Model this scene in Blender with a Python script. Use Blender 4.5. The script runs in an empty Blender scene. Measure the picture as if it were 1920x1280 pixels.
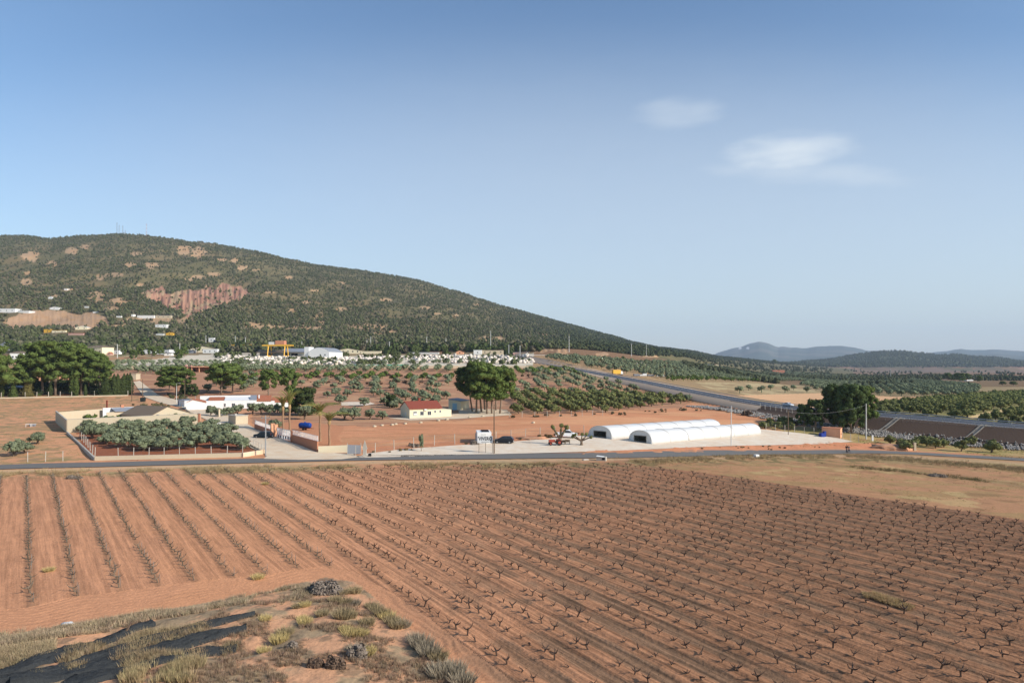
import bpy, bmesh, math, random
import numpy as np
from mathutils import Vector, Matrix
random.seed(7)
RNG = np.random.default_rng(11)
R = math.radians
C = bpy.context.scene.collection
SC = bpy.context.scene

# ------------------------------------------------------------------ camera, world, sun
CH, F, U0, V0 = 17.0, 1280.0, 960.0, 685.0     # camera height, focal length in photo pixels, centre column, horizon row
cam = bpy.data.cameras.new("camera"); camo = bpy.data.objects.new("camera", cam); C.objects.link(camo)
camo.location = (0, 0, CH); camo.rotation_euler = (R(90), 0, 0)
cam.sensor_width = 36.0; cam.lens = 24.0; cam.shift_y = (V0 - 640.0) / 1920.0
cam.clip_start = 0.5; cam.clip_end = 60000
SC.camera = camo

SUN = Vector((0.80, -0.38, 0.0)).normalized() * math.cos(R(29)); SUN.z = math.sin(R(29))   # towards the sun
sl = bpy.data.lights.new("sun", 'SUN'); slo = bpy.data.objects.new("sun", sl); C.objects.link(slo)
sl.energy = 4.4; sl.angle = R(0.6); sl.color = (1.0, 0.94, 0.86)
slo.rotation_euler = SUN.to_track_quat('Z', 'Y').to_euler()

world = bpy.data.worlds.new("World"); SC.world = world; world.use_nodes = True
wn = world.node_tree; wn.nodes.clear()
wout = wn.nodes.new('ShaderNodeOutputWorld'); wbg = wn.nodes.new('ShaderNodeBackground')
sky = wn.nodes.new('ShaderNodeTexSky'); sky.sky_type = 'NISHITA'; sky.sun_disc = False
sky.sun_elevation = R(29); sky.sun_rotation = math.atan2(SUN.x, SUN.y)
sky.altitude = 0; sky.air_density = 1.1; sky.dust_density = 0.8; sky.ozone_density = 3.4
wbg.inputs['Strength'].default_value = 0.120
wn.links.new(wbg.outputs[0], wout.inputs[0])
def wnode(t, **k):
    n = wn.nodes.new(t)
    for a, b in k.items(): setattr(n, a, b)
    return n
def wmath(op, a, b=None, c=None):
    n = wnode('ShaderNodeMath', operation=op)
    for i, x in enumerate((a, b, c)):
        if x is None: continue
        if isinstance(x, (int, float)): n.inputs[i].default_value = x
        else: wn.links.new(x, n.inputs[i])
    return n.outputs[0]
# two thin veils of high cloud, set by direction in the sky
tc = wnode('ShaderNodeTexCoord')
sep = wnode('ShaderNodeSeparateXYZ'); wn.links.new(tc.outputs['Generated'], sep.inputs[0])
mx = wnode('ShaderNodeMapping'); mx.inputs['Scale'].default_value = (14, 14, 52); mx.inputs['Rotation'].default_value = (0, R(-14), 0)
wn.links.new(tc.outputs['Generated'], mx.inputs[0])
nz = wnode('ShaderNodeTexNoise'); nz.inputs['Scale'].default_value = 1.0; nz.inputs['Detail'].default_value = 5; nz.inputs['Roughness'].default_value = .55
wn.links.new(mx.outputs[0], nz.inputs[0])
ax = wmath('DIVIDE', sep.outputs[0], sep.outputs[1]); az = wmath('DIVIDE', sep.outputs[2], sep.outputs[1])
def veil(u, v, ru, rv, slant, amt, k_=2.0):
    cx, cz = (u - U0) / F, (V0 - v) / F
    dx = wmath('SUBTRACT', ax, cx); dz = wmath('SUBTRACT', az, cz)
    dz = wmath('SUBTRACT', dz, wmath('MULTIPLY', dx, slant))
    nn = wmath('MULTIPLY', wmath('SUBTRACT', nz.outputs[0], .5), k_)
    q = wmath('ADD', wmath('POWER', wmath('ABSOLUTE', wmath('DIVIDE', dx, ru / F)), 2.0), wmath('POWER', wmath('ABSOLUTE', wmath('DIVIDE', dz, rv / F)), 2.0))
    k = wmath('SUBTRACT', 1.0, wmath('ADD', q, nn))
    n = wnode('ShaderNodeMapRange', interpolation_type='SMOOTHSTEP'); wn.links.new(k, n.inputs[0])
    n.inputs[1].default_value = -.45; n.inputs[2].default_value = 1.5
    return wmath('MULTIPLY', n.outputs[0], amt)
vv = wmath('MAXIMUM', veil(1485, 284, 125, 36, .10, .62), veil(1272, 212, 85, 34, 0.05, .26))
vv = wmath('MAXIMUM', vv, veil(1530, 325, 200, 24, -.05, .25)); vv = wmath('ADD', wmath('MULTIPLY', vv, .85), veil(1650, 520, 1900, 420, -.05, .54, .10))
vv = wmath('MULTIPLY', vv, wmath('GREATER_THAN', sep.outputs[1], 0.05))
cm = wnode('ShaderNodeMix', data_type='RGBA'); wn.links.new(vv, cm.inputs[0])
hs = wnode('ShaderNodeHueSaturation'); hs.inputs['Saturation'].default_value = 1.06; wn.links.new(sky.outputs[0], hs.inputs['Color'])
wn.links.new(hs.outputs[0], cm.inputs[6]); cm.inputs[7].default_value = (5.3, 5.75, 6.1, 1)
wn.links.new(cm.outputs[2], wbg.inputs[0])

SC.view_settings.view_transform = 'Standard'; SC.view_settings.look = 'None'; SC.view_settings.gamma = 1
SC.view_settings.exposure = 0.40
SC.cycles.max_bounces = 4; SC.cycles.diffuse_bounces = 2; SC.cycles.glossy_bounces = 2; SC.cycles.transparent_max_bounces = 4
SC.cycles.transmission_bounces = 2; SC.cycles.volume_bounces = 0
SC.cycles.use_denoising = True

# ------------------------------------------------------------------ helpers
def srgb(r, g, b):
    f = lambda c: (c / 255 / 12.92) if c / 255 <= 0.04045 else ((c / 255 + .055) / 1.055) ** 2.4
    return (f(r), f(g), f(b))
def hsh(a, b, s):
    n = (a * 374761393 + b * 668265263 + s * 974634777) & 0xffffffff
    n = ((n ^ (n >> 13)) * 1274126177) & 0xffffffff
    return ((n ^ (n >> 16)) & 0xffff) / 65535.0
def vnoise(x, y, s=0):
    x = np.asarray(x, float); y = np.asarray(y, float)
    xi = np.floor(x).astype(np.int64); yi = np.floor(y).astype(np.int64)
    a = x - xi; b = y - yi; a = a * a * (3 - 2 * a); b = b * b * (3 - 2 * b)
    return (hsh(xi, yi, s) * (1 - a) + hsh(xi + 1, yi, s) * a) * (1 - b) + (hsh(xi, yi + 1, s) * (1 - a) + hsh(xi + 1, yi + 1, s) * a) * b
def fbm(x, y, o=4, s=0):
    t = 0; w = 1; tw = 0
    for i in range(o):
        t = t + w * vnoise(x * 2 ** i + 17.3 * i, y * 2 ** i - 9.1 * i, s + i); tw += w; w *= .5
    return t / tw
def ss(a, b, x):
    t = np.clip((np.asarray(x, float) - a) / (b - a), 0, 1)
    return t * t * (3 - 2 * t)
def inpoly(px, py, poly):
    px = np.asarray(px, float); py = np.asarray(py, float)
    r = np.zeros(px.shape, bool); n = len(poly)
    for i in range(n):
        x1, y1 = poly[i]; x2, y2 = poly[(i + 1) % n]
        if y1 == y2: continue
        c = ((y1 > py) != (y2 > py)) & (px < (x2 - x1) * (py - y1) / (y2 - y1) + x1)
        r ^= c
    return r

# ------------------------------------------------------------------ shape of the land
ZL = np.array([(-60, 0), (126, 0), (131, .2), (138, .8), (150, 1.2), (175, 1.8), (200, 2.5), (235, 3.3), (280, 5), (330, 9.2), (370, 12.7), (420, 16), (520, 22.3), (600, 28), (750, 36), (1500, 60), (20000, 60)], float)
ZR = np.array([(-60, 0), (126, -.2), (140, 0), (170, 0), (205, .9), (225, 1.6), (300, .6), (420, 0), (700, -1.2), (1200, -3), (2500, -6), (5000, -10), (20000, -20)], float)
SIL = np.array([(-3000, 560), (-1200, 520), (-500, 470), (0, 443), (45, 441), (95, 447), (150, 443), (220, 439), (275, 442), (330, 449), (400, 457), (480, 471), (540, 485), (600, 498), (700, 510), (760, 520), (820, 535), (880, 553), (940, 572), (1000, 590), (1060, 607), (1120, 624), (1180, 640), (1240, 652), (1300, 661), (1345, 669), (1400, 674), (1460, 681), (1550, 690), (1650, 697), (6000, 700)], float)
SIL2 = np.array([(1300, 700), (1400, 690), (1500, 680), (1560, 674), (1600, 668), (1640, 661), (1680, 658), (1720, 662), (1760, 667), (1800, 667), (1850, 671), (1920, 679), (2000, 676), (2200, 690), (3000, 680), (6000, 700)], float)
SIL3 = np.array([(900, 690), (1200, 690), (1340, 664), (1380, 651), (1405, 644), (1425, 641), (1440, 643), (1455, 650), (1500, 652), (1540, 648), (1580, 648), (1610, 654), (1650, 658), (1700, 661), (1740, 663), (1770, 658), (1800, 655), (1860, 654), (1920, 657), (2100, 650), (2500, 665), (4000, 660), (6000, 690)], float)
HWP = [(-30, 760), (-8, 620), (15.6, 500), (43.8, 400), (62, 332), (75, 280), (85, 245), (95.5, 224), (107, 213), (117.5, 205), (129, 197), (142, 188), (175, 170), (230, 150), (300, 135)]
HWZ = [34, 26, 18.5, 13.2, 9.3, 6, 3.9, 2.6, 2.0, 1.5, .8, 0, -.6, -1, -1.2]
def _dense(P, n=10):
    out = []
    m = len(P)
    for i in range(m - 1):
        p0, p1, p2, p3 = [np.array(P[max(0, min(m - 1, j))], float) for j in (i - 1, i, i + 1, i + 2)]
        for k in range(n):
            t = k / n
            out.append(.5 * ((2 * p1) + (-p0 + p2) * t + (2 * p0 - 5 * p1 + 4 * p2 - p3) * t * t + (-p0 + 3 * p1 - 3 * p2 + p3) * t ** 3))
    out.append(np.array(P[-1], float)); return np.array(out)
HW = _dense([(a[0], a[1], z) for a, z in zip(HWP, HWZ)], 8)
HWW = 9.5
HWF = np.interp(np.arange(len(HW)), [0, len(HW) * .42, len(HW) * .62], [.42, .48, .88])
def hw_dist(x, y):
    best = np.full(x.shape, 1e9); zz = np.zeros(x.shape)
    sel = (x > -80) & (x < 360) & (y > 90) & (y < 820)
    xs, ys = x[sel], y[sel]
    b = np.full(xs.shape, 1e9); z = np.zeros(xs.shape)
    for i in range(len(HW) - 1):
        p, q = HW[i], HW[i + 1]; d = q[:2] - p[:2]; L = d @ d
        t = np.clip(((xs - p[0]) * d[0] + (ys - p[1]) * d[1]) / L, 0, 1)
        dd = np.hypot(xs - p[0] - t * d[0], ys - p[1] - t * d[1]); w = HWF[i] * HWW; dd = np.where(dd < w, dd * HWW / w, dd - w + HWW)
        m = dd < b; b[m] = dd[m]; z[m] = (p[2] + t * (q[2] - p[2]))[m]
    best[sel] = b; zz[sel] = z
    return best, zz
def ground(x, y):
    x = np.atleast_1d(np.asarray(x, float)); y = np.atleast_1d(np.asarray(y, float))
    yy = np.maximum(y, 5.0); u = U0 + F * x / yy
    uw = U0 + F * x / np.maximum(y, 60)
    w = 1 - ss(1020, 1560, uw)
    far = ss(600, 1400, y)
    w = w * (1 - far * (ss(1300, 1500, uw)))
    z = w * np.interp(y, ZL[:, 0], ZL[:, 1]) + (1 - w) * np.interp(y, ZR[:, 0], ZR[:, 1])
    # the low ground on the right, in front of the embankment
    z = z - 4.2 * ss(8, 125, x) * (1 - ss(176, 225, y)) * ss(30, 120, y)
    # main hill
    yf = np.interp(u, [-1200, 0, 600, 1000, 1200, 1400, 1700], [560, 600, 620, 680, 900, 1300, 1500])
    yc = np.interp(u, [-1200, 200, 700, 1000, 1340, 1700], [1900, 1900, 2000, 2150, 2600, 2800])
    zc = CH + (V0 - np.interp(u, SIL[:, 0], SIL[:, 1])) * yc / F
    t = (y - yf) / (yc - yf)
    tt = np.clip(t, 0, 1)
    prof = 0.62 * tt ** 1.25 + .38 * (1 - (1 - tt) ** 1.6) * tt ** .6
    rg = 1 - np.abs(2 * fbm(x / 190 + 5, y / 420, 4, 3) - 1) * 2
    rg2 = fbm(x / 60, y / 130, 3, 9) - .5
    env = np.sin(np.pi * np.clip(tt, 0, 1)) * (1 - .75 * ss(900, 1250, u))
    prof = prof + env * (rg * .040 + rg2 * .035)
    zp = np.interp(yf, ZL[:, 0], ZL[:, 1]) * (1 - ss(1150, 1500, u)) + (1 - (1 - ss(1150, 1500, u))) * (-2)
    hill = zp + (zc - zp) * prof
    hill = np.where(t > 1, zc - (zc - 20) * np.clip((t - 1) * 1.4, 0, 1), hill)
    m = (t > 0) & (u < 1690)
    hw_ = ss(0, .05, t) * (1 - ss(1560, 1690, u))
    z = np.where(m, z * (1 - hw_) + hw_ * np.maximum(hill, z - 60), z)
    # wooded hill beyond the valley on the right
    def ridge(z, S, ya, yb, yc_, w0, amp, sd):
        zc2 = CH + (V0 - np.interp(u, S[:, 0], S[:, 1])) * yb / F
        t = np.where(y < yb, (y - ya) / (yb - ya), 1 - (y - yb) / (yc_ - yb))
        t = np.clip(t, 0, 1)
        n = (fbm(x / amp, y / amp, 4, sd) - .5) * .30 * np.sin(np.pi * t)
        h = zc2 * np.clip(t ** .85 + n, 0, 1.0)
        return np.where((t > 0) & (zc2 > z), np.maximum(z, z + (h - z) * ss(0, .1, t) * w0), z)
    z = ridge(z, SIL2, 3000, 4000, 5200, ss(1300, 1450, u), 350, 21)
    z = ridge(z, SIL3, 6500, 9500, 13000, ss(950, 1250, u), 900, 33)
    z = ridge(z, SIL3 + np.array([0, 9]), 5600, 7200, 9000, ss(1500, 1800, u), 700, 41)
    # highway bench and embankment
    d, hz = hw_dist(x, y)
    k = np.maximum(d - HWW - .6, 0) * .52
    z = np.where(d < 80, np.clip(z, hz - k, hz + k), z)
    return z
def gz(x, y): return float(ground([x], [y])[0])
_YS = np.concatenate([np.arange(20, 700, .5), np.arange(700, 6000, 8)])
def G(u, v, z=0.0):
    """world point of the land seen at photo pixel (u, v)"""
    x = (u - U0) / F * _YS; h = CH + (V0 - v) / F * _YS
    g = ground(x, _YS) + z
    k = int(np.argmax(h < g))
    if k == 0: k = len(_YS) - 1
    a, b = _YS[k - 1], _YS[k]
    for _ in range(14):
        m = (a + b) / 2
        if CH + (V0 - v) / F * m < gz((u - U0) / F * m, m) + z: b = m
        else: a = m
    return Vector(((u - U0) / F * b, b, gz((u - U0) / F * b, b)))
def H(px, y): return px * y / F               # photo pixels at distance y, in metres
def toscreen(x, y, z):
    yy = np.maximum(y, .5)
    return U0 + F * x / yy, V0 - (z - CH) * F / yy

# ------------------------------------------------------------------ objects
def prop(o, label=None, cat=None, group=None, kind=None):
    if label: o['label'] = label
    if cat: o['category'] = cat
    if group: o['group'] = group
    if kind: o['kind'] = kind
    return o
def thing(name, label, cat, loc=(0, 0, 0), rz=0.0, group=None):
    o = bpy.data.objects.new(name, None); C.objects.link(o); o.empty_display_size = .5
    o.location = loc; o.rotation_euler = (0, 0, rz)
    return prop(o, label, cat, group)
def npmesh(name, V, T, mat=None, parent=None, cols=None, smooth=False, Q=None):
    """V (n,3) float, T (m,3) int triangles, optional Q (k,4) quads; cols (n,3) vertex colours"""
    me = bpy.data.meshes.new(name)
    V = np.ascontiguousarray(V, np.float32); nt = 0 if T is None else len(T); nq = 0 if Q is None else len(Q)
    loops = np.concatenate([np.asarray(a, np.int32).ravel() for a in (T, Q) if a is not None and len(a)])
    me.vertices.add(len(V)); me.vertices.foreach_set('co', V.ravel())
    me.loops.add(len(loops)); me.loops.foreach_set('vertex_index', loops)
    st = np.concatenate([np.arange(nt) * 3, nt * 3 + np.arange(nq) * 4]).astype(np.int32)
    me.polygons.add(nt + nq); me.polygons.foreach_set('loop_start', st)
    if smooth: me.polygons.foreach_set('use_smooth', np.ones(nt + nq, bool))
    me.update(calc_edges=True)
    if cols is not None:
        a = me.color_attributes.new('Col', 'FLOAT_COLOR', 'POINT')
        c = np.ones((len(V), 4), np.float32); c[:, :3] = cols; a.data.foreach_set('color', c.ravel())
    o = bpy.data.objects.new(name, me); C.objects.link(o)
    if mat: me.materials.append(mat)
    if parent is not None: o.parent = parent
    return o
class MB:
    def __init__(s): s.v = []; s.f = []
    def add(s, vs, fs):
        n = len(s.v); s.v += [tuple(v) for v in vs]; s.f += [tuple(i + n for i in f) for f in fs]; return s
    def box(s, c, d, rz=0.0, taper=1.0, ry=0.0):
        M = Matrix.Translation(c) @ Matrix.Rotation(rz, 4, 'Z') @ Matrix.Rotation(ry, 4, 'Y')
        vs = []
        for z in (-.5, .5):
            k = 1 if z < 0 else taper
            for x, y in ((-.5, -.5), (.5, -.5), (.5, .5), (-.5, .5)):
                vs.append(M @ Vector((x * d[0] * k, y * d[1] * k, z * d[2])))
        return s.add(vs, [(0, 3, 2, 1), (4, 5, 6, 7), (0, 1, 5, 4), (1, 2, 6, 5), (2, 3, 7, 6), (3, 0, 4, 7)])
    def b2(s, lo, hi):
        return s.box([(a + b) / 2 for a, b in zip(lo, hi)], [b - a for a, b in zip(lo, hi)])
    def prism(s, prof, a, b, axis='y'):
        """closed profile [(p,q)] extruded from a to b along axis"""
        n = len(prof); vs = []
        for t in (a, b):
            for p, q in prof: vs.append({'y': (p, t, q), 'x': (t, p, q), 'z': (p, q, t)}[axis])
        fs = [tuple(range(n)), tuple(range(2 * n - 1, n - 1, -1))] + [(i, i + n, (i + 1) % n + n, (i + 1) % n) for i in range(n)]
        return s.add(vs, fs)
    def tube(s, pts, rad, n=6, cap=True):
        pts = [Vector(p) for p in pts]; m = len(pts)
        if not hasattr(rad, '__len__'): rad = [rad] * m
        vs = []; fs = []
        for i, p in enumerate(pts):
            d = (pts[min(i + 1, m - 1)] - pts[max(i - 1, 0)])
            d = d.normalized() if d.length > 1e-9 else Vector((0, 0, 1))
            a = d.cross(Vector((0, 0, 1)) if abs(d.z) < .9 else Vector((1, 0, 0))).normalized(); b = d.cross(a)
            for k in range(n):
                t = 2 * math.pi * k / n; vs.append(p + (a * math.cos(t) + b * math.sin(t)) * rad[i])
        for i in range(m - 1):
            for k in range(n): fs.append((i * n + k, i * n + (k + 1) % n, (i + 1) * n + (k + 1) % n, (i + 1) * n + k))
        if cap: fs += [tuple(range(n - 1, -1, -1)), tuple((m - 1) * n + k for k in range(n))]
        return s.add(vs, fs)
    def quad(s, a, b, c, d): return s.add([a, b, c, d], [(0, 1, 2, 3)])
    def build(s, name, mat, parent=None, smooth=False, label=None):
        me = bpy.data.meshes.new(name); me.from_pydata(s.v, [], s.f); me.update()
        bm = bmesh.new(); bm.from_mesh(me); bmesh.ops.recalc_face_normals(bm, faces=bm.faces); bm.to_mesh(me); bm.free()
        if smooth: me.polygons.foreach_set('use_smooth', np.ones(len(me.polygons), bool))
        me.materials.append(mat)
        o = bpy.data.objects.new(name, me); C.objects.link(o)
        if parent is not None: o.parent = parent
        if label: o['label'] = label
        return o
def copy_tree(o, parent=None):
    c = o.copy(); C.objects.link(c)
    if parent is not None: c.parent = parent
    for ch in list(o.children): copy_tree(ch, c)
    return c

# ------------------------------------------------------------------ materials
def material(name, col, rough=.85, noise=0.0, scale=3.0, bump=0.0, bscale=20.0, attr=False, rand=0.0, metal=0.0, spec=.25, col2=None, detail=4, stretch=None, trans=0.0):
    m = bpy.data.materials.new(name); m.use_nodes = True; nt = m.node_tree; N = nt.nodes; L = nt.links
    b = N['Principled BSDF']; b.inputs['Roughness'].default_value = rough; b.inputs['Metallic'].default_value = metal
    b.inputs['Specular IOR Level'].default_value = spec
    tc = N.new('ShaderNodeTexCoord'); src = tc.outputs['Object']
    if stretch:
        mp = N.new('ShaderNodeMapping'); mp.inputs['Scale'].default_value = stretch; L.new(src, mp.inputs[0]); src = mp.outputs[0]
    if attr:
        a = N.new('ShaderNodeAttribute'); a.attribute_name = 'Col'; cur = a.outputs['Color']
    else:
        a = N.new('ShaderNodeRGB'); a.outputs[0].default_value = (*col, 1); cur = a.outputs[0]
    if noise or col2:
        n = N.new('ShaderNodeTexNoise'); n.inputs['Scale'].default_value = scale; n.inputs['Detail'].default_value = detail; n.inputs['Roughness'].default_value = .65
        L.new(src, n.inputs['Vector'])
        r = N.new('ShaderNodeMapRange'); L.new(n.outputs[0], r.inputs[0]); r.inputs[1].default_value = .3; r.inputs[2].default_value = .7
        if col2:
            r.inputs[3].default_value = 0; r.inputs[4].default_value = 1
            x = N.new('ShaderNodeMix'); x.data_type = 'RGBA'; L.new(r.outputs[0], x.inputs[0]); L.new(cur, x.inputs[6]); x.inputs[7].default_value = (*col2, 1); cur = x.outputs[2]
        if noise:
            r2 = N.new('ShaderNodeMapRange'); L.new(n.outputs[0], r2.inputs[0]); r2.inputs[1].default_value = .3; r2.inputs[2].default_value = .7
            r2.inputs[3].default_value = 1 - noise; r2.inputs[4].default_value = 1 + noise
            x = N.new('ShaderNodeVectorMath'); x.operation = 'SCALE'; L.new(cur, x.inputs[0]); L.new(r2.outputs[0], x.inputs['Scale']); cur = x.outputs[0]
    if rand:
        oi = N.new('ShaderNodeObjectInfo'); r = N.new('ShaderNodeMapRange'); L.new(oi.outputs['Random'], r.inputs[0])
        r.inputs[3].default_value = 1 - rand; r.inputs[4].default_value = 1 + rand
        x = N.new('ShaderNodeVectorMath'); x.operation = 'SCALE'; L.new(cur, x.inputs[0]); L.new(r.outputs[0], x.inputs['Scale']); cur = x.outputs[0]
    L.new(cur, b.inputs['Base Color'])
    if bump:
        n = N.new('ShaderNodeTexNoise'); n.inputs['Scale'].default_value = bscale; n.inputs['Detail'].default_value = 4
        L.new(src, n.inputs['Vector'])
        bp = N.new('ShaderNodeBump'); bp.inputs['Strength'].default_value = 1; bp.inputs['Distance'].default_value = bump
        L.new(n.outputs[0], bp.inputs['Height']); L.new(bp.outputs[0], b.inputs['Normal'])
    return m
def jag(S, u0, u1, amp, step, sd):
    uu = np.arange(u0, u1, step); vv_ = np.interp(uu, S[:, 0], S[:, 1]) + (fbm(uu / (step * 4), uu * 0 + sd, 4, sd) - .5) * amp * 2
    a = S[S[:, 0] < u0]; b = S[S[:, 0] > u1]; return np.concatenate([a, np.column_stack([uu, vv_]), b])
SIL3 = jag(SIL3, 1345, 2300, 3.0, 6, 61); SIL2 = jag(SIL2, 1500, 2200, 2.2, 7, 62); SIL = jag(SIL, -300, 1320, 2.0, 9, 63)
# ------------------------------------------------------------------ vineyard rows
RU = [3, 50, 96, 141, 183, 223, 267, 306, 348, 386, 424, 465, 500, 537, 574, 610]
def _x0(u): y = 108.8; return (u - U0) / F * y + 2.66
ROWX = [_x0(-88), _x0(-44)] + [_x0(u) for u in RU]
while ROWX[-1] < 46: ROWX.append(ROWX[-1] + 2.85)
ROWX = np.array(ROWX)
def rslope(x0): return np.clip(-.717 + .0023 * (x0 + 74.5), -.74, -.637)
def rowcoord(x, y):
    x0 = x + .68 * (y - 105)
    for _ in range(5): x0 = x - rslope(x0) * (y - 105)
    return np.interp(x0, ROWX, np.arange(len(ROWX)), left=-1, right=len(ROWX)), x0
def gp(u, v):                     # pixel on the flat near ground
    y = CH * F / (v - V0); return ((u - U0) / F * y, y)
HEAD = [(-120, 1155), (55, 1138), (140, 1118), (215, 1110), (290, 1100), (358, 1091), (425, 1084), (492, 1080), (552, 1068), (606, 1062), (664, 1071), (740, 1112), (812, 1162), (880, 1215), (945, 1262), (1020, 1340), (1100, 1430)]
TOPE = [(-150, 897), (48, 893), (185, 886), (560, 879), (900, 872), (1165, 871), (1330, 890), (1500, 915), (1700, 945), (1925, 978), (2250, 1030)]
VINE_POLY = TOPE + [(2300, 1430)] + HEAD[::-1]
SCRUB = [(-150, 1205), (0, 1190), (130, 1172), (260, 1150), (400, 1127), (500, 1110), (560, 1092), (610, 1082), (665, 1090), (715, 1130), (765, 1175), (815, 1215), (860, 1250), (900, 1285), (960, 1350), (1000, 1440), (-200, 1440)]
def pdist(x, y, P):
    b = np.full(x.shape, 1e9)
    for (x1, y1), (x2, y2) in zip(P[:-1], P[1:]):
        dx, dy = x2 - x1, y2 - y1
        t = np.clip(((x - x1) * dx + (y - y1) * dy) / (dx * dx + dy * dy), 0, 1)
        b = np.minimum(b, np.hypot(x - x1 - t * dx, y - y1 - t * dy))
    return b
ROADC = [(-700, 905), (-300, 892), (0, 876), (200, 871), (480, 864), (700, 859), (960, 856), (1200, 853), (1450, 848.5), (1600, 847), (1700, 849.5), (1800, 855), (1920, 862), (2150, 878), (2600, 915)]

ORCH = {}
def soil_col(x, y, u, v):
    """colour of the earth, with some shade painted in, at every ground vertex"""
    n1 = fbm(x / 9, y / 9, 4, 50); n2 = fbm(x / 1.3, y / 1.3, 3, 60); n3 = fbm(x / 40, y / 40, 3, 70)
    S = lambda r, g, b: np.array(srgb(r, g, b))
    c = np.zeros(x.shape + (3,)); c[:] = S(172, 116, 84)
    def mix(m, col):
        nonlocal c
        m = np.clip(m, 0, 1)[..., None]; c = c * (1 - m) + np.array(col) * m
    def poly(P, soft=0.0, nz=4.0):
        if not soft: return inpoly(u + (n2 - .5) * nz, v + (n1 - .5) * nz * .6, P).astype(float)
        return inpoly(u, v, P).astype(float)
    n4 = fbm(x / 5, y / 3.5, 4, 55)
    def ip(P, a=14.0): return inpoly(u + (n1 - .5) * a * 2 + (n4 - .5) * a, v + (n4 - .5) * a * .8, P).astype(float)
    rr, x0 = rowcoord(x, y); fr = np.abs(rr - np.round(rr))
    near = (v > 850) & (y < 160)
    # vineyard earth: paler and redder on the left, browner on the right: old prunings plus painted-in shade
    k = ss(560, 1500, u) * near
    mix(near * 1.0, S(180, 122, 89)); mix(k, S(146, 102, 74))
    lf = near * (1 - ss(400, 900, u))
    mix(lf * .3 * (n3 > .45), S(190, 128, 90))
    res = near * ss(600, 1100, u) * ss(.20, .34, fr + (n2 - .5) * .30) * ss(.22, .5, n1 + (n2 - .5) * .6)
    mix(res * .62, S(104, 84, 66)); mix(near * inpoly(u, v, VINE_POLY) * ss(.17, .05, fr + (n2 - .5) * .12) * .5 * (1 - ss(650, 1000, u)), S(128, 92, 68))  # left rows get a brown band: weeds and painted clod shadows
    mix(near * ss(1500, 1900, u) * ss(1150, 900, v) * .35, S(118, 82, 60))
    # fallow on the right of the vines
    fal = near & (v < np.interp(u, [p[0] for p in TOPE], [p[1] for p in TOPE]) - 3) & (u > 1150)
    fal = fal.astype(float) * ss(1150, 1260, u)
    mix(fal, S(166, 122, 88)); st = fbm(x / 7, y / 2.2, 4, 81)
    mix(fal * ss(.46, .62, st) * .6, S(146, 122, 80)); mix(fal * ss(.60, .72, fbm(x / 5 + 9, y / 3, 3, 84)) * .5, S(122, 92, 64))
    mix(fal * ss(.62, .74, fbm(x / 6, y / 6, 3, 85)) * .45, S(184, 160, 110))
    e = np.exp(-((v - np.interp(u, [1540, 1700, 1800, 1920, 2300], [869, 883, 893, 911, 950])) / 4.5) ** 2) * (u > 1530)
    mix(e * fal * ss(.4, .7, n1 + .1) * .6, S(112, 92, 62))
    # verge below the road
    rv = np.interp(u, [p[0] for p in ROADC], [p[1] for p in ROADC])
    vg = np.exp(-((v - rv - 15) / 7.0) ** 2) * ((v - rv) > 3)
    mix(vg * ss(.42, .6, n1 * .6 + n2 * .4) * .8, S(140, 122, 84)); mix(vg * ss(.55, .68, fbm(x / 2.2, y / 2.2, 3, 91)) * .7, S(92, 88, 56))
    mix(np.exp(-((v - rv - 7) / 3.0) ** 2) * .5, S(188, 158, 122))
    # scrub corner
    sc = inpoly(u, v, SCRUB).astype(float)
    mix(sc, S(182, 130, 98)); mix(sc * ss(.45, .62, fbm(x / 1.7, y / 1.7, 4, 95)) * .8, S(138, 118, 92)); mix(sc * ss(.58, .7, fbm(x / .8, y / .8, 3, 97)) * .6, S(104, 88, 70))
    # --- beyond the road
    far = (v < rv - 6) & (y > 110)
    mix(far * 1.0, S(186, 124, 88))
    mix(far * (u < 470) * (v > 740) * 1.0, S(190, 134, 98))
    lf = far * inpoly(u, v, [(-200, 735), (250, 735), (300, 775), (180, 860), (-200, 885)])
    mix(lf * ss(.48, .62, fbm(x / 6, y / 3, 4, 101)) * .7, S(152, 122, 86)); mix(lf * ss(.58, .68, fbm(x / 3, y / 2, 3, 103)) * .6, S(112, 104, 74))
    mix(lf * ss(835, 870, v) * ss(.4, .6, n1) * .8, S(140, 120, 78))
    red = far * ip([(560, 850), (560, 806), (700, 792), (860, 786), (960, 776), (1120, 773), (1260, 765), (1290, 742), (1500, 778), (1490, 805), (1190, 815), (1000, 826), (880, 838), (650, 850)])
    mix(red, S(182, 120, 86)); mix(red * ss(.5, .62, fbm(x / 14, y / 3, 4, 110)) * .5, S(160, 106, 74)); mix(red * ss(.52, .64, fbm(x / 18, y / 5, 4, 113)) * .45, S(196, 142, 104))
    mix(far * ((v > 812 + (1000 - u) * .02) & (u > 640) & (u < 1120)) * ss(.45, .6, n1) * .5, S(160, 112, 80))
    orch = far * ip([(210, 735), (205, 690), (1000, 688), (1130, 706), (1300, 740), (1285, 765), (1100, 773), (960, 776), (860, 786), (640, 800), (480, 800), (470, 770), (340, 752)])
    mix(orch, S(156, 110, 84)); mix(orch * ss(.5, .62, fbm(x / 30, y / 6, 4, 120)) * .6, S(176, 132, 100))
    mix(orch * (np.sin(y * .95 + n1 * 3) > .75) * .35, S(120, 66, 46))
    mix(far * ip([(475, 812), (478, 796), (560, 786), (640, 800), (640, 845), (600, 848)]) * 1.0, S(174, 114, 82))
    mix(far * ip([(150, 812), (440, 797), (500, 838), (470, 852), (185, 862), (140, 830)]) * 1.0, S(136, 82, 58))
    up = far * (y > 395) * (u < 1000)
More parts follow.
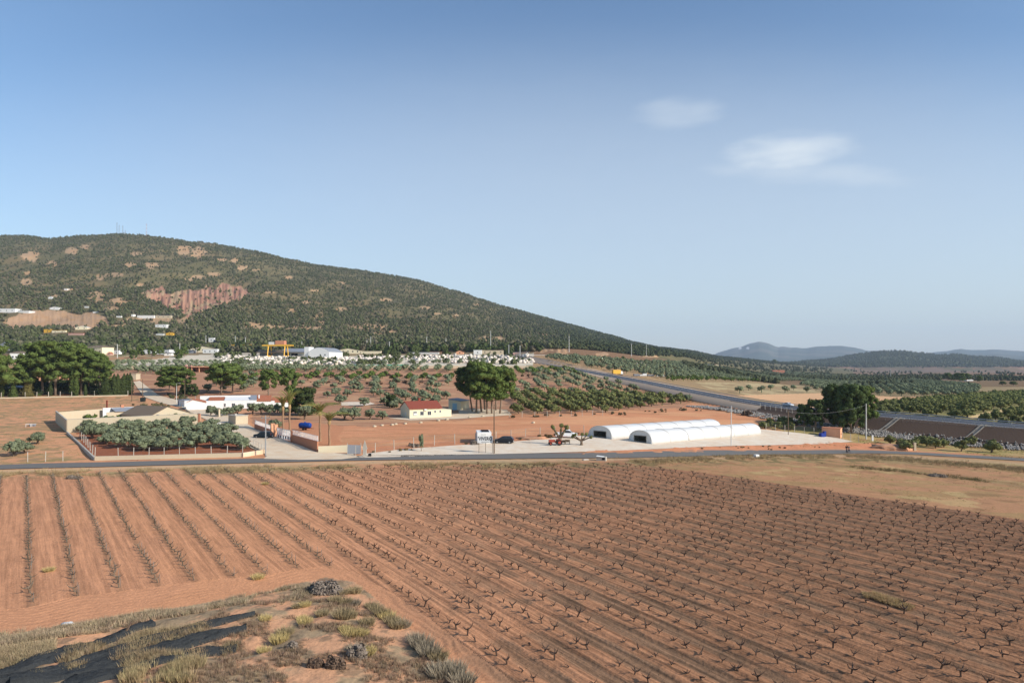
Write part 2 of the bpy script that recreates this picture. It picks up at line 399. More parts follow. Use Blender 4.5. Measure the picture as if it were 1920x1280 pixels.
    mix(up * ss(395, 440, y), S(150, 128, 96)); mix(up * ss(.5, .62, fbm(x / 35, y / 35, 4, 130)), S(158, 112, 80)); mix(up * ss(.55, .65, fbm(x / 18, y / 18, 4, 133)) * .8, S(106, 104, 70))
    yard = up * inpoly(u, v, [(215, 684), (330, 668), (450, 660), (620, 668), (780, 666), (1000, 662), (1010, 684), (860, 690), (500, 690)])
    mix(yard * .9, S(206, 192, 170))
    mix(far * (np.abs(v - np.interp(u, [200, 330, 600, 1000], [688, 690, 687, 688])) < 2.2) * (u > 205) * (u < 1000) * .8, S(196, 166, 134))
    # right side
    rt = far * ss(1120, 1330, u) * (v < 760 + (u - 1400) * .06)
    mix(rt, S(158, 112, 80)); mix(rt * ss(.5, .62, fbm(x / 40, y / 25, 4, 140)) * .7, S(144, 122, 84)); mix(far * ((y > 330) & (u > 1000)) * .7, S(132, 112, 82)); 
    mix(far * inpoly(u, v, [(1480, 752), (1400, 740), (1330, 728), (1300, 716), (1500, 720), (1590, 738), (1560, 760)]) * ss(.45, .6, fbm(x / 8, y / 8, 4, 143)), S(164, 140, 104))
    mix(far * inpoly(u, v, [(1380, 741), (1560, 736), (1680, 744), (1790, 741), (1720, 757), (1640, 762), (1520, 764)]) * .9, S(196, 146, 108))
    mix(far * inpoly(u, v, [(1640, 775), (1640, 756), (1800, 745), (1960, 738), (2400, 740), (2400, 800), (1700, 790)]), S(122, 108, 66))
    mix(far * inpoly(u, v, [(1808, 783), (1850, 772), (1960, 755), (1960, 760), (1870, 778), (1840, 784)]), S(190, 156, 112))
    d, hz = hw_dist(x, y)
    inner = (d < 36) * 1.0
    side = ss(150, 190, x + 0 * y)
    emb = (d > HWW) & (d < HWW + 10) & (u > 1610) & (v > 770)
    mix(emb * 1.0, S(74, 58, 46)); mix(emb * ss(.5, .65, n2) * .5, S(98, 76, 58))
    mix(((d > HWW) & (d < HWW + 3) & (u < 1500)) * .8, S(186, 160, 134))
    # low ground at the right of the village road
    lr = far * inpoly(u, v, [(1480, 830), (1440, 800), (1600, 800), (1660, 806), (1700, 800), (2400, 850), (2400, 905), (1900, 862), (1700, 846)])
    mix(lr, S(158, 126, 84)); mix(lr * ss(.5, .62, fbm(x / 4, y / 3, 4, 150)) * .7, S(134, 118, 70)); mix(lr * ss(.58, .7, fbm(x / 5, y / 3, 3, 152)) * .7, S(166, 104, 74))
    # red bank between the gravel yard and the road
    mix(far * inpoly(u + (n2 - .5) * 5, v, [(1100, 852), (1100, 846), (1240, 840), (1460, 834), (1570, 829), (1610, 831), (1665, 832), (1700, 838), (1730, 848), (1690, 845), (1600, 841), (1450, 844)]) * 1.0, S(186, 118, 84))
    mix(far * inpoly(u, v, [(640, 850), (660, 838), (740, 836), (860, 826), (1000, 816), (1100, 812), (1100, 822), (1000, 828), (870, 838), (700, 848)]) * 1.0, S(174, 112, 80))
    # --- valley floor, hills
    vf = (y > 900) * ss(1340, 1480, u)
    mix(vf, S(150, 116, 92))
    cell = hsh(np.floor((x + .3 * y) / 130).astype(np.int64), np.floor(y / 260 + .2 * x / 130).astype(np.int64), 5)
    mix(vf * (cell > .55) * .8, S(128, 108, 92)); mix(vf * (cell < .3) * .8, S(172, 130, 100)); mix(vf * ((cell > .3) & (cell < .42)) * .9, S(104, 100, 72))
    mix(vf * ss(.55, .68, fbm(x / 160, y / 160, 3, 160)) * .5, S(94, 94, 66))
    mix((y > 900) * (u > 1350) * (v > 692) * ss(1550, 1350, u) * .8, S(108, 100, 70))
    yf = np.interp(u, [-1200, 0, 600, 1000, 1200, 1400, 1700], [560, 600, 620, 680, 900, 1300, 1500])
    hl = (y > yf) & (u < 1600) & (y < 3000)
    b = ss(.56, .68, fbm(x / 70, y / 110, 5, 170)) * ss(1150, 700, u)
    mix(hl * 1.0, S(110, 104, 72)); mix(hl * ss(.45, .6, fbm(x / 25, y / 40, 4, 173)) * .6, S(134, 120, 84)); mix(hl * b * .30, S(150, 122, 92))
    mix((y > 3000) * ss(1300, 1500, u) * (y < 5200) * (z_over(u, v)), S(92, 98, 70))
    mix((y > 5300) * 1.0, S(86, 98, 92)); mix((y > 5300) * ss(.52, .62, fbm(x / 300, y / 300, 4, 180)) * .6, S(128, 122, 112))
    hb = bare_mask(u, v, n1, n2) * (y > 520) * (y < 3000)
    mix(hb * .75, S(164, 126, 98)); mix(hb * ss(.5, .65, fbm(u / 8, v / 5, 4, 190)) * .6, S(160, 118, 84))
    cl = cliff_mask(u, v) * (y > 520) * (y < 3000)
    mix(cl * .9, S(160, 112, 92)); mix(cl * ss(.45, .62, fbm(u / 3, v / 14, 3, 195)) * .8, S(124, 86, 70)); mix(cl * ss(.55, .7, fbm(u / 9, v / 6, 3, 197)) * .6, S(152, 132, 100))
    wh = ((np.abs(u - 1388) < 3) | (np.abs(u - 1402) < 3)) & (np.abs(v - 652.5) < 2) & (y > 5300)
    mix(wh * 1.0, S(235, 230, 225))
    return c, sc, near, fr, rr, hb + cl
def z_over(u, v): return (v < 686.5) * 1.0
BARE = [(57, 481, 18, 10), (133, 471, 13, 7), (160, 464, 10, 5), (98, 494, 12, 5), (255, 476, 11, 4), (245, 496, 10, 5), (285, 498, 14, 6), (347, 470, 15, 9), (372, 474, 18, 11), (455, 502, 10, 6), (400, 515, 12, 5), (372, 520, 16, 4), (355, 524, 10, 3), (415, 487, 10, 3), (440, 488, 8, 4),
 (52, 512, 8, 3), (50, 528, 10, 8), (188, 520, 9, 6), (215, 515, 20, 4), (262, 535, 8, 4), (135, 545, 14, 4), (98, 555, 9, 4), (182, 556, 22, 10), (222, 566, 22, 9), (205, 580, 34, 4), (505, 616, 34, 7), (472, 610, 20, 6), (550, 618, 18, 7), (600, 604, 12, 18), (582, 614, 20, 9),
 (640, 580, 13, 4), (690, 616, 48, 10), (722, 625, 26, 10), (760, 612, 14, 4), (548, 583, 8, 4), (725, 562, 12, 3), (797, 577, 10, 3), (855, 592, 6, 4), (820, 588, 10, 2), (908, 638, 12, 8), (935, 636, 12, 7), (1008, 652, 30, 9), (1055, 659, 12, 6), (1000, 636, 16, 2), (1020, 628, 22, 2), (895, 571, 7, 2),
 (480, 506, 8, 2), (540, 520, 8, 3), (590, 545, 9, 2), (640, 530, 9, 2), (505, 548, 10, 2), (575, 566, 8, 3), (1130, 664, 12, 4), (1220, 668, 20, 2), (250, 600, 22, 5), (230, 612, 26, 5), (330, 602, 22, 6), (300, 600, 30, 9), (350, 598, 14, 5), (870, 655, 16, 4)]
BAREP = [[(2, 612), (12, 598), (30, 590), (60, 581), (120, 583), (150, 590), (172, 600), (190, 612), (185, 618), (120, 615), (60, 616), (30, 618)], [(150, 590), (170, 585), (198, 594), (205, 604), (196, 612), (180, 606)]]
def bare_mask(u, v, n1, n2):
    nn = fbm(u / 7, v / 4, 4, 205) - .5
    b = np.zeros(u.shape)
    for a, c_, ra, rb in BARE:
        q = ((u - a) / ra) ** 2 + ((v - c_) / rb) ** 2
        b = np.maximum(b, ss(1.25, .6, q + nn * 1.7))
    for P in BAREP: b = np.maximum(b, inpoly(u + nn * 14, v + nn * 6, P) * 1.25)
    return b
CLIFF = [(265, 550), (275, 545), (295, 541), (303, 535), (310, 545), (318, 552), (330, 546), (348, 543), (365, 545), (382, 540), (385, 534), (400, 538), (405, 544), (415, 530), (425, 530), (432, 537), (450, 536), (463, 542), (468, 552), (455, 560), (430, 568), (405, 576), (372, 588), (352, 594), (338, 590), (328, 582), (312, 578), (300, 570), (285, 562)]
def cliff_mask(u, v):
    return inpoly(u + (fbm(u / 6, v / 6, 3, 207) - .5) * 8, v + (fbm(u / 6, v / 6, 3, 208) - .5) * 6, CLIFF) * 1.0

def build_ground():
    s = np.concatenate([-np.geomspace(.84, 3.2, 46)[::-1], np.linspace(-.82, .82, NCOL), np.geomspace(.84, 3.2, 46)])
    Y = [-12, -6, 0, 6, 12, 16, 20, 23, 26]
    v = 1490.0
    while v > 862: Y.append(CH * F / (v - V0)); v -= 1.45
    while Y[-1] < 600: Y.append(Y[-1] + max(.42, Y[-1] ** 2 / (F * 15) * .75))
    while Y[-1] < 2900: Y.append(Y[-1] * 1.0052)
    while Y[-1] < 13000: Y.append(Y[-1] * 1.011)
    Y = np.array(Y); NC, NR = len(s), len(Y)
    YY, SS = np.meshgrid(Y, s, indexing='ij'); X = SS * (YY + 25)
    x, y = X.ravel(), YY.ravel(); z = ground(x, y)
    u, v = toscreen(x, y, z); v = np.where(y < 5, 3000, v)
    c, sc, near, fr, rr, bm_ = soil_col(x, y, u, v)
    # relief of the earth
    kk = np.where(y < 560, 1.0, 0.0) ; kk = np.maximum(kk, np.clip(bm_, 0, 1) * (y < 3000)); kk = kk * (1 - .75 * (near & ~inpoly(u, v, VINE_POLY) & (u > 1150))) * (1 - .4 * ss(700, 1500, u) * near)
    kk = kk * np.clip((c[:, 0] - c[:, 2]) / c[:, 0] * 2.2 - .6, 0, 1) * (1 - .45 * ((u < 470) & (v < 868) & (v > 735)))
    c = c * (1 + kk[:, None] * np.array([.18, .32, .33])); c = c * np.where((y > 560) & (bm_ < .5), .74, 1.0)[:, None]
    inv = inpoly(u, v, VINE_POLY) & near
    dh = pdist(x, y, [gp(*p) for p in HEAD])
    a = inv * (.45 + .55 * ss(500, 1300, u))
    fur = np.cos(2 * np.pi * rr * 4 + (fbm(x / 3, y / 3, 2, 300) - .5) * 3.0)
    left = inv * (1 - ss(520, 760, u))
    dz = a * (.085 * np.cos(2 * np.pi * rr) * ss(560, 900, u) + .030 * ss(95, 55, y) * fur * (1 - .4 * left) + .05 * (fbm(x / .45, y / .45, 3, 301) - .5))
    hed = near & ~inv & (v > 960) & (u < 1000)
    wob = (fbm(x / 6, y / 6, 3, 302) - .5) * 3
    rut = np.cos(2 * np.pi * (dh + wob) / .62)
    dz += hed * (1 - sc) * (.020 * rut * ss(7, 3, dh) + .03 * (fbm(x / .5, y / .5, 3, 303) - .5))
    dz += sc * (.55 * ss(0, 5, pdist(x, y, [gp(*p) for p in SCRUB[:-2]])) * ss(.2, .7, fbm(x / 5, y / 5, 3, 310) + .1) + .16 * (fbm(x / 1.1, y / 1.1, 4, 304) - .5))
    fal = near & ~inv & (u > 1100) & (v < 1020)
    dz += fal * .10 * (fbm(x / 1.4, y / 1.0, 4, 305) - .5)
    bank = inpoly(u, v, [(1090, 852), (1100, 845), (1240, 840), (1460, 834), (1570, 829), (1665, 831), (1700, 837), (1730, 847), (1600, 842), (1450, 845)])
    dz += bank * (.35 * (fbm(x / 2.2, y / 2.2, 4, 306) - .3))
    dz += (y > 620) * (y < 3000) * np.where(cliff_mask(u, v) > 0, 6.0, 1.2) * np.clip(bm_, 0, 1) * (fbm(u / 3.2, v / 26, 3, 308) - .6)
    z = z + dz
    # earth tone follows the texture of the earth
    g = .90 + .22 * fbm(x / .7, y / .7, 3, 320) + .0
    g = np.where(y < 170, g, .93 + .14 * fbm(x / 5, y / 5, 3, 321))
    c = c * g[:, None]
    idx = np.arange(NR * NC).reshape(NR, NC)
    q = np.stack([idx[:-1, :-1], idx[:-1, 1:], idx[1:, 1:], idx[1:, :-1]], -1).reshape(-1, 4)
    m = material('earth', (1, 1, 1), rough=.95, attr=True, noise=.16, scale=4.5, bump=.06, bscale=4.5, spec=.1, detail=8)
    # furrow grain runs along the vine rows
    nt = m.node_tree; N = nt.nodes; K = nt.links; at = N.new('ShaderNodeAttribute'); at.attribute_name = 'Row'
    mp = N.new('ShaderNodeMapping'); mp.inputs['Scale'].default_value = (9, .13, 1); K.new(at.outputs['Vector'], mp.inputs[0])
    nz_ = N.new('ShaderNodeTexNoise'); nz_.inputs['Scale'].default_value = 1; nz_.inputs['Detail'].default_value = 5; nz_.inputs['Roughness'].default_value = .6; K.new(mp.outputs[0], nz_.inputs['Vector'])
    mr = N.new('ShaderNodeMapRange'); K.new(nz_.outputs[0], mr.inputs[0]); mr.inputs[1].default_value = .36; mr.inputs[2].default_value = .64; mr.inputs[3].default_value = .58; mr.inputs[4].default_value = 1.22
    sx = N.new('ShaderNodeSeparateXYZ'); K.new(at.outputs['Vector'], sx.inputs[0])
    mm = N.new('ShaderNodeMix'); K.new(sx.outputs[2], mm.inputs[0]); mm.inputs[2].default_value = 1.0; K.new(mr.outputs[0], mm.inputs[3])
    bs = N['Principled BSDF']; src = bs.inputs['Base Color'].links[0].from_socket; vm = N.new('ShaderNodeVectorMath'); vm.operation = 'SCALE'; K.new(src, vm.inputs[0]); K.new(mm.outputs[0], vm.inputs['Scale']); K.new(vm.outputs[0], bs.inputs['Base Color'])
    b2 = N.new('ShaderNodeBump'); b2.inputs['Distance'].default_value = .10; b2.inputs['Strength'].default_value = 1
    m2 = N.new('ShaderNodeMath'); m2.operation = 'MULTIPLY'; K.new(nz_.outputs[0], m2.inputs[0]); K.new(sx.outputs[2], m2.inputs[1]); K.new(m2.outputs[0], b2.inputs['Height'])
    K.new(bs.inputs['Normal'].links[0].from_socket, b2.inputs['Normal']); K.new(b2.outputs[0], bs.inputs['Normal'])
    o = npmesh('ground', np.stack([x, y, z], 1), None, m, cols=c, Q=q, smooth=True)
    ra = o.data.attributes.new('Row', 'FLOAT_VECTOR', 'POINT'); rv3 = np.stack([rr, y * 1.2, inv * (.55 + .45 * ss(300, 1000, u))], 1).astype(np.float32); ra.data.foreach_set('vector', rv3.ravel())
    prop(o, 'red farmland, scrub and hillsides reaching to the mountains', None, kind='structure')
    return o
NCOL = 1180
build_ground()
# ------------------------------------------------------------------ roads, yard, tracks
M = {}
M['asphalt'] = material('asphalt', srgb(116, 112, 106), .9, noise=.12, scale=.5, bump=.01, bscale=30, col2=srgb(104, 101, 97), spec=.15)
M['asphalt_dark'] = material('dark_asphalt', srgb(82, 84, 90), .85, noise=.1, scale=.5, col2=srgb(70, 72, 78))
M['white_line'] = material('road_paint', srgb(226, 226, 220), .7, noise=.15, scale=1.5)
M['gravel'] = material('pale_gravel', srgb(226, 214, 194), .95, noise=.08, scale=.45, bump=.03, bscale=9, col2=srgb(200, 176, 148), detail=9)
M['track'] = material('dusty_track', srgb(222, 206, 180), .95, noise=.10, scale=.4, bump=.03, bscale=7, col2=srgb(196, 168, 136), detail=9)
M['bank'] = material('bare_bank', srgb(84, 67, 54), .95, noise=.22, scale=1.3, bump=.12, bscale=2.5, col2=srgb(66, 52, 43))
M['rock'] = material('grey_rubble', srgb(150, 144, 136), .9, noise=.3, scale=1.2, attr=True)
M['chute'] = material('weathered_concrete', srgb(112, 108, 102), .9, noise=.15, scale=1.5)
M['concrete'] = material('concrete', srgb(186, 180, 168), .9, noise=.12, scale=2, col2=srgb(164, 156, 142))
def strip(name, P, half, mat, dz=.05, n=10, W=None, kind='structure', label=None, step=0):
    """ribbon on the land along world points P"""
    D = _dense([tuple(p[:2]) + (0,) for p in P], n)[:, :2]
    t = np.gradient(D, axis=0); t /= np.linalg.norm(t, axis=1)[:, None]; nrm = np.stack([-t[:, 1], t[:, 0]], 1)
    hw = np.interp(np.linspace(0, 1, len(D)), np.linspace(0, 1, len(W)), W) if W else np.full(len(D), half)
    K = 7; rows = []
    for k in range(K):
        q = D + nrm * (hw * (2 * k / (K - 1) - 1))[:, None]
        rows.append(np.column_stack([q, ground(q[:, 0], q[:, 1]) + dz]))
    V = np.stack(rows, 1).reshape(-1, 3); ix = np.arange(len(D) * K).reshape(len(D), K)
    Q = np.stack([ix[:-1, :-1], ix[1:, :-1], ix[1:, 1:], ix[:-1, 1:]], -1).reshape(-1, 4)
    o = npmesh(name, V, None, mat, Q=Q, smooth=True); return prop(o, label, kind=kind)
def sheet(name, poly, mat, dz=.06, cell=2.0, label=None):
    """flat area on the land, outline given as world points"""
    bm = bmesh.new(); bm.faces.new([bm.verts.new((p[0], p[1], 0)) for p in poly])
    xs = [p[0] for p in poly]; ys = [p[1] for p in poly]
    for ax, lo, hi in ((0, min(xs), max(xs)), (1, min(ys), max(ys))):
        t = lo + cell
        while t < hi:
            co = [0, 0, 0]; co[ax] = t; no = [0, 0, 0]; no[ax] = 1
            bmesh.ops.bisect_plane(bm, geom=bm.verts[:] + bm.edges[:] + bm.faces[:], plane_co=co, plane_no=no); t += cell
    X = np.array([v.co.x for v in bm.verts]); Y = np.array([v.co.y for v in bm.verts]); Z = ground(X, Y) + dz
    for v, z in zip(bm.verts, Z): v.co.z = z
    bmesh.ops.recalc_face_normals(bm, faces=bm.faces)
    if sum(f.normal.z for f in bm.faces) < 0: bmesh.ops.reverse_faces(bm, faces=bm.faces)
    me = bpy.data.meshes.new(name); bm.to_mesh(me); bm.free(); me.materials.append(mat)
    o = bpy.data.objects.new(name, me); C.objects.link(o); return prop(o, label, kind='structure')
RD = [G(*p) for p in ROADC]
strip('village_road', RD, 2.9, M['asphalt'], .10, 10, label='narrow grey asphalt road crossing in front of the farms')
yard_px = [(668, 858), (690, 850), (760, 842), (860, 835), (925, 831), (1000, 825), (1090, 817), (1150, 806), (1300, 795), (1440, 806), (1500, 812), (1570, 821), (1600, 828), (1460, 834.5), (1240, 842), (1130, 847), (1000, 850), (870, 853), (720, 858)]
sheet('gravel_yard', [G(*p) for p in yard_px], M['gravel'], .10, label='pale gravel yard of the nursery')
trk_px = [(494, 861), (500, 856), (494, 850), (470, 840), (455, 826), (440, 812), (405, 795), (380, 784), (340, 764), (300, 755), (272, 745), (258, 728), (250, 716), (262, 714), (280, 728), (300, 742), (345, 753), (400, 768), (440, 783), (478, 803), (510, 816), (548, 831), (596, 849), (660, 851), (672, 858), (640, 862), (560, 863)]
sheet('farm_track', [G(*p) for p in trk_px], M['track'], .14, label='pale dusty track leading up to the farm')
sheet('concrete_pad', [G(*p) for p in [(640, 754), (690, 753), (704, 757), (680, 761), (640, 760)]], M['gravel'], .08, label='pale concrete pad among the olive trees')
sheet('house_yard', [G(*p) for p in [(728, 784), (770, 788), (860, 785), (960, 778), (950, 768), (860, 765), (860, 775)]], M['track'], .06, label='bare pale ground around the cream cottage')
# highway
NH = len(HW)
T_ = np.gradient(HW[:, :2], axis=0); T_ /= np.linalg.norm(T_, axis=1)[:, None]
NR_ = np.stack([T_[:, 1], -T_[:, 0]], 1)       # towards the camera
def hoff(d, dz=0.0):
    e = np.where(abs(d) <= HWW, d * HWF, np.sign(d) * (abs(d) - HWW + HWW * HWF))
    return np.column_stack([HW[:, :2] + NR_ * e[:, None], HW[:, 2] + dz])
def hwstrip(name, offs, mat, kind='structure', label=None, sel=slice(None), parent=None, zf=None):
    rows = []
    for d, dz in offs:
        p = hoff(d, dz)
        if zf: p[:, 2] = zf(p, d)
        rows.append(p[sel])
    V = np.stack(rows, 1); n, k = V.shape[:2]; ix = np.arange(n * k).reshape(n, k)
    Q = np.stack([ix[:-1, :-1], ix[1:, :-1], ix[1:, 1:], ix[:-1, 1:]], -1).reshape(-1, 4)
    o = npmesh(name, V.reshape(-1, 3), None, mat, Q=Q, parent=parent); return prop(o, label, kind=kind if parent is None else None)
hwstrip('highway', [(-HWW, .18), (-4, .22), (4, .22), (HWW, .18)], M['asphalt_dark'], label='dark highway curving behind the nursery')
for nm, d in (('highway_edge_line', -8.6), ('highway_edge_line', 8.6), ('highway_centre_line', -1.3), ('highway_centre_line', 1.3)):
    z = .18 + .04 * (1 - max(0, abs(d) - 4) / (HWW - 4)) + .012
    hwstrip(nm, [(d - .12, z), (d + .12, z)], M['white_line'])
M['verge'] = material('pale_verge', srgb(190, 168, 146), .95, noise=.15, scale=.8, col2=srgb(166, 142, 118))
left = slice(0, int(NH * .47)); right = slice(int(NH * .42), NH)
hwstrip('highway_verge', [(HWW, .1), (HWW + 1.5, .1), (HWW + 4.0, 0)], M['verge'], sel=left, zf=lambda p, d: np.maximum(ground(p[:, 0], p[:, 1]) + .12, p[:, 2] - .0 if d < HWW + 2 else -99))
hwstrip('highway_shoulder', [(-HWW, .1), (-HWW - 1.5, .1), (-HWW - 6, 0)], M['verge'], sel=left, zf=lambda p, d: np.maximum(ground(p[:, 0], p[:, 1]) + .12, p[:, 2] if d > -HWW - 2 else -99))
def embz(p, d):
    h = p[:, 2] * 0 + HW[:, 2]; nat = ground(p[:, 0], p[:, 1])
    return np.maximum(h + .16 - max(0, d - HWW - .9) * .60, nat + .05)
o = hwstrip('embankment', [(HWW + t, 0) for t in (0, .9, 2, 4, 6, 8, 9.5, 11, 13)], M['bank'], label='dark brown embankment below the highway', sel=right, zf=embz)
# guard rails
M['steel'] = material('galvanised_steel', srgb(170, 172, 172), .45, metal=.6, noise=.1)
def rail(d, label):
    t = thing('guard_rail', label, 'guard rail', HW[NH // 2]); base = Vector(HW[NH // 2])
    m = MB(); P = hoff(d, .85)
    for off, r in ((.0, .07), (-.14, .05)):
        m.tube([Vector(p) - base + Vector((0, 0, off)) for p in P[::2]], r, 4)
    m.build('rail', M['steel'], t)
    # posts every 4 m on the part that shows
    L = np.concatenate([[0], np.cumsum(np.linalg.norm(np.diff(HW[:, :2], axis=0), axis=1))])
    k = 0
    s = L[int(NH * .45)]
    me = None
    while s < L[-1] and k < 60:
        p = np.array([np.interp(s, L, P[:, j]) for j in range(3)])
        if me is None: o = MB().box((0, 0, -.35), (.12, .12, .8)).build('post', M['steel'], t); me = o
        else: o = me.copy(); C.objects.link(o); o.parent = t
        o.location = Vector(p) - base; s += 4.0; k += 1
rail(HWW - .35, 'long steel guard rail along the near edge of the highway')
rail(0.0, 'steel guard rail dividing the two carriageways of the highway')
rail(-HWW + .35, 'steel guard rail along the far edge of the highway')
# concrete chutes down the bank
def chute(u, label):
    i = int(np.argmin([abs(U0 + F * p[0] / p[1] - u) for p in hoff(HWW)]))
    t = thing('drain_chute', label, 'drain', tuple(hoff(HWW + .4)[i]))
    b = Vector(hoff(HWW + .4)[i]); m = MB()
    pts = []
    for d in (HWW + .2, HWW + 1.0, HWW + 3, HWW + 6, HWW + 9.2):
        p = hoff(d); p[:, 2] = embz(p, d); q = Vector(p[i]); q += Vector((T_[i][0], T_[i][1], 0)) * -(d - HWW) * .55; pts.append(q - b)
    tx = Vector((T_[i][0], T_[i][1], 0))
    for a, c in zip(pts[:-1], pts[1:]):
        for o0, o1, h0 in ((-.65, -.45, .35), (-.45, .45, .10), (.45, .65, .35)):
            A, B_, C_, D_ = a + tx * o0, a + tx * o1, c + tx * o1, c + tx * o0; up = Vector((0, 0, h0)); dn = Vector((0, 0, -.3))
            m.add([A + dn, B_ + dn, C_ + dn, D_ + dn, A + up, B_ + up, C_ + up, D_ + up], [(0, 3, 2, 1), (4, 5, 6, 7), (0, 1, 5, 4), (1, 2, 6, 5), (2, 3, 7, 6), (3, 0, 4, 7)])
    m.build('channel', M['chute'], t)
    MB().box((0, 0, .1), (2.4, 1.2, .3), math.atan2(tx.y, tx.x)).build('inlet_slab', M['concrete'], t)
chute(1690, 'grey concrete drain chute down the embankment, nearer the big pines')
chute(1842, 'grey concrete drain chute down the embankment, nearer the right edge')
# rubble apron at the foot of the bank
ico1 = None
def ico(n):
    bm = bmesh.new(); bmesh.ops.create_icosphere(bm, subdivisions=n, radius=1.0)
    V = np.array([v.co[:] for v in bm.verts]); T = np.array([[v.index for v in f.verts] for f in bm.faces]); bm.free(); return V, T
I1, I2, I3 = ico(1), ico(2), ico(3)
def rotz(V, a):
    c, s = np.cos(a), np.sin(a)
    return np.stack([V[..., 0] * c - V[..., 1] * s, V[..., 0] * s + V[..., 1] * c, V[..., 2]], -1)
def scatter(name, base, P, Sc, cols, mat, kind='stuff', label=None, rot=True, smooth=False, jitter=0.0, parent=None):
    """one mesh holding many copies of base=(V,T); P (n,3), Sc (n,) or (n,3), cols (n,3)"""
    V, T = base; n = len(P); Sc = np.asarray(Sc, float)
    if Sc.ndim == 1: Sc = np.repeat(Sc[:, None], 3, 1)
    a = RNG.uniform(0, 6.283, n)[:, None] if rot else np.zeros((n, 1))
    VV = np.repeat(V[None], n, 0)
    if jitter: VV = VV * (1 + RNG.uniform(-jitter, jitter, (n, len(V), 1)))
    VV = rotz(VV * Sc[:, None, :], a) + np.asarray(P)[:, None, :]
    TT = T[None] + (np.arange(n) * len(V))[:, None, None]
    cc = np.repeat(np.asarray(cols, float)[:, None, :], len(V), 1).reshape(-1, 3)
    o = npmesh(name, VV.reshape(-1, 3), TT.reshape(-1, T.shape[1]), mat, cols=cc, smooth=smooth, parent=parent)
    return prop(o, label, kind=kind)
pts = []
for i in range(int(NH * .42), NH - 1):
    L = np.linalg.norm(HW[i + 1, :2] - HW[i, :2])
    for _ in range(int(L * 34)):
        d = HWW + 5.6 + RNG.beta(1.6, 1.6) * 9.5; t = RNG.random()
        q = HW[i, :2] * (1 - t) + HW[i + 1, :2] * t + NR_[i] * d; pts.append(q)
pts = np.array(pts); zz = ground(pts[:, 0], pts[:, 1]) + .2
g = RNG.uniform(.6, 1.2, len(pts))[:, None] * np.array(srgb(146, 140, 132))
scatter('rubble', I1, np.column_stack([pts, zz + .1]), RNG.uniform(.14, .36, (len(pts), 3)), g, M['rock'], label='grey rubble apron at the foot of the embankment', jitter=.25)
# ------------------------------------------------------------------ vegetation
def leafmat(name, col, col2, attr=False, rand=.12, noise=.35, scale=1.1):
    m = material(name, col, .9, noise=noise, scale=scale, col2=col2, rand=rand, attr=attr, spec=.12, detail=3)
    return m
M['bark'] = material('grey_brown_bark', srgb(112, 96, 80), .95, noise=.25, scale=3)
M['bark_pale'] = material('pale_pine_bark', srgb(150, 134, 116), .95, noise=.25, scale=3, col2=srgb(104, 86, 72))
M['olive'] = leafmat('olive_foliage', srgb(126, 132, 104), srgb(92, 100, 74))
M['olive_y'] = leafmat('yellowish_olive_foliage', srgb(124, 124, 76), srgb(90, 96, 56))
M['green'] = leafmat('bright_green_foliage', srgb(92, 106, 50), srgb(70, 84, 40))
M['pine'] = leafmat('pine_needles', srgb(100, 114, 56), srgb(68, 82, 42), scale=.5)
M['pine_dark'] = leafmat('dark_pine_needles', srgb(78, 92, 50), srgb(54, 66, 38), scale=.5)
M['cypress'] = leafmat('cypress_foliage', srgb(84, 96, 48), srgb(58, 70, 36), scale=.8)
M['dark_leaf'] = leafmat('dark_evergreen_foliage', srgb(72, 84, 44), srgb(50, 58, 34), scale=.8)
M['brown_con'] = leafmat('bronze_conifer_foliage', srgb(112, 104, 58), srgb(84, 78, 44), scale=.8)
M['forest'] = material('forest_foliage', (1, 1, 1), .95, attr=True, noise=.25, scale=.25, spec=.08)
def leafy(lobes, nleaf, leaf, rng, base=I2, rough=.2, shell=(.70, 1.22)):
    """lobes (n,6): centre, radii. rough lumps plus many small leaf clumps around them"""
    lobes = np.asarray(lobes, float); VV = []; TT = []; k = 0
    V, T = base
    for L in lobes:
        n = 1 + rng.uniform(-rough, rough, (len(V), 1)) + .10 * np.sin(V[:, :1] * 5 + rng.uniform(0, 6)) * np.cos(V[:, 1:2] * 6 + rng.uniform(0, 6))
        P = V * n * L[3:6] * .80 + L[:3]; VV.append(P); TT.append(T + k); k += len(P)
        m = nleaf; d = rng.normal(size=(m, 3)); d /= np.linalg.norm(d, axis=1)[:, None]
        c = L[:3] + d * L[3:6] * rng.uniform(*shell, (m, 1))
        a = rng.normal(size=(m, 3)); a -= (a * d).sum(1)[:, None] * d * .6; a /= np.linalg.norm(a, axis=1)[:, None]
        b = np.cross(d + rng.normal(size=(m, 3)) * .5, a); b /= np.linalg.norm(b, axis=1)[:, None]
        s = leaf * rng.uniform(.6, 1.4, (m, 1))
        q = np.stack([c - a * s, c + b * s * .55, c + a * s, c - b * s * .55], 1)
        VV.append(q.reshape(-1, 3)); ii = np.arange(m)[:, None] * 4 + k
        TT.append(np.concatenate([ii + [0, 1, 2], ii + [0, 2, 3]])); k += 4 * m
    return np.concatenate(VV), np.concatenate(TT)
def hidden_proto(o):
    for a in [o] + list(o.children_recursive): C.objects.unlink(a)
    return o
def mk_tree(name, trunk_mb, crownVT, tm, cm, parts_extra=None):
    t = thing(name, None, None)
    if trunk_mb is not None: trunk_mb.build('trunk', tm, t, smooth=True)
    npmesh('crown', crownVT[0], crownVT[1], cm, t)
    return hidden_proto(t)
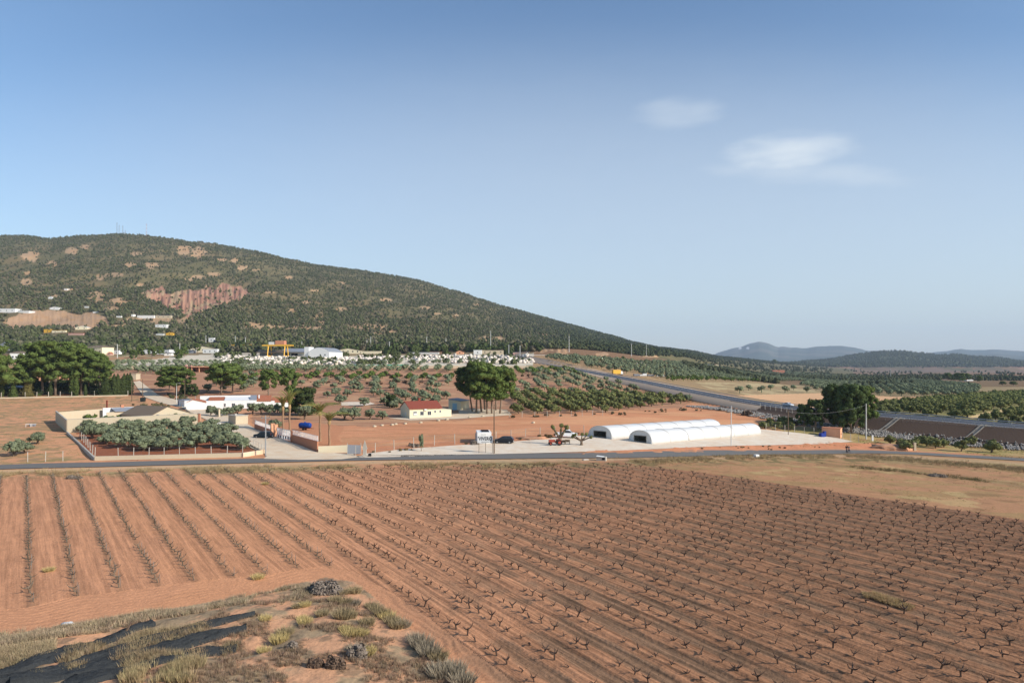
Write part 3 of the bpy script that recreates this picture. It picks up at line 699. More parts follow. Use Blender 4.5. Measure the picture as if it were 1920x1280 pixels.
def plant(proto, x, y, z, s, label, cat, group=None, rz=None, sz=None):
    def rec(o, par):
        c = o.copy(); C.objects.link(c)
        if par is not None: c.parent = par
        for ch in o.children: rec(ch, c)
        return c
    c = rec(proto, None); c.location = (x, y, z); c.rotation_euler = (0, 0, random.uniform(0, 6.28) if rz is None else rz)
    c.scale = (s * random.uniform(.86, 1.14), s * random.uniform(.86, 1.14), (sz or s) * random.uniform(.9, 1.08)); prop(c, label, cat, group); return c
# olive: unit tree 4 m wide crown, 3.6 m tall
def olive_proto(seed, cm, name='olive_tree', low=False, nleaf=70):
    rng = np.random.default_rng(seed); m = MB()
    n = rng.integers(2, 4)
    for i in range(n):
        a = rng.uniform(0, 6.28); r = .5 if n > 1 else .1
        m.tube([(0, 0, -.25), (.1 * math.cos(a), .1 * math.sin(a), .5), (r * math.cos(a), r * math.sin(a), 1.2), (r * 1.9 * math.cos(a), r * 1.9 * math.sin(a), 2.1)], [.22, .15, .10, .05], 6)
    L = []
    for i in range(17):
        a = i * 2.4 + rng.uniform(-.5, .5); rr = rng.uniform(.4, 1.55); zc = rng.uniform(1.25, 2.7) if not low else rng.uniform(.9, 2.3); rr *= 1 - .35 * max(0, zc - 1.9); s = rng.uniform(.42, .68)
        L.append((rr * math.cos(a), rr * math.sin(a), zc, s, s, s * .9))
    L.append((0, 0, 2.1 if not low else 1.7, .9, .9, .8))
    return mk_tree(name, m, leafy(L, nleaf, .17, rng), M['bark'], cm)
OLV = [olive_proto(100 + i, M['olive']) for i in range(5)]
OLY = [olive_proto(200 + i, M['olive_y'], low=i % 2 == 0) for i in range(3)]
GRN = [olive_proto(300 + i, M['green'], 'orchard_tree', True, 30) for i in range(2)]
ORD = 'first second third fourth fifth sixth seventh eighth ninth tenth eleventh twelfth thirteenth fourteenth fifteenth sixteenth seventeenth eighteenth nineteenth twentieth'.split()
def nth(k): return ORD[k] if k < 20 else str(k + 1) + {1: 'st', 2: 'nd', 3: 'rd'}.get((k + 1) % 10 if (k + 1) % 100 not in (11, 12, 13) else 0, 'th')
TREES = []      # x, y, scale, style, label, group
def orchard(px, sp, ang, jit, style, label, group, s=(.9, 1.15), skip=.05, sp2=None):
    P = [G(*p) for p in px]; P = [(p.x, p.y) for p in P]; xs, ys = zip(*P)
    c, s_ = math.cos(ang), math.sin(ang); cx, cy = sum(xs) / len(xs), sum(ys) / len(ys)
    R_ = max(max(xs) - min(xs), max(ys) - min(ys)); sp2 = sp2 or sp; n = int(R_ / min(sp, sp2)) + 2
    i, j = np.meshgrid(np.arange(-n, n), np.arange(-n, n)); a = i.ravel() * sp; b = j.ravel() * sp2
    x = cx + a * c - b * s_; y = cy + a * s_ + b * c
    x = x + RNG.uniform(-jit, jit, x.shape); y = y + RNG.uniform(-jit, jit, y.shape)
    m = inpoly(x, y, P) & (RNG.random(x.shape) > skip)
    ja = j.ravel()[m]; xm, ym = x[m], y[m]; rows = sorted(set(ja.tolist()), key=lambda r: ym[ja == r].mean()); info = {}
    for ri, r in enumerate(rows):
        for ki, t in enumerate(sorted(np.nonzero(ja == r)[0].tolist(), key=lambda t: xm[t] / ym[t])): info[t] = (ri, ki)
    for t, (q, w) in enumerate(zip(xm, ym)): TREES.append((q, w, RNG.uniform(*s), style, label, group, info[t]))
ol = 'grey-green olive tree '
for (u, v, s) in [(175, 822, 1.15), (196, 815, 1.1), (215, 826, 1.1), (236, 812, 1.05), (262, 824, 1.15), (240, 838, 1.25), (285, 812, 1.1), (300, 828, 1.1), (312, 843, 1.15), (330, 815, 1.1), (345, 828, 1.1), (365, 838, 1.1), (372, 816, 1.05), (392, 826, 1.1), (415, 838, 1.05), (410, 818, 1.0), (437, 830, .95), (450, 842, .95), (165, 809, 1.0), (222, 805, 1.1), (258, 806, 1.0), (305, 805, 1.0), (350, 803, 1.0), (393, 806, 1.0), (430, 812, .9), (270, 843, 1.1), (200, 832, .9)]:
    p = G(u, v); TREES.append((p.x, p.y, s * 1.17, 'o', 'W%d' % (0 if v > 832 else 1 if v > 818 else 2), 'olive trees in the walled plot'))
for (u, v, s, l) in [(26, 855, 1.05, 'in the dry field, nearer the road'), (47, 850, .85, 'in the dry field, leaning on its neighbour'), (70, 832, .9, 'in the dry field, smaller and farther back')]:
    p = G(u, v); TREES.append((p.x, p.y, s, 'o', ol + l, None))
for (u, v, s, l) in [(571, 786, 1.3, 'round crowned, just above the blue tank'), (646, 786, 1.15, 'first of the pair left of the cottage orchard'), (662, 788, 1.2, 'with a broad crown behind the farm palms'), (694, 786, 1.05, 'left of the cream cottage, twin crowned'), (717, 786, .85, 'nearest the cream cottage wall'), (683, 761, 1.05, 'dark, beside the pale concrete pad'), (721, 760, .95, 'in front of the green bush row'), (637, 757, 1.15, 'behind the round carob tree'), (652, 744, 1.1, 'on the open red slope above the pad'), (630, 742, 1.1, 'left on the open red slope'), (700, 741, .9, 'on the open red slope, middle'), (614, 745, .9, 'at the edge of the pines shade'), (516, 805, .9, 'behind the farm wall and gate'), (440, 778, .9, 'beside the pump house'), (660, 726, 1, 'on the red terraces'), (675, 735, 1.0, 'on the lower red terrace')]:
    p = G(u, v); TREES.append((p.x, p.y, s, 'o', ol + l, 'olive trees of the farm'))
for i, (u, v, s) in enumerate([(395, 779, .9), (410, 781, .9), (425, 779, .8), (445, 776, 1.0), (474, 777, 1.1), (490, 775, 1.0), (505, 778, 1.0), (520, 774, .9), (534, 779, .9)]):
    p = G(u, v); TREES.append((p.x, p.y, s, 'd' if i in (4, 6) else 'o', ol + 'in the white farmhouse garden', 'garden trees of the white farmhouse'))
for i, (u, v, s) in enumerate([(1669, 832, .9), (1690, 836, .8), (1697, 845, 1.05), (1713, 838, 1.0), (1724, 832, .85), (1738, 836, .9), (1754, 840, 1.0), (1748, 832, .8), (1770, 838, .9), (1802, 846, 1.05), (1822, 836, 1.0), (1860, 848, 1.15)]):
    p = G(u, v); TREES.append((p.x, p.y, s, 'y', 'olive tree on dry grass below the embankment', 'olive trees below the embankment'))
for (u, v) in [(1434, 803), (1448, 801), (1458, 805), (1470, 802), (1483, 806), (1444, 795), (1465, 794), (1480, 796)]:
    p = G(u, v); TREES.append((p.x, p.y, .8, 'y', 'small round olive tree between tunnels and pines', 'small olive trees behind the tunnels'))
orchard([(958, 778), (1105, 777), (1290, 756), (1282, 741), (1150, 741), (1000, 738), (962, 748)], 5.6, .12, .5, 'y', 'olive tree in the dense grove behind the pine clump', 'dense olive grove', (.9, 1.15), .02)
orchard([(965, 738), (1275, 738), (1180, 716), (1060, 697), (985, 697)], 8.2, .2, 1.2, 'o', 'olive tree on red ground between the grove and highway', 'scattered olive trees', (.85, 1.15), .2)
orchard([(720, 772), (830, 760), (850, 735), (700, 735), (700, 752)], 7.5, .3, 1.3, 'o', 'olive tree on the red slope above the cottage', 'olive trees above the cottage', (.9, 1.1), .15)
orchard([(560, 740), (850, 732), (840, 712), (560, 716)], 8.5, .15, 1.5, 'o', 'olive tree on the open red terraces', 'olive trees on the terraces', (.95, 1.25), .25)
orchard([(440, 704), (480, 699), (860, 698), (860, 691), (300, 690), (250, 700)], 6.5, .02, .8, 'o', 'of the long rows before the stone yard', 'olive trees of the long rows before the stone yard', (1.0, 1.2), .04)
orchard([(470, 714), (860, 713), (860, 706), (470, 705)], 7, .02, .5, 'g', 'on the red terraces', 'trees on the red terraces', (.95, 1.15), .02, 9)
orchard([(360, 735), (480, 735), (480, 700), (360, 702)], 8, .2, 1.5, 'o', 'behind the forked pine', 'olive trees behind the forked pine', (.9, 1.1), .25)
orchard([(215, 700), (330, 698), (340, 690), (215, 690)], 7, .2, 1.5, 'o', 'beyond the clipped cypress row', 'olive trees beyond the clipped cypress row', (.9, 1.1), .2)
orchard([(210, 686.5), (330, 685.5), (560, 685), (870, 683), (1040, 684), (1040, 679), (870, 678), (520, 680), (215, 679)], 8, .05, 1.0, 'o', 'along the stone yard', 'olive trees along the stone yard', (.8, 1.0), .08)
orchard([(880, 704), (1060, 705), (1100, 706), (1060, 694), (900, 693)], 7, .1, .8, 'g', 'right of the pine clump', 'trees right of the pine clump', (.9, 1.1), .05, 10)
orchard([(1020, 676), (1080, 690), (1150, 697), (1250, 712), (1500, 715), (1660, 722), (1640, 706), (1480, 697), (1330, 687), (1200, 680), (1100, 672), (1040, 668)], 7.5, .25, 1.0, 'o', 'beyond the highway', 'olive trees beyond the highway', (1.0, 1.25), .06)
orchard([(1250, 716), (1440, 716), (1440, 711), (1240, 711)], 7, .1, .8, 'g', 'along the highway lay-by', 'trees along the highway lay-by', (.8, 1.0), .05)
orchard([(1640, 742), (1690, 744), (1830, 745), (1840, 725), (1700, 712), (1560, 706), (1500, 722), (1560, 736)], 11.5, .62, .5, 'o', 'of the slanting rows at right', 'olive trees of the slanting rows at right', (1.05, 1.25), .04, 6.0)
orchard([(1640, 775), (1646, 762), (1750, 752), (1880, 740), (2020, 736), (2020, 752), (1930, 757), (1860, 770), (1810, 785)], 5.2, .35, .4, 'y', 'x', 'trees of the green grove', (.95, 1.15), .03, 6.0)
orchard([(1835, 786), (1870, 778), (1960, 765), (2060, 766), (2060, 806), (1930, 798)], 5.2, .35, .4, 'y', 'x', 'far green grove', (.95, 1.15), .03, 6.0)
for i, (u, v, s) in enumerate([(1387, 737, 1.3), (1428, 736, 1.3), (1445, 731, 1.2), (1472, 736, 1.35), (1488, 731, 1.2), (1513, 736, 1.3), (1530, 732, 1.1), (1290, 752, .9), (1310, 750, .8), (1553, 728, 1.2), (1404, 732, 1.1)]):
    p = G(u, v); TREES.append((p.x, p.y, s, 'o', 'broad olive tree on bare ground just beyond the highway', 'olive trees beyond the highway'))
def hwclear(t):
    d, _ = hw_dist(np.array([t[0]]), np.array([t[1]])); return d[0] > HWW + 3.5
A = np.array([(t[0], t[1]) for t in TREES]); D_, _ = hw_dist(A[:, 0], A[:, 1])
_yh = G(338, 697).y
TREES = [t for t, d in zip(TREES, D_) if d > HWW + 3.5 and not (328 < U0 + F * t[0] / t[1] < 405 and _yh - 75 < t[1] < _yh + 18)]
order = sorted(range(len(TREES)), key=lambda i: -TREES[i][2] / TREES[i][1] - (10 if TREES[i][4] is None else 0) * 0)
near_set = set(order[:296])
STY = {'o': OLV, 'y': OLY, 'g': GRN, 'd': OLV}
OCOL = {'o': srgb(112, 120, 92), 'y': srgb(110, 114, 68), 'g': srgb(82, 98, 46), 'd': srgb(70, 80, 54)}
zone_names = lambda x, y, u: 'small olive tree in the far grove along the highway' if u > 1000 else 'olive tree in the long rows before the stone yard'
rest = []
wl = {k: sorted(t[0] for t in TREES if t[4] == 'W%d' % k) for k in range(3)}
for i, tr in enumerate(TREES):
    (x, y, s, st, lab, grp) = tr[:6]; inf = tr[6] if len(tr) > 6 else None
    if i not in near_set: rest.append((x, y, s, st)); continue
    pr = STY[st][random.randrange(len(STY[st]))]; u = U0 + F * x / y
    if lab is None:
        lab = {'o': zone_names(x, y, u), 'y': 'yellow-green orchard tree in the broad grove beyond the embankment', 'g': 'bright green small orchard tree on the red terraces', 'd': 'dark garden tree'}[st]
        grp = {'o': 'rows of olive trees', 'y': 'trees of the green grove', 'g': 'bright green orchard trees', 'd': 'trees'}[st]
    if lab[0] == 'W' and len(lab) == 2:
        k = int(lab[1]); lab = 'olive tree, %s from the left in the %s of the walled plot' % (nth(wl[k].index(x)), ('front row', 'middle', 'back row')[k])
        s = s * 1.06
    elif inf: lab = '%s, %s in row %s back' % ({'o': 'olive tree', 'y': 'green orchard tree', 'g': 'small bright green tree'}[st] + {'far green grove': ' beyond the right lane', 'dense olive grove': ' of the dense grove', 'scattered olive trees': ' on red ground by the highway', 'olive trees above the cottage': ' above the cottage', 'olive trees on the terraces': ' on the open terraces', 'trees of the green grove': ' beyond the embankment'}.get(grp, ' ' + lab), nth(inf[1]), 'one two three four five six seven eight nine ten eleven twelve thirteen fourteen fifteen sixteen seventeen eighteen nineteen twenty'.split()[inf[0]] if inf[0] < 20 else str(inf[0] + 1))
    elif grp and grp.startswith(('olive trees below', 'garden trees', 'small olive', 'olive trees beyond')):
        sib = sorted(t[0] / t[1] for t in TREES if t[5] == grp); lab = lab + ', ' + nth(sib.index(x / y)) + ' from the left'
    plant(pr, x, y, gz(x, y) - .05 - (.35 if 'walled plot' in lab else 0), s, lab, 'olive tree' if st != 'g' else 'orchard tree', grp, sz=s * (.84 if 'walled plot' in lab else 1))
def lump(seed, n, nleaf):
    rng = np.random.default_rng(seed); L = []
    for i in range(n):
        a = i * 2.4; r = rng.uniform(.5, 1.2); L.append((r * math.cos(a), r * math.sin(a), rng.uniform(1.3, 2.3), .95, .95, .8))
    V, T = leafy(L, nleaf, .34, rng, I1, .25)
    m = MB().tube([(0, 0, -.3), (0, 0, 1.6)], [.22, .12], 4, False)
    V2 = np.array([tuple(v) for v in m.v]); T2 = np.array([(f[0], f[1], f[2]) for f in m.f] + [(f[0], f[2], f[3]) for f in m.f]) + len(V)
    return np.concatenate([V, V2]), np.concatenate([T, T2])
rest = [r for r in rest if abs(U0 + F * r[0] / r[1] - 960) < 1150]
for k in range(2):
    rr_ = rest[k::2]
    P = np.array([(r[0], r[1]) for r in rr_]); zz = ground(P[:, 0], P[:, 1])
    cols = np.array([OCOL[r[3]] for r in rr_]) * RNG.uniform(.8, 1.15, (len(rr_), 1))
    scatter('olive_grove', lump(7 + k, 5, 26), np.column_stack([P, zz]), np.array([r[2] for r in rr_]), cols, M['forest'], label='far rows of olive trees across the plain')
# ---- pines
def pine_proto(seed, cm, h=14, rad=4.5, base=.45, lean=0.0, nl=34, name='pine_tree', flat=.72, fork=False, tm=None, leaf=.26, nleaf=95, col=False):
    rng = np.random.default_rng(seed); m = MB(); tx = lean * h * .5
    top = (tx, 0, h * .86)
    tr = [(0, 0, -.4), (tx * .25 + .1, .05, h * .22), (tx * .6, -.1, h * .5), top]
    m.tube(tr, [.30, .24, .18, .07], 7)
    if fork: m.tube([tr[1], (1.2, .2, h * .36), (2.4, .3, h * .6)], [.18, .13, .06], 6)
    L = []; nl = int(nl * 1.9)
    for i in range(nl):
        a = i * 2.399 + rng.uniform(-.3, .3); t = (i + .5) / nl
        zz_ = base + (1 - base) * (.10 + .84 * rng.uniform() ** .8)
        k = (zz_ - base) / (1 - base); env = math.sqrt(max(.05, 1 - (k * 1.05 - .35) ** 2 / .62)) if not col else 1 - .3 * k ** 3
        r = rad * env * rng.uniform(.35, .92); s = rng.uniform(.13, .27) * rad
        cx, cy, cz = tx * zz_ + r * math.cos(a), r * math.sin(a), h * zz_ - s * .4
        L.append((cx, cy, cz, s, s, s * flat))
        if i % 6 == 0: m.tube([(tx * zz_ * .8, 0, cz - rad * .35), (cx * .6 + tx * zz_ * .4, cy * .6, cz - s * .3), (cx, cy, cz)], [.12, .07, .03], 5)
    return mk_tree(name, m, leafy(L, nleaf, leaf, rng), tm or M['bark_pale'], cm)
def put(proto, u, v, hpx, h0, label, cat='pine tree', group=None, rz=None, wide=1.0, base_u=None):
    p = G(u, v); s = H(hpx, p.y) / h0
    o = plant(proto, p.x, p.y, p.z - .1, s * wide, label, cat, group, rz); o.scale = (s * wide, s * wide, s); return o
PA = pine_proto(1, M['pine'], 14, 4.6, .30, .14, 40); PB = pine_proto(2, M['pine'], 14, 4.8, .28, -.07, 42); PC = pine_proto(3, M['pine_dark'], 14, 4.4, .33, .26, 38)
PD = pine_proto(4, M['pine_dark'], 12, 4.9, .08, 0, 70, nleaf=80, col=True); PE = pine_proto(5, M['pine_dark'], 8, 3.4, .16, .05, 30); PF = pine_proto(6, M['pine'], 13, 5.0, .22, 0, 50)
gpn = 'pines of the central clump'
put(PC, 886, 771, 88, 14, 'leaning dark pine at the outer left of the central clump', group=gpn, rz=R(172))
put(PC, 893, 774, 97, 14, 'tall dark pine second in the central clump', group=gpn, rz=R(80), wide=1.05)
put(PA, 903, 772, 98, 14, 'pine with crown over the small shed with the blue door', group=gpn, rz=R(200))
put(PB, 913, 776, 96, 14, 'pale trunked pine in the middle of the central clump', group=gpn, rz=R(10), wide=1.05)
put(PA, 909, 768, 92, 14, 'pine at the back of the central clump', group=gpn, rz=R(120))
put(PB, 922, 775, 92, 14, 'pine right of the pale trunks in the central clump', group=gpn, rz=R(140))
put(PA, 937, 775, 88, 14, 'rightmost pine of the central clump, trunk standing apart', group=gpn, rz=R(0), wide=1.05)
put(PB, 930, 769, 86, 14, 'slightly lower pine behind the right end of the central clump', group=gpn, rz=R(60))
put(PE, 1529, 808, 62, 8, 'dark low pine left of the orange shed', rz=R(30), wide=.82)
put(PE, 1508, 805, 50, 8, 'small dark pine at the left end by the orange shed', rz=R(200), wide=.72)
put(PD, 1573, 806, 92, 12, 'huge dark pine behind the orange shed', rz=R(10), wide=.82)
put(PD, 1596, 812, 97, 12, 'huge pine right of the orange shed, tallest there', rz=R(130), wide=.78)
put(PF, 1622, 806, 86, 13, 'big pine next to the concrete pole, lit on its right', rz=R(210), wide=.70)
gl = 'pines of the fenced grove'
for i, (u, v, h, pr, w, lab) in enumerate([(56, 742, 82, PF, .95, 'darkest big pine at the left of the fenced grove'), (80, 740, 102, PA, 1.15, 'tall pine of the fenced grove with twin pale trunks below'), (104, 741, 107, PB, 1.15, 'tall bright green pine in the middle of the fenced grove'), (128, 738, 98, PA, 1.1, 'broad pine of the fenced grove above the twin cypresses'), (152, 740, 92, PB, 1.05, 'pine of the fenced grove right of the twin cypresses'), (167, 738, 84, PA, 1.0, 'pine of the fenced grove with a forked trunk'), (188, 740, 76, PB, .95, 'pine at the right end of the fenced grove, pale trunk'), (178, 733, 74, PA, .95, 'lower pine behind the right end of the fenced grove'), (92, 728, 84, PB, 1.1, 'pine at the back of the fenced grove'), (-12, 746, 104, PF, .85, 'big sunlit pine cut by the left frame edge')]):
    put(pr, u, v, h, 14 if pr is not PF else 13, lab, group=gl, wide=w)
put(PB, 331, 741, 58, 14, 'round pine with a dark low branch by the track', rz=1, wide=1.75)
put(PF, 318, 733, 48, 13, 'pine crown behind the round one by the track', rz=2, wide=1.15)
PG = pine_proto(8, M['pine'], 12, 5, .35, .1, 40, fork=True)
put(PG, 414, 739, 62, 12, 'pine with a pale forked trunk behind the white farmhouse', rz=0, wide=1.2)
put(PF, 436, 737, 58, 13, 'bright green pine right of the forked one', rz=1.2, wide=1.15)
PH = pine_proto(9, M['pine'], 10, 3.6, .2, 0, 30)
put(PH, 503, 744, 55, 10, 'green pine left of the pair behind the palms', rz=.4, wide=.95)
put(PH, 541, 752, 66, 10, 'green pine right of the pair behind the palms', rz=2.0, wide=.85)
CB = pine_proto(12, M['dark_leaf'], 7, 4.0, .06, 0, 40, name='carob_tree', tm=M['bark'])
put(CB, 569, 778, 54, 7, 'big round dark carob tree behind the palms', 'carob tree', wide=.95)
put(CB, 361, 742, 24, 7, 'dark bush at the track beside the light pole', 'bush', wide=.9)
put(CB, 347, 740, 20, 7, 'loose grey-green bush under the round pine', 'bush', wide=.9)
put(CB, 734, 764, 26, 7, 'dark green bushy tree left behind the cream cottage', 'tree', wide=.8)
# ---- cypresses and garden conifers
def cyp_proto(seed, cm, w=.9, h=8, cone=False):
    rng = np.random.default_rng(seed); L = []
    for i in range(16):
        t = i / 15; r = w * ((1 - t) ** .9 + .06 if cone else math.sin(math.pi * min(1, .18 + t * .80)) ** .7)
        L.append((rng.uniform(-.12, .12), rng.uniform(-.12, .12), h * (.05 + .9 * t), max(.18, r), max(.18, r), h * .06))
    return mk_tree('cypress' if not cone else 'conifer', MB().tube([(0, 0, -.3), (0, 0, h * .2)], [.18, .14], 6), leafy(L, 55, .22, rng, rough=.12), M['bark'], cm)
C1 = cyp_proto(1, M['cypress']); C2 = cyp_proto(2, M['cypress'], 1.5, 5, True); C3 = cyp_proto(3, M['brown_con'], 2.2, 7, True); C4 = cyp_proto(4, M['dark_leaf'], 1.1, 6)
put(C1, 136, 742, 48, 8, 'dark left one of the twin tall cypresses behind the fence', 'cypress', wide=1.0)
put(C1, 143, 742, 50, 8, 'lighter right one of the twin tall cypresses behind the fence', 'cypress', wide=.9)
put(C2, 25, 744, 31, 5, 'small green cone shaped conifer behind the fence', 'conifer', wide=.9)
put(C3, 52, 743, 41, 7, 'bronze cone shaped conifer behind the fence', 'conifer', wide=.95)
put(C2, 72, 742, 17, 5, 'little conifer right of the bronze one', 'conifer')
put(C4, 94, 742, 25, 6, 'stubby cypress third from the left behind the fence', 'cypress')
put(C4, 160, 742, 22, 6, 'stubby cypress right of the twin cypresses', 'cypress', wide=.8)
put(C1, 4, 744, 36, 8, 'slim cypress at the left frame edge', 'cypress', wide=.9)
C5 = cyp_proto(5, M['dark_leaf'], 2.6, 5, True)
put(C5, 200, 741, 34, 5, 'dark low conifer mass beside the fenced grove', 'conifer', wide=1.1)
for i, u in enumerate((214, 221, 227, 233, 239, 244)):
    put(C4, u, 741 - i * .3, 40 - (i == 2) * 8, 6, nth(i) + ' cypress from the left in the clipped row at the track corner', 'cypress', group='cypress row at the track corner', wide=.85)
# buildings of the village: name, label, column, base row, width, height (photo pixels), depth, materials, roof, turn
VILL = [ # name, label, u0, v0, wpx, hpx, depth, wall, roof, type, rot
 ('house', 'cream two storey villa with a hipped brown roof and dark sign letters', 160, 666, 38, 19, 12, 'cream', 'tile_brown', 'hip', -14),
 ('house', 'low white house right of the cream villa', 206, 664, 18, 8, 8, 'white', 'roof_grey', 'flat', -5), ('house', 'tiny pinkish hut just right of the cream villa', 201, 666, 6, 6, 4, 'pink', 'tile', 'gable', 0),
 ('house', 'white house with a flat roof and tank right of the dark sheds', 294, 664, 26, 9, 8, 'white', 'roof_grey', 'flat', -10), ('shed', 'dark fronted row of sheds before the village trees', 264, 663, 27, 8, 6, 'frame', 'roof_grey', 'flat', 0),
 ('house', 'small white cube house with a grey dome like roof', 308, 667, 13, 7, 5, 'white', 'roof_grey', 'hip', 6), ('house', 'broad house with a brown roof and cream gable', 357, 661, 46, 12, 12, 'cream', 'tile_brown', 'gable', 0),
 ('house', 'white block in front of the cream gable', 380, 662, 27, 8, 4, 'white', 'white', 'flat', 0), ('shed', 'open white canopy left of the brown roofed house', 338, 662, 24, 6, 6, 'roof_grey', 'white', 'flat', 0),
 ('house', 'yellow villa among trees at the foot of the orange slope', 82, 624, 14, 7, 8, 'yellow', 'yellow', 'flat', 0), ('house', 'long yellow wing right of the yellow villa', 97, 624, 26, 5, 6, 'cream', 'yellow', 'flat', 0),
 ('house', 'cream gabled house at the foot of the orange slope', 141, 618, 21, 7, 8, 'cream', 'white', 'gable', 8), ('house', 'long pinkish low house below the cream gabled one', 128, 628, 28, 4, 6, 'pink', 'tile', 'flat', 0),
 ('house', 'white terrace building on the orange hill, far left', -4, 585, 32, 7, 10, 'white', 'roof_grey', 'flat', 0), ('house', 'low white wing right of the far left terrace building', 34, 586, 20, 4, 8, 'frame', 'roof_grey', 'flat', 0),
 ('house', 'white hut with a chimney on top of the orange hill', 93, 580, 17, 5, 7, 'white', 'frame', 'gable', 0), ('house', 'long white low building on the right orange terrace', 257, 595, 32, 4, 8, 'white', 'frame', 'flat', 0),
 ('house', 'grey roofed long building on the right orange terrace', 292, 596, 28, 5, 8, 'stonew', 'roof_grey', 'flat', 0), ('house', 'bright white box building below the right terrace', 291, 613, 21, 5, 8, 'white', 'white', 'flat', 0),
 ('house', 'small yellow house with a chimney in the middle of the slope', 311, 628, 13, 5, 6, 'yellow', 'yellow', 'gable', 0), ('house', 'white wall like house left of the small yellow one', 292, 628, 14, 3, 5, 'frame', 'white', 'gable', 0),
 ('house', 'white tower like house rising behind the village trees', 391, 641, 10, 8, 6, 'white', 'white', 'flat', 0), ('hut', 'tiny white hut high on the wooded slope at left', 120, 544, 6, 3, 5, 'white', 'frame', 'flat', 0),
 ('hut', 'white hut between trees above the orange hill', 90, 560, 7, 4, 5, 'white', 'frame', 'gable', 0), ('hut', 'small white hut at the left of the upper terrace', 246, 593, 4, 4, 4, 'white', 'frame', 'flat', 0),
 ('hut', 'whitish ruin beside the pale slope', 158, 577, 8, 3, 5, 'frame', 'frame', 'flat', 0), ('house', 'white building left of the pale terrace walls', 174, 587, 17, 3, 6, 'white', 'frame', 'flat', 0), ('hut', 'small white hut at the edge of the orange slope', 218, 595, 9, 3, 5, 'white', 'frame', 'flat', 0),
 ('warehouse', 'low cream warehouse with a shallow gable right of the hangar', 630, 663, 45, 10, 14, 'cream', 'tile_brown', 'gable', 0), ('wall_block', 'long cream wall right of the cream warehouse', 676, 663, 38, 5, 4, 'cream', 'cream', 'flat', 0),
 ('warehouse', 'long low pale sheds before the dark trees in mid distance', 768, 664, 54, 4, 8, 'frame', 'roof_grey', 'flat', 0), ('house', 'white block house left of the long tan wall', 888, 664, 15, 8, 8, 'white', 'white', 'flat', 0),
 ('warehouse', 'long tan building right of the white block house', 904, 663, 40, 7, 8, 'stonew', 'tile_brown', 'flat', 0), ('house', 'small orange gabled hut before dark trees', 855, 664, 14, 7, 6, 'orange_w', 'tile', 'gable', 0),
 ('warehouse', 'white low building beside the highway start', 980, 670, 46, 5, 8, 'white', 'white', 'flat', 4), ('warehouse', 'grey brown flat building behind the highway start', 962, 666, 30, 6, 10, 'pink', 'roof_grey', 'flat', 0),
 ('house', 'pale long greenhouse roof among the far olives', 1194, 682, 17, 4, 8, 'white', 'white', 'flat', 0), ('hut', 'tiny white hut among the far olives', 1298, 691, 4, 5, 4, 'white', 'frame', 'flat', 0),
 ('house', 'cream little house at the end of the hill slope', 1339, 688, 10, 5, 8, 'cream', 'tile', 'gable', 0), ('barn', 'dark barn left of the cream little house', 1325, 688, 12, 5, 8, 'roof_grey', 'roof_grey', 'gable', 0),
 ('house', 'far house with a red roof and a yellow end', 1450, 699, 22, 5, 9, 'brick', 'tile', 'gable', 0), ('house', 'distant white farm house between dark trees', 1812, 714, 13, 4, 9, 'white', 'tile', 'gable', 0),
 ('house', 'distant pale farm building at right', 1864, 711, 8, 3, 9, 'cream', 'tile', 'flat', 0), ('house', 'white villa with a red tiled roof at the left behind the pines', 18, 676, 22, 18, 10, 'white', 'tile_brown', 'hip', 10),
 ('shed', 'pale blue grey industrial shed at the left edge', -3, 656, 20, 14, 12, 'roof_grey', 'roof_grey', 'gable', 0), ('hut', 'tan ruin hut beside the clipped cypress row', 243, 712, 12, 12, 4, 'stonew', 'stonew', 'flat', 0),
 ('house', 'low grey house in shade under the grove pines', 4, 738, 36, 14, 6, 'stonew', 'roof_grey', 'gable', 0)]
# undergrowth behind the fenced grove and along hedges
def shrubs(name, px, n, s, col, label, thr=.0, sd=1):
    P = [G(*p) for p in px]; P = [(p.x, p.y) for p in P]; xs, ys = zip(*P); x = RNG.uniform(min(xs), max(xs), n); y = RNG.uniform(min(ys), max(ys), n)
    m = inpoly(x, y, P) & (fbm(x / 4, y / 4, 3, sd) > thr); x, y = x[m], y[m]; z = ground(x, y)
    rng = np.random.default_rng(sd); base = leafy([(0, 0, .4, .6, .6, .45), (.4, .1, .5, .4, .4, .4), (-.3, .3, .5, .4, .4, .35)], 40, .16, rng, I1, .3)
    scatter(name, base, np.column_stack([x, y, z]), RNG.uniform(s[0], s[1], len(x)), np.array(srgb(*col)) * RNG.uniform(.6, 1.25, (len(x), 1)), M['forest'], label=label)
shrubs('undergrowth', [(-60, 742), (235, 738), (225, 722), (-60, 722)], 1300, (1.2, 3.6), (52, 62, 36), 'dark undergrowth under the pines of the fenced grove', .40, 700)
shrubs('bramble_hedge', [(1190, 806), (1420, 800), (1480, 792), (1580, 792), (1580, 796), (1480, 798), (1420, 806)], 500, (.5, 1.1), (86, 74, 54), 'brown bramble line behind the tunnels', .42, 701)
shrubs('bramble_hedge', [(960, 780), (1130, 777), (1280, 766), (1400, 770), (1400, 773), (1280, 770), (1130, 781), (960, 784)], 420, (.4, .9), (92, 84, 60), 'low brambles along the front of the dense grove', .46, 702)
shrubs('field_scrub', [(1500, 757), (1580, 749), (1640, 752), (1690, 752), (1800, 748), (1690, 758), (1640, 762)], 260, (.6, 1.4), (84, 76, 54), 'scrub on the bare strip beyond the highway', .45, 703)
shrubs('bank_scrub', [(680, 848), (860, 834), (930, 826), (1000, 818), (1090, 812), (1090, 818), (1000, 826), (930, 830), (860, 838), (690, 852)], 500, (.25, .6), (104, 90, 62), 'tufts and weeds on the red bank behind the yard', .52, 704)
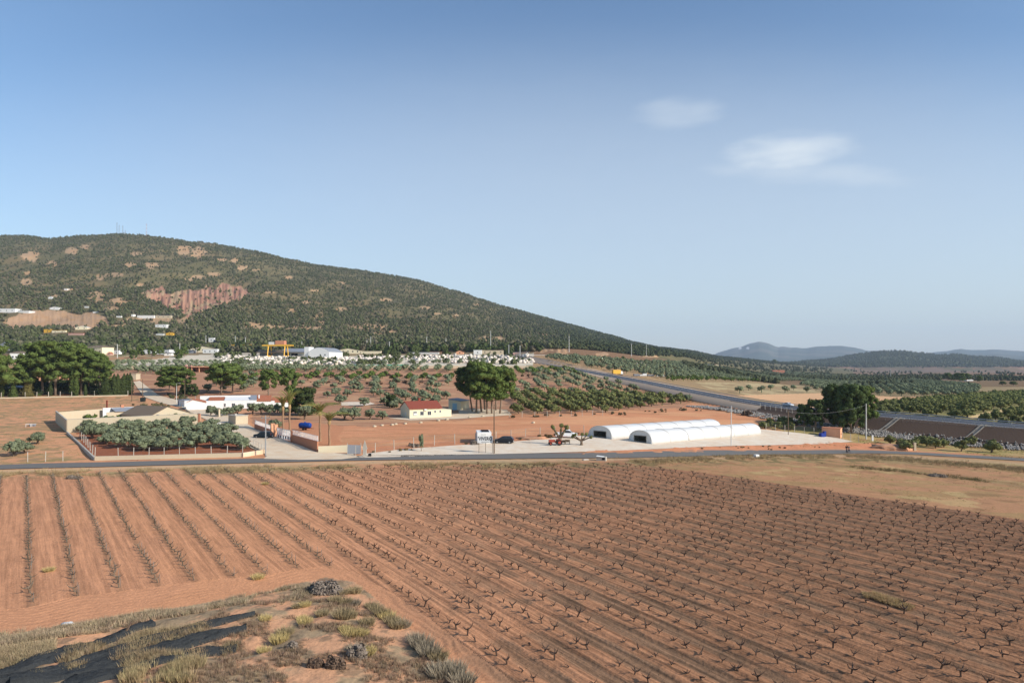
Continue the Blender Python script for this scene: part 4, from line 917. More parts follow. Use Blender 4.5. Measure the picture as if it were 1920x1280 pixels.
shrubs('bank_scrub', [(1240, 841), (1460, 835), (1570, 830), (1665, 833), (1720, 845), (1600, 842), (1450, 845)], 420, (.2, .5), (110, 94, 64), 'weeds on the red bank before the gravel yard', .52, 705)
shrubs('terrace_scrub', [(480, 722), (860, 720), (860, 716), (480, 717)], 200, (.5, 1.2), (92, 74, 58), 'brown scrub between the red terraces', .5, 706)
shrubs('terrace_scrub', [(540, 708), (860, 707), (1000, 708), (1000, 704), (540, 703)], 300, (.5, 1.3), (84, 66, 54), 'dark scrub line under the bright green trees', .45, 707)
shrubs('track_scrub', [(240, 760), (300, 757), (330, 766), (260, 764)], 130, (.3, .9), (104, 98, 70), 'dry scrub beside the farm track', .4, 708)
shrubs('track_scrub', [(300, 745), (345, 752), (352, 742), (310, 738)], 120, (.4, 1.1), (88, 90, 60), 'scrub beside the pines at the track', .4, 709)
# ------------------------------------------------------------------ woods on the hills
def two_lobe(seed, leaves=5):
    rng = np.random.default_rng(seed)
    return leafy([(0, 0, .55, .62, .62, .55), (.25, .1, .95, .42, .45, .42)], leaves, .30, rng, I1, .22)
HOUSEBOX = [(v_[2], v_[3], v_[4], v_[5]) for v_ in VILL] + [(570, 674, 48, 26), (500, 669, 72, 32), (425, 662, 48, 16), (478, 668, 40, 16)]
HB = [(a, b, w, h, G(a + w / 2, b).y) for a, b, w, h in HOUSEBOX]
def hidehouse(_u, x, Y, z, s):
    u, v = toscreen(x, Y, z); r = s * F / Y; m = np.zeros(x.shape, bool)
    for a, b, w, h, yh in HB: m |= (Y < yh + 6) & (u > a - r * .8 - 1) & (u < a + w + r * .8 + 1) & (v > b - 1) & (v - r * 1.3 < b)
    return m
def forest():
    n = 190000
    u = RNG.uniform(-420, 1640, n); Y = np.sqrt(RNG.uniform(560 ** 2, 2750 ** 2, n)); Y = np.where(RNG.random(n) < .22, RNG.uniform(570, 1100, n), Y)
    x = (u - U0) / F * Y; z = ground(x, Y); uu, v = toscreen(x, Y, z)
    yf = np.interp(u, [-1200, 0, 600, 1000, 1200, 1400, 1700], [560, 600, 620, 680, 900, 1300, 1500])
    ok = (Y > yf - 10) & (v < 668 + 20 * ss(1200, 1600, u))
    n1 = fbm(x / 60, Y / 100, 4, 401); dens = .42 + .7 * ss(.38, .56, n1)
    dens = np.where(u > 950, dens + ss(950, 1100, u) * .8, dens)
    b = np.maximum(bare_mask(u, v, n1, n1), cliff_mask(u, v)); dens *= (1 - np.where(cliff_mask(u, v) > 0, .95, .80) * b)
    dens *= np.where((v > 640) & (u > 480) & (u < 760) & (v < 630 + 8), .5, 1)
    dens = np.where((v > 655) & (u < 260), dens * 1.2, dens)
    ok &= RNG.random(n) < np.clip(dens, 0, 1)
    inyard = (v > 664) & (u > 330) & (u < 1000); ok &= ~inyard
    x, Y, z, u, v = x[ok], Y[ok], z[ok], u[ok], v[ok]; k = len(x)
    big = ss(1000, 640, Y); s = RNG.uniform(1.8, 4.0, k) + big * RNG.uniform(.5, 3.0, k) + ss(900, 1200, u) * 1.6
    s *= np.where(RNG.random(k) < .3, .6, 1)
    c = np.array(srgb(78, 82, 54)) * RNG.uniform(.7, 1.25, (k, 1)); c2 = np.array(srgb(98, 94, 74)) * RNG.uniform(.8, 1.2, (k, 1))
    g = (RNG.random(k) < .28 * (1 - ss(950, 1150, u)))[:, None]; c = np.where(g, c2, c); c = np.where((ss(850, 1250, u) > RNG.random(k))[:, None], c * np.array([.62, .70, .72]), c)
    hb = hidehouse(None, x, Y, z, s); x, Y, z, u, v, c, s = x[~hb], Y[~hb], z[~hb], u[~hb], v[~hb], c[~hb], s[~hb]; k = len(x)
    S = np.stack([s * .95, s * .95, s * RNG.uniform(.75, 1.05, k)], 1)
    h = k // 2
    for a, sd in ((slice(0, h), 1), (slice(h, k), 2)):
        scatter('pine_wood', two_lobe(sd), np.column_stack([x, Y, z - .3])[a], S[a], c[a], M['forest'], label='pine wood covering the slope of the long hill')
    # wooded ridge across the valley
    n = 16000; u = RNG.uniform(1380, 2300, n); Y = RNG.uniform(3000, 4100, n); x = (u - U0) / F * Y; z = ground(x, Y)
    ok = (z > 8) & (RNG.random(n) < .35 + ss(.4, .6, fbm(x / 200, Y / 200, 4, 420))); x, Y, z = x[ok], Y[ok], z[ok]; k = len(x)
    s = RNG.uniform(6, 12, k); c = np.array(srgb(72, 78, 56)) * RNG.uniform(.7, 1.2, (k, 1))
    scatter('far_wood', two_lobe(3, 2), np.column_stack([x, Y, z - 1]), s, c, M['forest'], label='sparse wood on the low ridge across the valley')
    # scrub and hedges on the valley floor and below the hill
    n = 9000; u = RNG.uniform(1280, 2100, n); Y = 1 / RNG.uniform(1 / 3200, 1 / 560, n); x = (u - U0) / F * Y; z = ground(x, Y)
    q = fbm(x / 90, Y / 240, 4, 430); ok = (q > np.where((u > 1560) & (Y > 1300), .68, .54)) | ((u < 1560) & (Y > 800) & (q > .38)) & (RNG.random(n) < .8); ok |= (u < 1700) & (Y > 700) & (Y < 1000) & (q > .42)
    x, Y, z = x[ok], Y[ok], z[ok]; k = len(x); s = RNG.uniform(2, 4.5, k) * (1 + .5 * ss(900, 2000, Y)); c = np.array(srgb(76, 80, 56)) * RNG.uniform(.65, 1.2, (k, 1))
    scatter('valley_scrub', two_lobe(4, 3), np.column_stack([x, Y, z - .3]), s, c, M['forest'], label='dark scrub and far orchards over the valley floor')
    # trees and bushes among the stone blocks
    n = 900; u = RNG.uniform(400, 1000, n); Y = RNG.uniform(440, 585, n); x = (u - U0) / F * Y; z = ground(x, Y); q = fbm(x / 22, Y / 16, 3, 445); ok = (q > .60) & ~((u > 480) & (u < 625) & (Y > 505)); x, Y, z = x[ok], Y[ok], z[ok]; k = len(x)
    scatter('yard_trees', two_lobe(6, 10), np.column_stack([x, Y, z - .2]), RNG.uniform(1.2, 3.2, k), np.array(srgb(84, 90, 58)) * RNG.uniform(.6, 1.25, (k, 1)), M['forest'], label='bushes growing between the heaps of the stone yard')
    # dense belt of trees between the village and the hill
    n = 2200; u = RNG.uniform(-200, 1010, n); v0 = RNG.uniform(0, 1, n); Y = 560 + 150 * v0 + RNG.uniform(-10, 10, n); x = (u - U0) / F * Y; z = ground(x, Y)
    q = fbm(x / 45, Y / 30, 3, 440); ok = q > np.where(u < 480, .50, np.where(u < 800, .45, .52)); ok &= ~((u > 330) & (u < 560) & (Y < 610)); x, Y, z = x[ok], Y[ok], z[ok]; k = len(x)
    s = RNG.uniform(2.5, 6.5, k); hb = hidehouse(u0b[ok2] if False else U0 + F * x / Y, x, Y, z, s); x, Y, z, s = x[~hb], Y[~hb], z[~hb], s[~hb]; k = len(x); c = np.array(srgb(66, 76, 42)) * RNG.uniform(.65, 1.3, (k, 1)); c[RNG.random(k) < .12] = srgb(96, 88, 70)
    scatter('village_trees', two_lobe(5, 12), np.column_stack([x, Y, z - .3]), s, c, M['forest'], label='belt of trees between the village and the hill')
forest()
for i, (u, v, h, w, lab) in enumerate([(1776, 714, 16, 1.3, 'rounded dark tree left of the distant farm'), (1788, 715, 13, 1.1, 'smaller round tree next to the distant one in the fields'), (1800, 718, 20, 1.4, 'dark tree mass at the left of the distant farm'), (1812, 716, 17, 1.3, 'dark tree behind the distant farm house'), (1836, 718, 15, .8, 'narrow dark tree right of the distant farm'), (1886, 713, 9, 1.3, 'lone round tree in the far fields'), (1452, 683, 10, 1.2, 'dark tree at the end of the hill slope'), (1168, 677, 10, 1.0, 'single dark tree at the top of the far grove'), (1880, 722, 8, 2.0, 'dark hedge like tree at the right end of the far farms'), (1900, 723, 9, 2.0, 'dark hedge like tree near the right edge')]):
    put(PF, u, v, h, 13, lab, 'tree', wide=w)
for i, (u, v, h, w) in enumerate([(52, 668, 26, 1), (20, 660, 24, 1.2), (110, 668, 22, 1.1), (150, 665, 22, 1.0), (90, 655, 18, 1), (250, 678, 24, .9), (262, 672, 26, .9), (285, 672, 24, 1), (300, 668, 20, 1), (335, 679, 26, 1), (345, 670, 22, 1), (370, 662, 20, 1), (420, 660, 22, 1.1), (240, 660, 18, 1.2), (275, 658, 18, 1), (378, 654, 16, 1), (450, 655, 16, 1), (232, 668, 16, 1)]):
    put(PH if i % 2 else PF, u, v, h, 10 if i % 2 else 13, 'village tree beside the low white houses, ' + nth(sorted((52, 20, 110, 150, 90, 250, 262, 285, 300, 335, 345, 370, 420, 240, 275, 378, 450, 232)).index(u)) + ' from the left', 'tree', 'village trees', wide=w)

# ------------------------------------------------------------------ vines
M['vine'] = material('vine_wood', srgb(78, 62, 52), .95, noise=.25, scale=6)
M['cane'] = material('pale_vine_cane', srgb(112, 98, 82), .95, noise=.2, scale=6)
def vine_geo(seed, trellis=False):
    rng = np.random.default_rng(seed); m = MB()
    h = rng.uniform(.32, .62); lx, ly = rng.uniform(-.18, .18, 2)
    m.tube([(0, 0, -.1), (lx * .6, ly * .6, h * .5), (lx, ly, h)], [.075, .055, .07], 5)
    n = rng.integers(1, 5) if not trellis else 2
    a0 = rng.uniform(0, 6.28)
    for i in range(n):
        a = a0 + i * 6.28 / n + rng.uniform(-.4, .4); r = rng.uniform(.26, .42)
        e = (lx + r * math.cos(a), ly + r * math.sin(a), h + rng.uniform(.08, .22))
        mid = (lx + r * .55 * math.cos(a), ly + r * .55 * math.sin(a), h + rng.uniform(.0, .08))
        m.tube([(lx, ly, h - .03), mid, e], [.07, .05, .036], 4)
        for k in range(3 if not trellis else 5):
            b = a + rng.uniform(-1.2, 1.2); q = rng.uniform(.08, .2) if not trellis else rng.uniform(.15, .4)
            s0 = e if k else mid
            m.tube([s0, (s0[0] + q * .6 * math.cos(b), s0[1] + q * .6 * math.sin(b), s0[2] + q)], [.018, .008], 3, False)
    return m
def mb_np(m):
    V = np.array([tuple(v) for v in m.v]); T = []
    for f in m.f:
        for i in range(1, len(f) - 1): T.append((f[0], f[i], f[i + 1]))
    return V, np.array(T)
VG = [vine_geo(i) for i in range(13)]; VT = [vine_geo(20 + i, True) for i in range(4)]
vp = []
for i, x0 in enumerate(ROWX):
    s = float(rslope(x0)); st = 1.24 / math.hypot(1, s)
    y = np.arange(26 + RNG.random() * st, 140, st); y = y + RNG.uniform(-.09, .09, y.shape); x = x0 + s * (y - 105) + RNG.uniform(-.07, .07, y.shape)
    z = ground(x, y); u, v = toscreen(x, y, z)
    ok = inpoly(u, v, VINE_POLY) & (RNG.random(len(x)) > .07)
    for a, b, c_, uu in zip(x[ok], y[ok], z[ok], u[ok]): vp.append((a, b, c_, i, uu < 620 and i < 18))
vp.sort(key=lambda p: p[1] if abs(U0 + F * p[0] / p[1] - 960) < 955 and p[1] > 36.8 else 1e3)
vp = [p for p in vp if abs(U0 + F * p[0] / p[1] - 960) < 1150]
protoV = [m.build('grapevine', M['vine']) for m in VG] + [m.build('grapevine', M['cane']) for m in VT]
for o in protoV: C.objects.unlink(o)
ordn = ['first', 'second', 'third', 'fourth', 'fifth', 'sixth', 'seventh', 'eighth', 'ninth', 'tenth', 'eleventh', 'twelfth', 'thirteenth', 'fourteenth', 'fifteenth', 'sixteenth']
first_row = 15; rank = {}
for i in range(len(ROWX)):
    q = sorted([p for p in vp if p[3] == i and 0 < U0 + F * p[0] / p[1] < 1920 and p[1] > 36.6], key=lambda p: p[1])
    for k, p in enumerate(q): rank[(p[0], p[1])] = k
for p in vp[:298]:
    pr = protoV[random.randrange(13)] if not p[4] else protoV[13 + random.randrange(4)]
    o = pr.copy(); C.objects.link(o); o.location = (p[0], p[1], p[2] - .02); o.rotation_euler = (0, 0, random.uniform(0, 6.28)); s = random.uniform(.55, .95); o.scale = (s, s, s * random.uniform(.7, 1.05)); o.rotation_euler = (random.uniform(-.22, .22), random.uniform(-.22, .22), o.rotation_euler.z)
    k = p[3] - first_row
    w = (ordn[k] + ' row right of the scrub corner') if 0 <= k < 16 else ('farther rows of the vineyard' if k >= 16 else 'thin rows left of the scrub corner')
    rk = nth(rank.get((p[0], p[1]), 0))
    if k >= 0: lab = 'bare grapevine stump, %s up from the bottom edge, %s row right of scrub' % (rk, nth(k))
    else: lab = 'thin bare grapevine, %s from the near end, %s row left of scrub' % (rk, nth(-k - 1))
    prop(o, lab, 'grapevine', 'grapevines in the ' + w)
for kk, (lst, G_) in enumerate((([p for p in vp[298:] if not p[4]], VG), ([p for p in vp[298:] if p[4]], VT))):
    for j in range(len(G_)):
        q = lst[j::len(G_)]
        if not q: continue
        P = np.array([(a[0], a[1], a[2] - .02) for a in q]); S = RNG.uniform(.6, .95, (len(q), 1)) * np.array([[1, 1, .9]])
        col = np.array(srgb(78, 62, 52) if kk == 0 else srgb(100, 90, 76)) * RNG.uniform(.8, 1.25, (len(q), 1))
        if kk: S[:, 2] *= .85
        scatter('vineyard', mb_np(G_[j]), P, S, col, M['forest'], label='leafless vines in rows across the red field')
# leaning stakes on the trellised rows, as thin grey sticks
P = np.array([(a[0] + .12, a[1], a[2]) for a in vp if a[4]][::2])
st = mb_np(MB().tube([(0, 0, 0), (.03, 0, 1.0)], [.022, .018], 4))
scatter('vine_stakes', st, P, RNG.uniform(.6, .85, len(P)), np.array(srgb(128, 124, 118)) * np.ones((len(P), 1)), M['forest'], label='grey stakes along the left vine rows')
print('vines', len(vp), 'trees', len(TREES))

# ------------------------------------------------------------------ grasses, brush and netting in the near corner
M['grass'] = material('dry_grass', (1, 1, 1), .95, attr=True, noise=.2, scale=2.0, spec=.1)
def tuft(seed, n=70, r=.28, h=.55, spread=.55):
    rng = np.random.default_rng(seed); V = []; T = []
    for i in range(n):
        a = rng.uniform(0, 6.28); q = r * math.sqrt(rng.random()); x, y = q * math.cos(a), q * math.sin(a)
        b = rng.uniform(0, 6.28); w = .022; hh = h * rng.uniform(.6, 1.15); ox = (x / max(r, .01)) * spread * hh + rng.normal() * .06; oy = (y / max(r, .01)) * spread * hh + rng.normal() * .06
        k = len(V); V += [(x - w * math.cos(b), y - w * math.sin(b), -.03), (x + w * math.cos(b), y + w * math.sin(b), -.03), (x + ox, y + oy, hh)]; T.append((k, k + 1, k + 2))
    return np.array(V), np.array(T)
def inshape(poly_px, n, margin=0):
    P = [G(*p) for p in poly_px]; P = [(p.x, p.y) for p in P]; xs, ys = zip(*P)
    x = RNG.uniform(min(xs), max(xs), n); y = RNG.uniform(min(ys), max(ys), n); m = inpoly(x, y, P); return x[m], y[m]
def grass(name, x, y, s, col, var=.2, n=70, h=.55, spread=.5, label=None, sd=1, r=.28):
    z = ground(x, y); k = len(x)
    z = z + SCZ(x, y)
    c = np.array(col) * RNG.uniform(1 - var, 1 + var, (k, 1)) * (1 + RNG.uniform(-.06, .06, (k, 3)))
    scatter(name, tuft(sd, n, r, h, spread), np.column_stack([x, y, z]), RNG.uniform(s[0], s[1], k), c, M['grass'], label=label)
_SP = [gp(*p) for p in SCRUB[:-2]]
def SCZ(x, y):
    z = ground(x, y); u, v = toscreen(x, y, z)
    return inpoly(u, v, SCRUB) * .55 * ss(0, 5, pdist(x, y, _SP)) * ss(.2, .7, fbm(x / 5, y / 5, 3, 310) + .1)
x, y = inshape([(-60, 1200), (60, 1180), (130, 1172), (260, 1150), (400, 1127), (500, 1110), (560, 1096), (600, 1112), (520, 1140), (400, 1155), (260, 1175), (130, 1200), (-60, 1230)], 26000)
k = RNG.random(len(x)) < ss(.36, .68, fbm(x / 2.2, y / 2.2, 3, 501)) * .5; grass('dry_grass', x[k], y[k], (.25, .75), srgb(160, 142, 116), .32, 30, .5, .45, 'dry grey-green grass along the edge of the red track', 1, .22)
x, y = inshape([(-60, 1240), (100, 1215), (100, 1240), (-60, 1270)], 4000)
grass('dry_grass', x, y, (.4, .9), srgb(160, 142, 112), .3, 26, .5, .35, 'clumps of dry grass above the netting', 2, .2)
x, y = inshape([(430, 1140), (620, 1115), (680, 1110), (760, 1185), (860, 1260), (900, 1300), (240, 1300), (330, 1230)], 11000)
k = RNG.random(len(x)) < ss(.47, .66, fbm(x / 1.6, y / 1.6, 3, 503)); grass('dry_grass', x[k], y[k], (.2, .55), srgb(142, 120, 98), .3, 22, .5, .6, 'low greyish dry weeds on the sandy ground', 3, .3)
x, y = inshape([(250, 1250), (330, 1242), (380, 1262), (360, 1300), (230, 1300)], 2200); k = RNG.random(len(x)) < ss(.38, .65, fbm(x / 1.2, y / 1.2, 3, 507))
grass('dry_grass', x[k], y[k], (.4, .95), srgb(160, 142, 106), .3, 30, .6, .35, 'tall straw coloured grass at the front', 4, .22)
x, y = inshape([(140, 1225), (300, 1200), (460, 1180), (440, 1225), (300, 1250), (60, 1290)], 6000); k = RNG.random(len(x)) < ss(.46, .66, fbm(x / 1.5, y / 1.5, 3, 508)) * .8
grass('dry_grass', x[k], y[k], (.4, .95), srgb(150, 132, 102), .3, 26, .55, .4, 'grass growing through the netting', 5, .22)
# verge below the road, right of centre
us = RNG.uniform(-20, 1940, 9000); vs = np.interp(us, [p[0] for p in ROADC], [p[1] for p in ROADC]) + RNG.normal(0, 3.0, 9000) + np.where(us > 1150, 13, 15.5)
yy = CH * F / (vs - V0); yy = np.where(us > 1100, yy * (1 + 3.2 / 17 * ss(1100, 1700, us)), yy); xx = (us - U0) / F * yy
k = (fbm(xx / 5, yy / 5, 3, 510) > np.where(us > 1180, .40, .54)); d = pdist(xx, yy, [(p.x, p.y) for p in RD]); k &= d > 3.2
grass('verge_grass', xx[k], yy[k], (.35, .95), srgb(152, 132, 98), .3, 16, .6, .4, 'dry grass verge along the lower side of the road', 6, .3)
x, y = inshape([(1540, 868), (1700, 881), (1800, 891), (1920, 908), (2000, 918), (2000, 925), (1920, 915), (1800, 898), (1700, 886), (1540, 873)], 5000); k = RNG.random(len(x)) < ss(.35, .65, fbm(x / 5, y / 5, 3, 514)) * .7; x, y = x[k], y[k]
grass('ditch_grass', x, y, (.4, 1.0), srgb(120, 108, 74), .3, 18, .5, .4, 'dark grass line crossing the fallow field', 7, .3)
x, y = inshape([(1150, 868), (1920, 868), (1920, 968), (1500, 905)], 9000); k = fbm(x / 4, y / 2.5, 3, 511) > .56
grass('fallow_grass', x[k], y[k], (.2, .45), srgb(166, 148, 102), .25, 14, .5, .6, 'thin straw grass in the fallow field', 8, .35)
x, y = inshape([(-20, 750), (240, 750), (300, 778), (110, 790), (170, 865), (-20, 872)], 12000); k = fbm(x / 4, y / 3, 3, 512) > .57
grass('field_grass', x[k], y[k], (.25, .7), srgb(138, 128, 88), .3, 14, .5, .5, 'grey-green weeds in the dry left field', 9, .4)
x, y = inshape([(1400, 838), (1660, 834), (1720, 838), (1920, 862), (1920, 845), (1700, 815), (1640, 812)], 6000); k = fbm(x / 3, y / 3, 3, 513) > .55
grass('field_grass', x[k], y[k], (.25, .7), srgb(142, 132, 80), .3, 14, .5, .5, 'dry grass under the olives below the embankment', 10, .4)
x, y = inshape([(640, 875), (1165, 875), (1920, 980), (1920, 1300), (1000, 1300), (700, 1080)], 26000); rr_, _ = rowcoord(x, y); f_ = np.abs(rr_ - np.round(rr_)); k = (f_ > .22) & (RNG.random(len(x)) < ss(.35, .62, fbm(x / 3, y / 3, 3, 520)))
grass('vineyard_litter', x[k], y[k], (.12, .34), srgb(104, 86, 68), .35, 9, .4, .9, 'dry prunings and weeds between the vine rows', 12, .3)
x, y = inshape([(1618, 1112), (1640, 1112), (1690, 1126), (1716, 1140), (1700, 1143), (1660, 1130), (1620, 1118)], 420)
grass('vineyard_weeds', x, y, (.3, .6), srgb(176, 150, 110), .25, 30, .5, .5, 'straw coloured weeds lying along a vine row', 13, .25)
# esparto tufts that can be told apart
TF = []
for i in range(4):
    V, T = tuft(60 + i, 520, .42, .52, .60); TF.append(npmesh('grass_tuft', V, T, None)); C.objects.unlink(TF[-1])
def tuftmat(nm, c): return material(nm, c, .95, noise=.25, scale=3, rand=.12, spec=.1)
TM = {'y': tuftmat('yellow_tuft', srgb(184, 164, 112)), 'g': tuftmat('olive_tuft', srgb(150, 134, 102)), 's': tuftmat('grey_tuft', srgb(146, 134, 114)), 'd': tuftmat('dark_brush', srgb(84, 70, 58))}
for u, v, s, c_, lab in [(660, 1205, 1.05, 'y', 'bright yellow tuft with a dark hollow at its left'), (678, 1204, .8, 'y', 'small yellow tuft right against the brightest one'), (647, 1197, .7, 'y', 'narrow yellow tuft atop the brightest one'), (642, 1170, 1.15, 'g', 'wide olive tuft above the brightest yellow one'), (658, 1166, .8, 'g', 'small tuft right beside the wide olive one'), (688, 1177, .95, 'g', 'rounded tuft with a shadow pocket, right of the olive one'), (646, 1138, .9, 'g', 'tuft at the middle of the short grassy ridge'), (628, 1137, .8, 'g', 'left end tuft of the short grassy ridge'), (664, 1137, .9, 's', 'right end tuft of the short grassy ridge'), (664, 1112, 1.0, 'g', 'olive tuft leaning on the brush pile'), (645, 1116, .7, 'g', 'small tuft below the brush pile'),
    (697, 1140, .9, 'g', 'topmost tuft of the bank beside the vines'), (706, 1147, .9, 'g', 'second tuft down the bank beside the vines'), (716, 1154, 1.0, 'g', 'third tuft down the bank beside the vines'), (726, 1160, 1.0, 'y', 'fourth tuft down the bank beside the vines, yellower'), (736, 1168, 1.0, 'g', 'fifth tuft down the bank beside the vines'), (744, 1177, 1.0, 'g', 'sixth tuft down the bank beside the vines'), (757, 1174, .9, 's', 'lowest grey tuft of the bank beside the vines'),
    (790, 1212, 1.3, 's', 'tall grey tussock at the corner of the vines'), (805, 1226, 1.3, 's', 'tall grey tussock just below its twin by the vines'), (822, 1234, 1.1, 'g', 'greener tussock touching the vine rows'), (780, 1202, 1.0, 's', 'upper grey tussock at the corner of the vines'),
    (828, 1268, 1.4, 's', 'large pale tussock at the bottom edge'), (850, 1262, 1.3, 's', 'pale tussock near the bottom vines'), (868, 1279, 1.4, 's', 'pale tussock cut by the bottom edge'), (688, 1242, .9, 'y', 'yellow-green tuft on the small mound at the bottom'), (668, 1238, 1.0, 's', 'grey tuft on the small mound at the bottom'), (572, 1182, .85, 'y', 'yellow tuft in the middle of the scrub'), (568, 1172, .7, 'y', 'pale tuft just above the middle yellow one'), (604, 1166, .8, 'g', 'olive tuft left of the wide one'), (558, 1150, .7, 'g', 'pair member tuft below the brush pile, left'), (572, 1148, .7, 'y', 'pair member tuft below the brush pile, right'), (524, 1212, 1.0, 'y', 'bright yellow tuft right of the netting'), (535, 1200, 1.0, 'g', 'pale green tuft above the bright one by the netting'), (495, 1230, .75, 'y', 'round yellow tuft below the netting tip'), (497, 1176, .75, 'y', 'straw tuft at the netting tip'), (1098, 862, .0, 'y', ''), (160, 912, 0, 'y', ''), (484, 1084, .9, 'y', 'pale tuft at the lower end of a vine row'), (497, 908, .9, 'y', 'straw tuft among the far vine rows'), (92, 1070, .8, 'y', 'yellow weeds between two left vine rows')]:
    if not s: continue
    p = G(u, v); me = TF[random.randrange(4)]; o = me.copy(); o.data = me.data.copy(); o.data.materials.append(TM[c_]); C.objects.link(o)
    dz = float(SCZ(np.array([p.x]), np.array([p.y]))[0]); o.location = (p.x, p.y, p.z + dz - .03); s *= 1.0; o.scale = (s, s, s * random.uniform(.8, 1.05)); o.rotation_euler = (0, 0, random.uniform(0, 6))
    prop(o, lab, 'grass tuft', 'grass tufts of the scrub corner')
# brush heaps
def heap(u, v, wpx, hpx, mat, name, label, cat, seed, leaf=.16, nleaf=700, asp=.45):
    p = G(u, v); w = H(wpx, p.y) / 2; h = H(hpx, p.y); rng = np.random.default_rng(seed)
    L = [(rng.uniform(-.55, .55) * w, rng.uniform(-.4, .4) * w * asp, h * .1, w * rng.uniform(.18, .34), w * asp * rng.uniform(.3, .6), h * rng.uniform(.4, .9)) for _ in range(14)]
    V, T = leafy(L, nleaf // 2, leaf, rng, I2, .3, (.8, 1.3)); dz = float(SCZ(np.array([p.x]), np.array([p.y]))[0])
    o = npmesh(name, V, T, mat); o.location = (p.x, p.y, p.z + dz); return prop(o, label, cat)
M['brush'] = material('dead_brushwood', srgb(152, 138, 124), .95, noise=.35, scale=6, col2=srgb(108, 98, 88), spec=.1)
M['brush_dark'] = material('dark_brushwood', srgb(122, 102, 86), .95, noise=.3, scale=5, col2=srgb(88, 72, 60), spec=.1)
heap(612, 1112, 92, 20, M['brush'], 'brush_pile', 'grey pile of dead brushwood at the corner of the red track', 'brush pile', 1, .10, 1500)
heap(590, 1268, 40, 16, M['brush_dark'], 'bush', 'dark brown bush at the bottom, left of its twin', 'bush', 2, .10, 700)
heap(630, 1270, 46, 20, M['brush_dark'], 'bush', 'dark brown bush at the bottom, right of its twin', 'bush', 3, .10, 700)
heap(668, 1250, 44, 22, M['brush'], 'bush', 'dry grey bush with a yellow tuft at its side', 'bush', 4, .12, 700)
heap(548, 1232, 26, 12, M['brush'], 'bush', 'small dry bush in the middle of the scrub', 'bush', 5, .10, 400)
heap(1402, 779, 26, 9, M['brush_dark'], 'brush_pile', 'dark heap of cuttings on the red field beyond the tunnels', 'brush pile', 6, .3, 260)
heap(1757, 893, 46, 5, M['brush'], 'brush_pile', 'grey heap of cut branches in the fallow field', 'brush pile', 7, .12, 500)
heap(138, 897, 36, 5, M['brush'], 'brush_pile', 'cut branches lying across a vine row near the road', 'brush pile', 8, .2, 300)
# dark netting laid in long folds
M['net'] = material('dark_netting', srgb(64, 66, 66), .95, noise=.4, scale=5, col2=srgb(38, 40, 41), bump=.10, bscale=4, stretch=(1, 2, 1))
def net(px, hw, label, seed, hump=.10):
    P = [G(*p) for p in px]; D = _dense([(p.x, p.y, 0) for p in P], 14)[:, :2]; t = np.gradient(D, axis=0); t /= np.linalg.norm(t, axis=1)[:, None]; n_ = np.stack([-t[:, 1], t[:, 0]], 1)
    n = len(D); w = np.interp(np.linspace(0, 1, n), np.linspace(0, 1, len(hw)), hw); K = 17; rows = []
    for k in range(K):
        a = 2 * k / (K - 1) - 1; q = D + n_ * (w * a * (1 + .25 * (fbm(np.arange(n) / 4, np.full(n, 3. + k * .1), 2, seed) - .5)))[:, None]
        zz = ground(q[:, 0], q[:, 1]) + SCZ(q[:, 0], q[:, 1]) + hump * (1 - a * a) + .30 * fbm(np.arange(n) / 3, np.full(n, k * 1.3), 3, seed + 3) + (.03 if abs(a) < .99 else -.25)
        rows.append(np.column_stack([q, zz]))
    V = np.stack(rows, 1).reshape(-1, 3); ix = np.arange(n * K).reshape(n, K)
    Q = np.stack([ix[:-1, :-1], ix[1:, :-1], ix[1:, 1:], ix[:-1, 1:]], -1).reshape(-1, 4)
    o = npmesh('netting', V, None, M['net'], Q=Q); return prop(o, label, 'netting', 'long strips of dark netting')
net([(-90, 1296), (0, 1272), (70, 1249), (140, 1229), (210, 1208), (286, 1185)], (.75, .75, .7, .55, .5), 'upper dark strip of netting ending in a raised tip', 31)
net([(-40, 1300), (60, 1282), (150, 1252), (240, 1228), (330, 1204), (420, 1182), (478, 1170)], (.5, .5, .55, .5, .4, .1), 'second dark strip of netting, longest, tapering to a point', 35)
net([(20, 1296), (130, 1272), (230, 1244), (330, 1220), (400, 1206), (462, 1194)], (.7, .9, .9, .7, .5, .15), 'third strip of netting with grass growing through', 39)
net([(120, 1300), (220, 1275), (310, 1248), (400, 1228), (444, 1222)], (.8, .9, .7, .5, .3), 'lowest strip of netting near the bottom edge', 43)
b = G(225, 1204); s = MB().tube([(0, 0, 0), (.35, .1, .35), (.6, .15, .85)], [.10, .09, .05], 6).build('branch', M['brush_dark']); s.location = b + Vector((0, 0, .35)); prop(s, 'short dark stump sticking up from the netting', 'branch')
b = G(310, 1196); s = MB().tube([(0, 0, 0), (1.3, .8, .15), (2.0, 1.2, .45)], [.04, .035, .02], 6).build('branch', M['brush_dark']); s.location = b + Vector((0, 0, .3)); prop(s, 'thin dark branch lying between the netting strips', 'branch')
M['plastic'] = material('white_plastic', srgb(225, 225, 220), .5, noise=.05, scale=3)
V = I2[0] * np.array([.42, .28, .09]) * (1 + .15 * np.sin(I2[0][:, :1] * 7)); o = npmesh('plastic_sack', V, I2[1], M['plastic'], smooth=True); o.location = G(127, 1170) + Vector((0, 0, .06)); prop(o, 'crumpled white plastic sack at the grassy edge', 'sack')
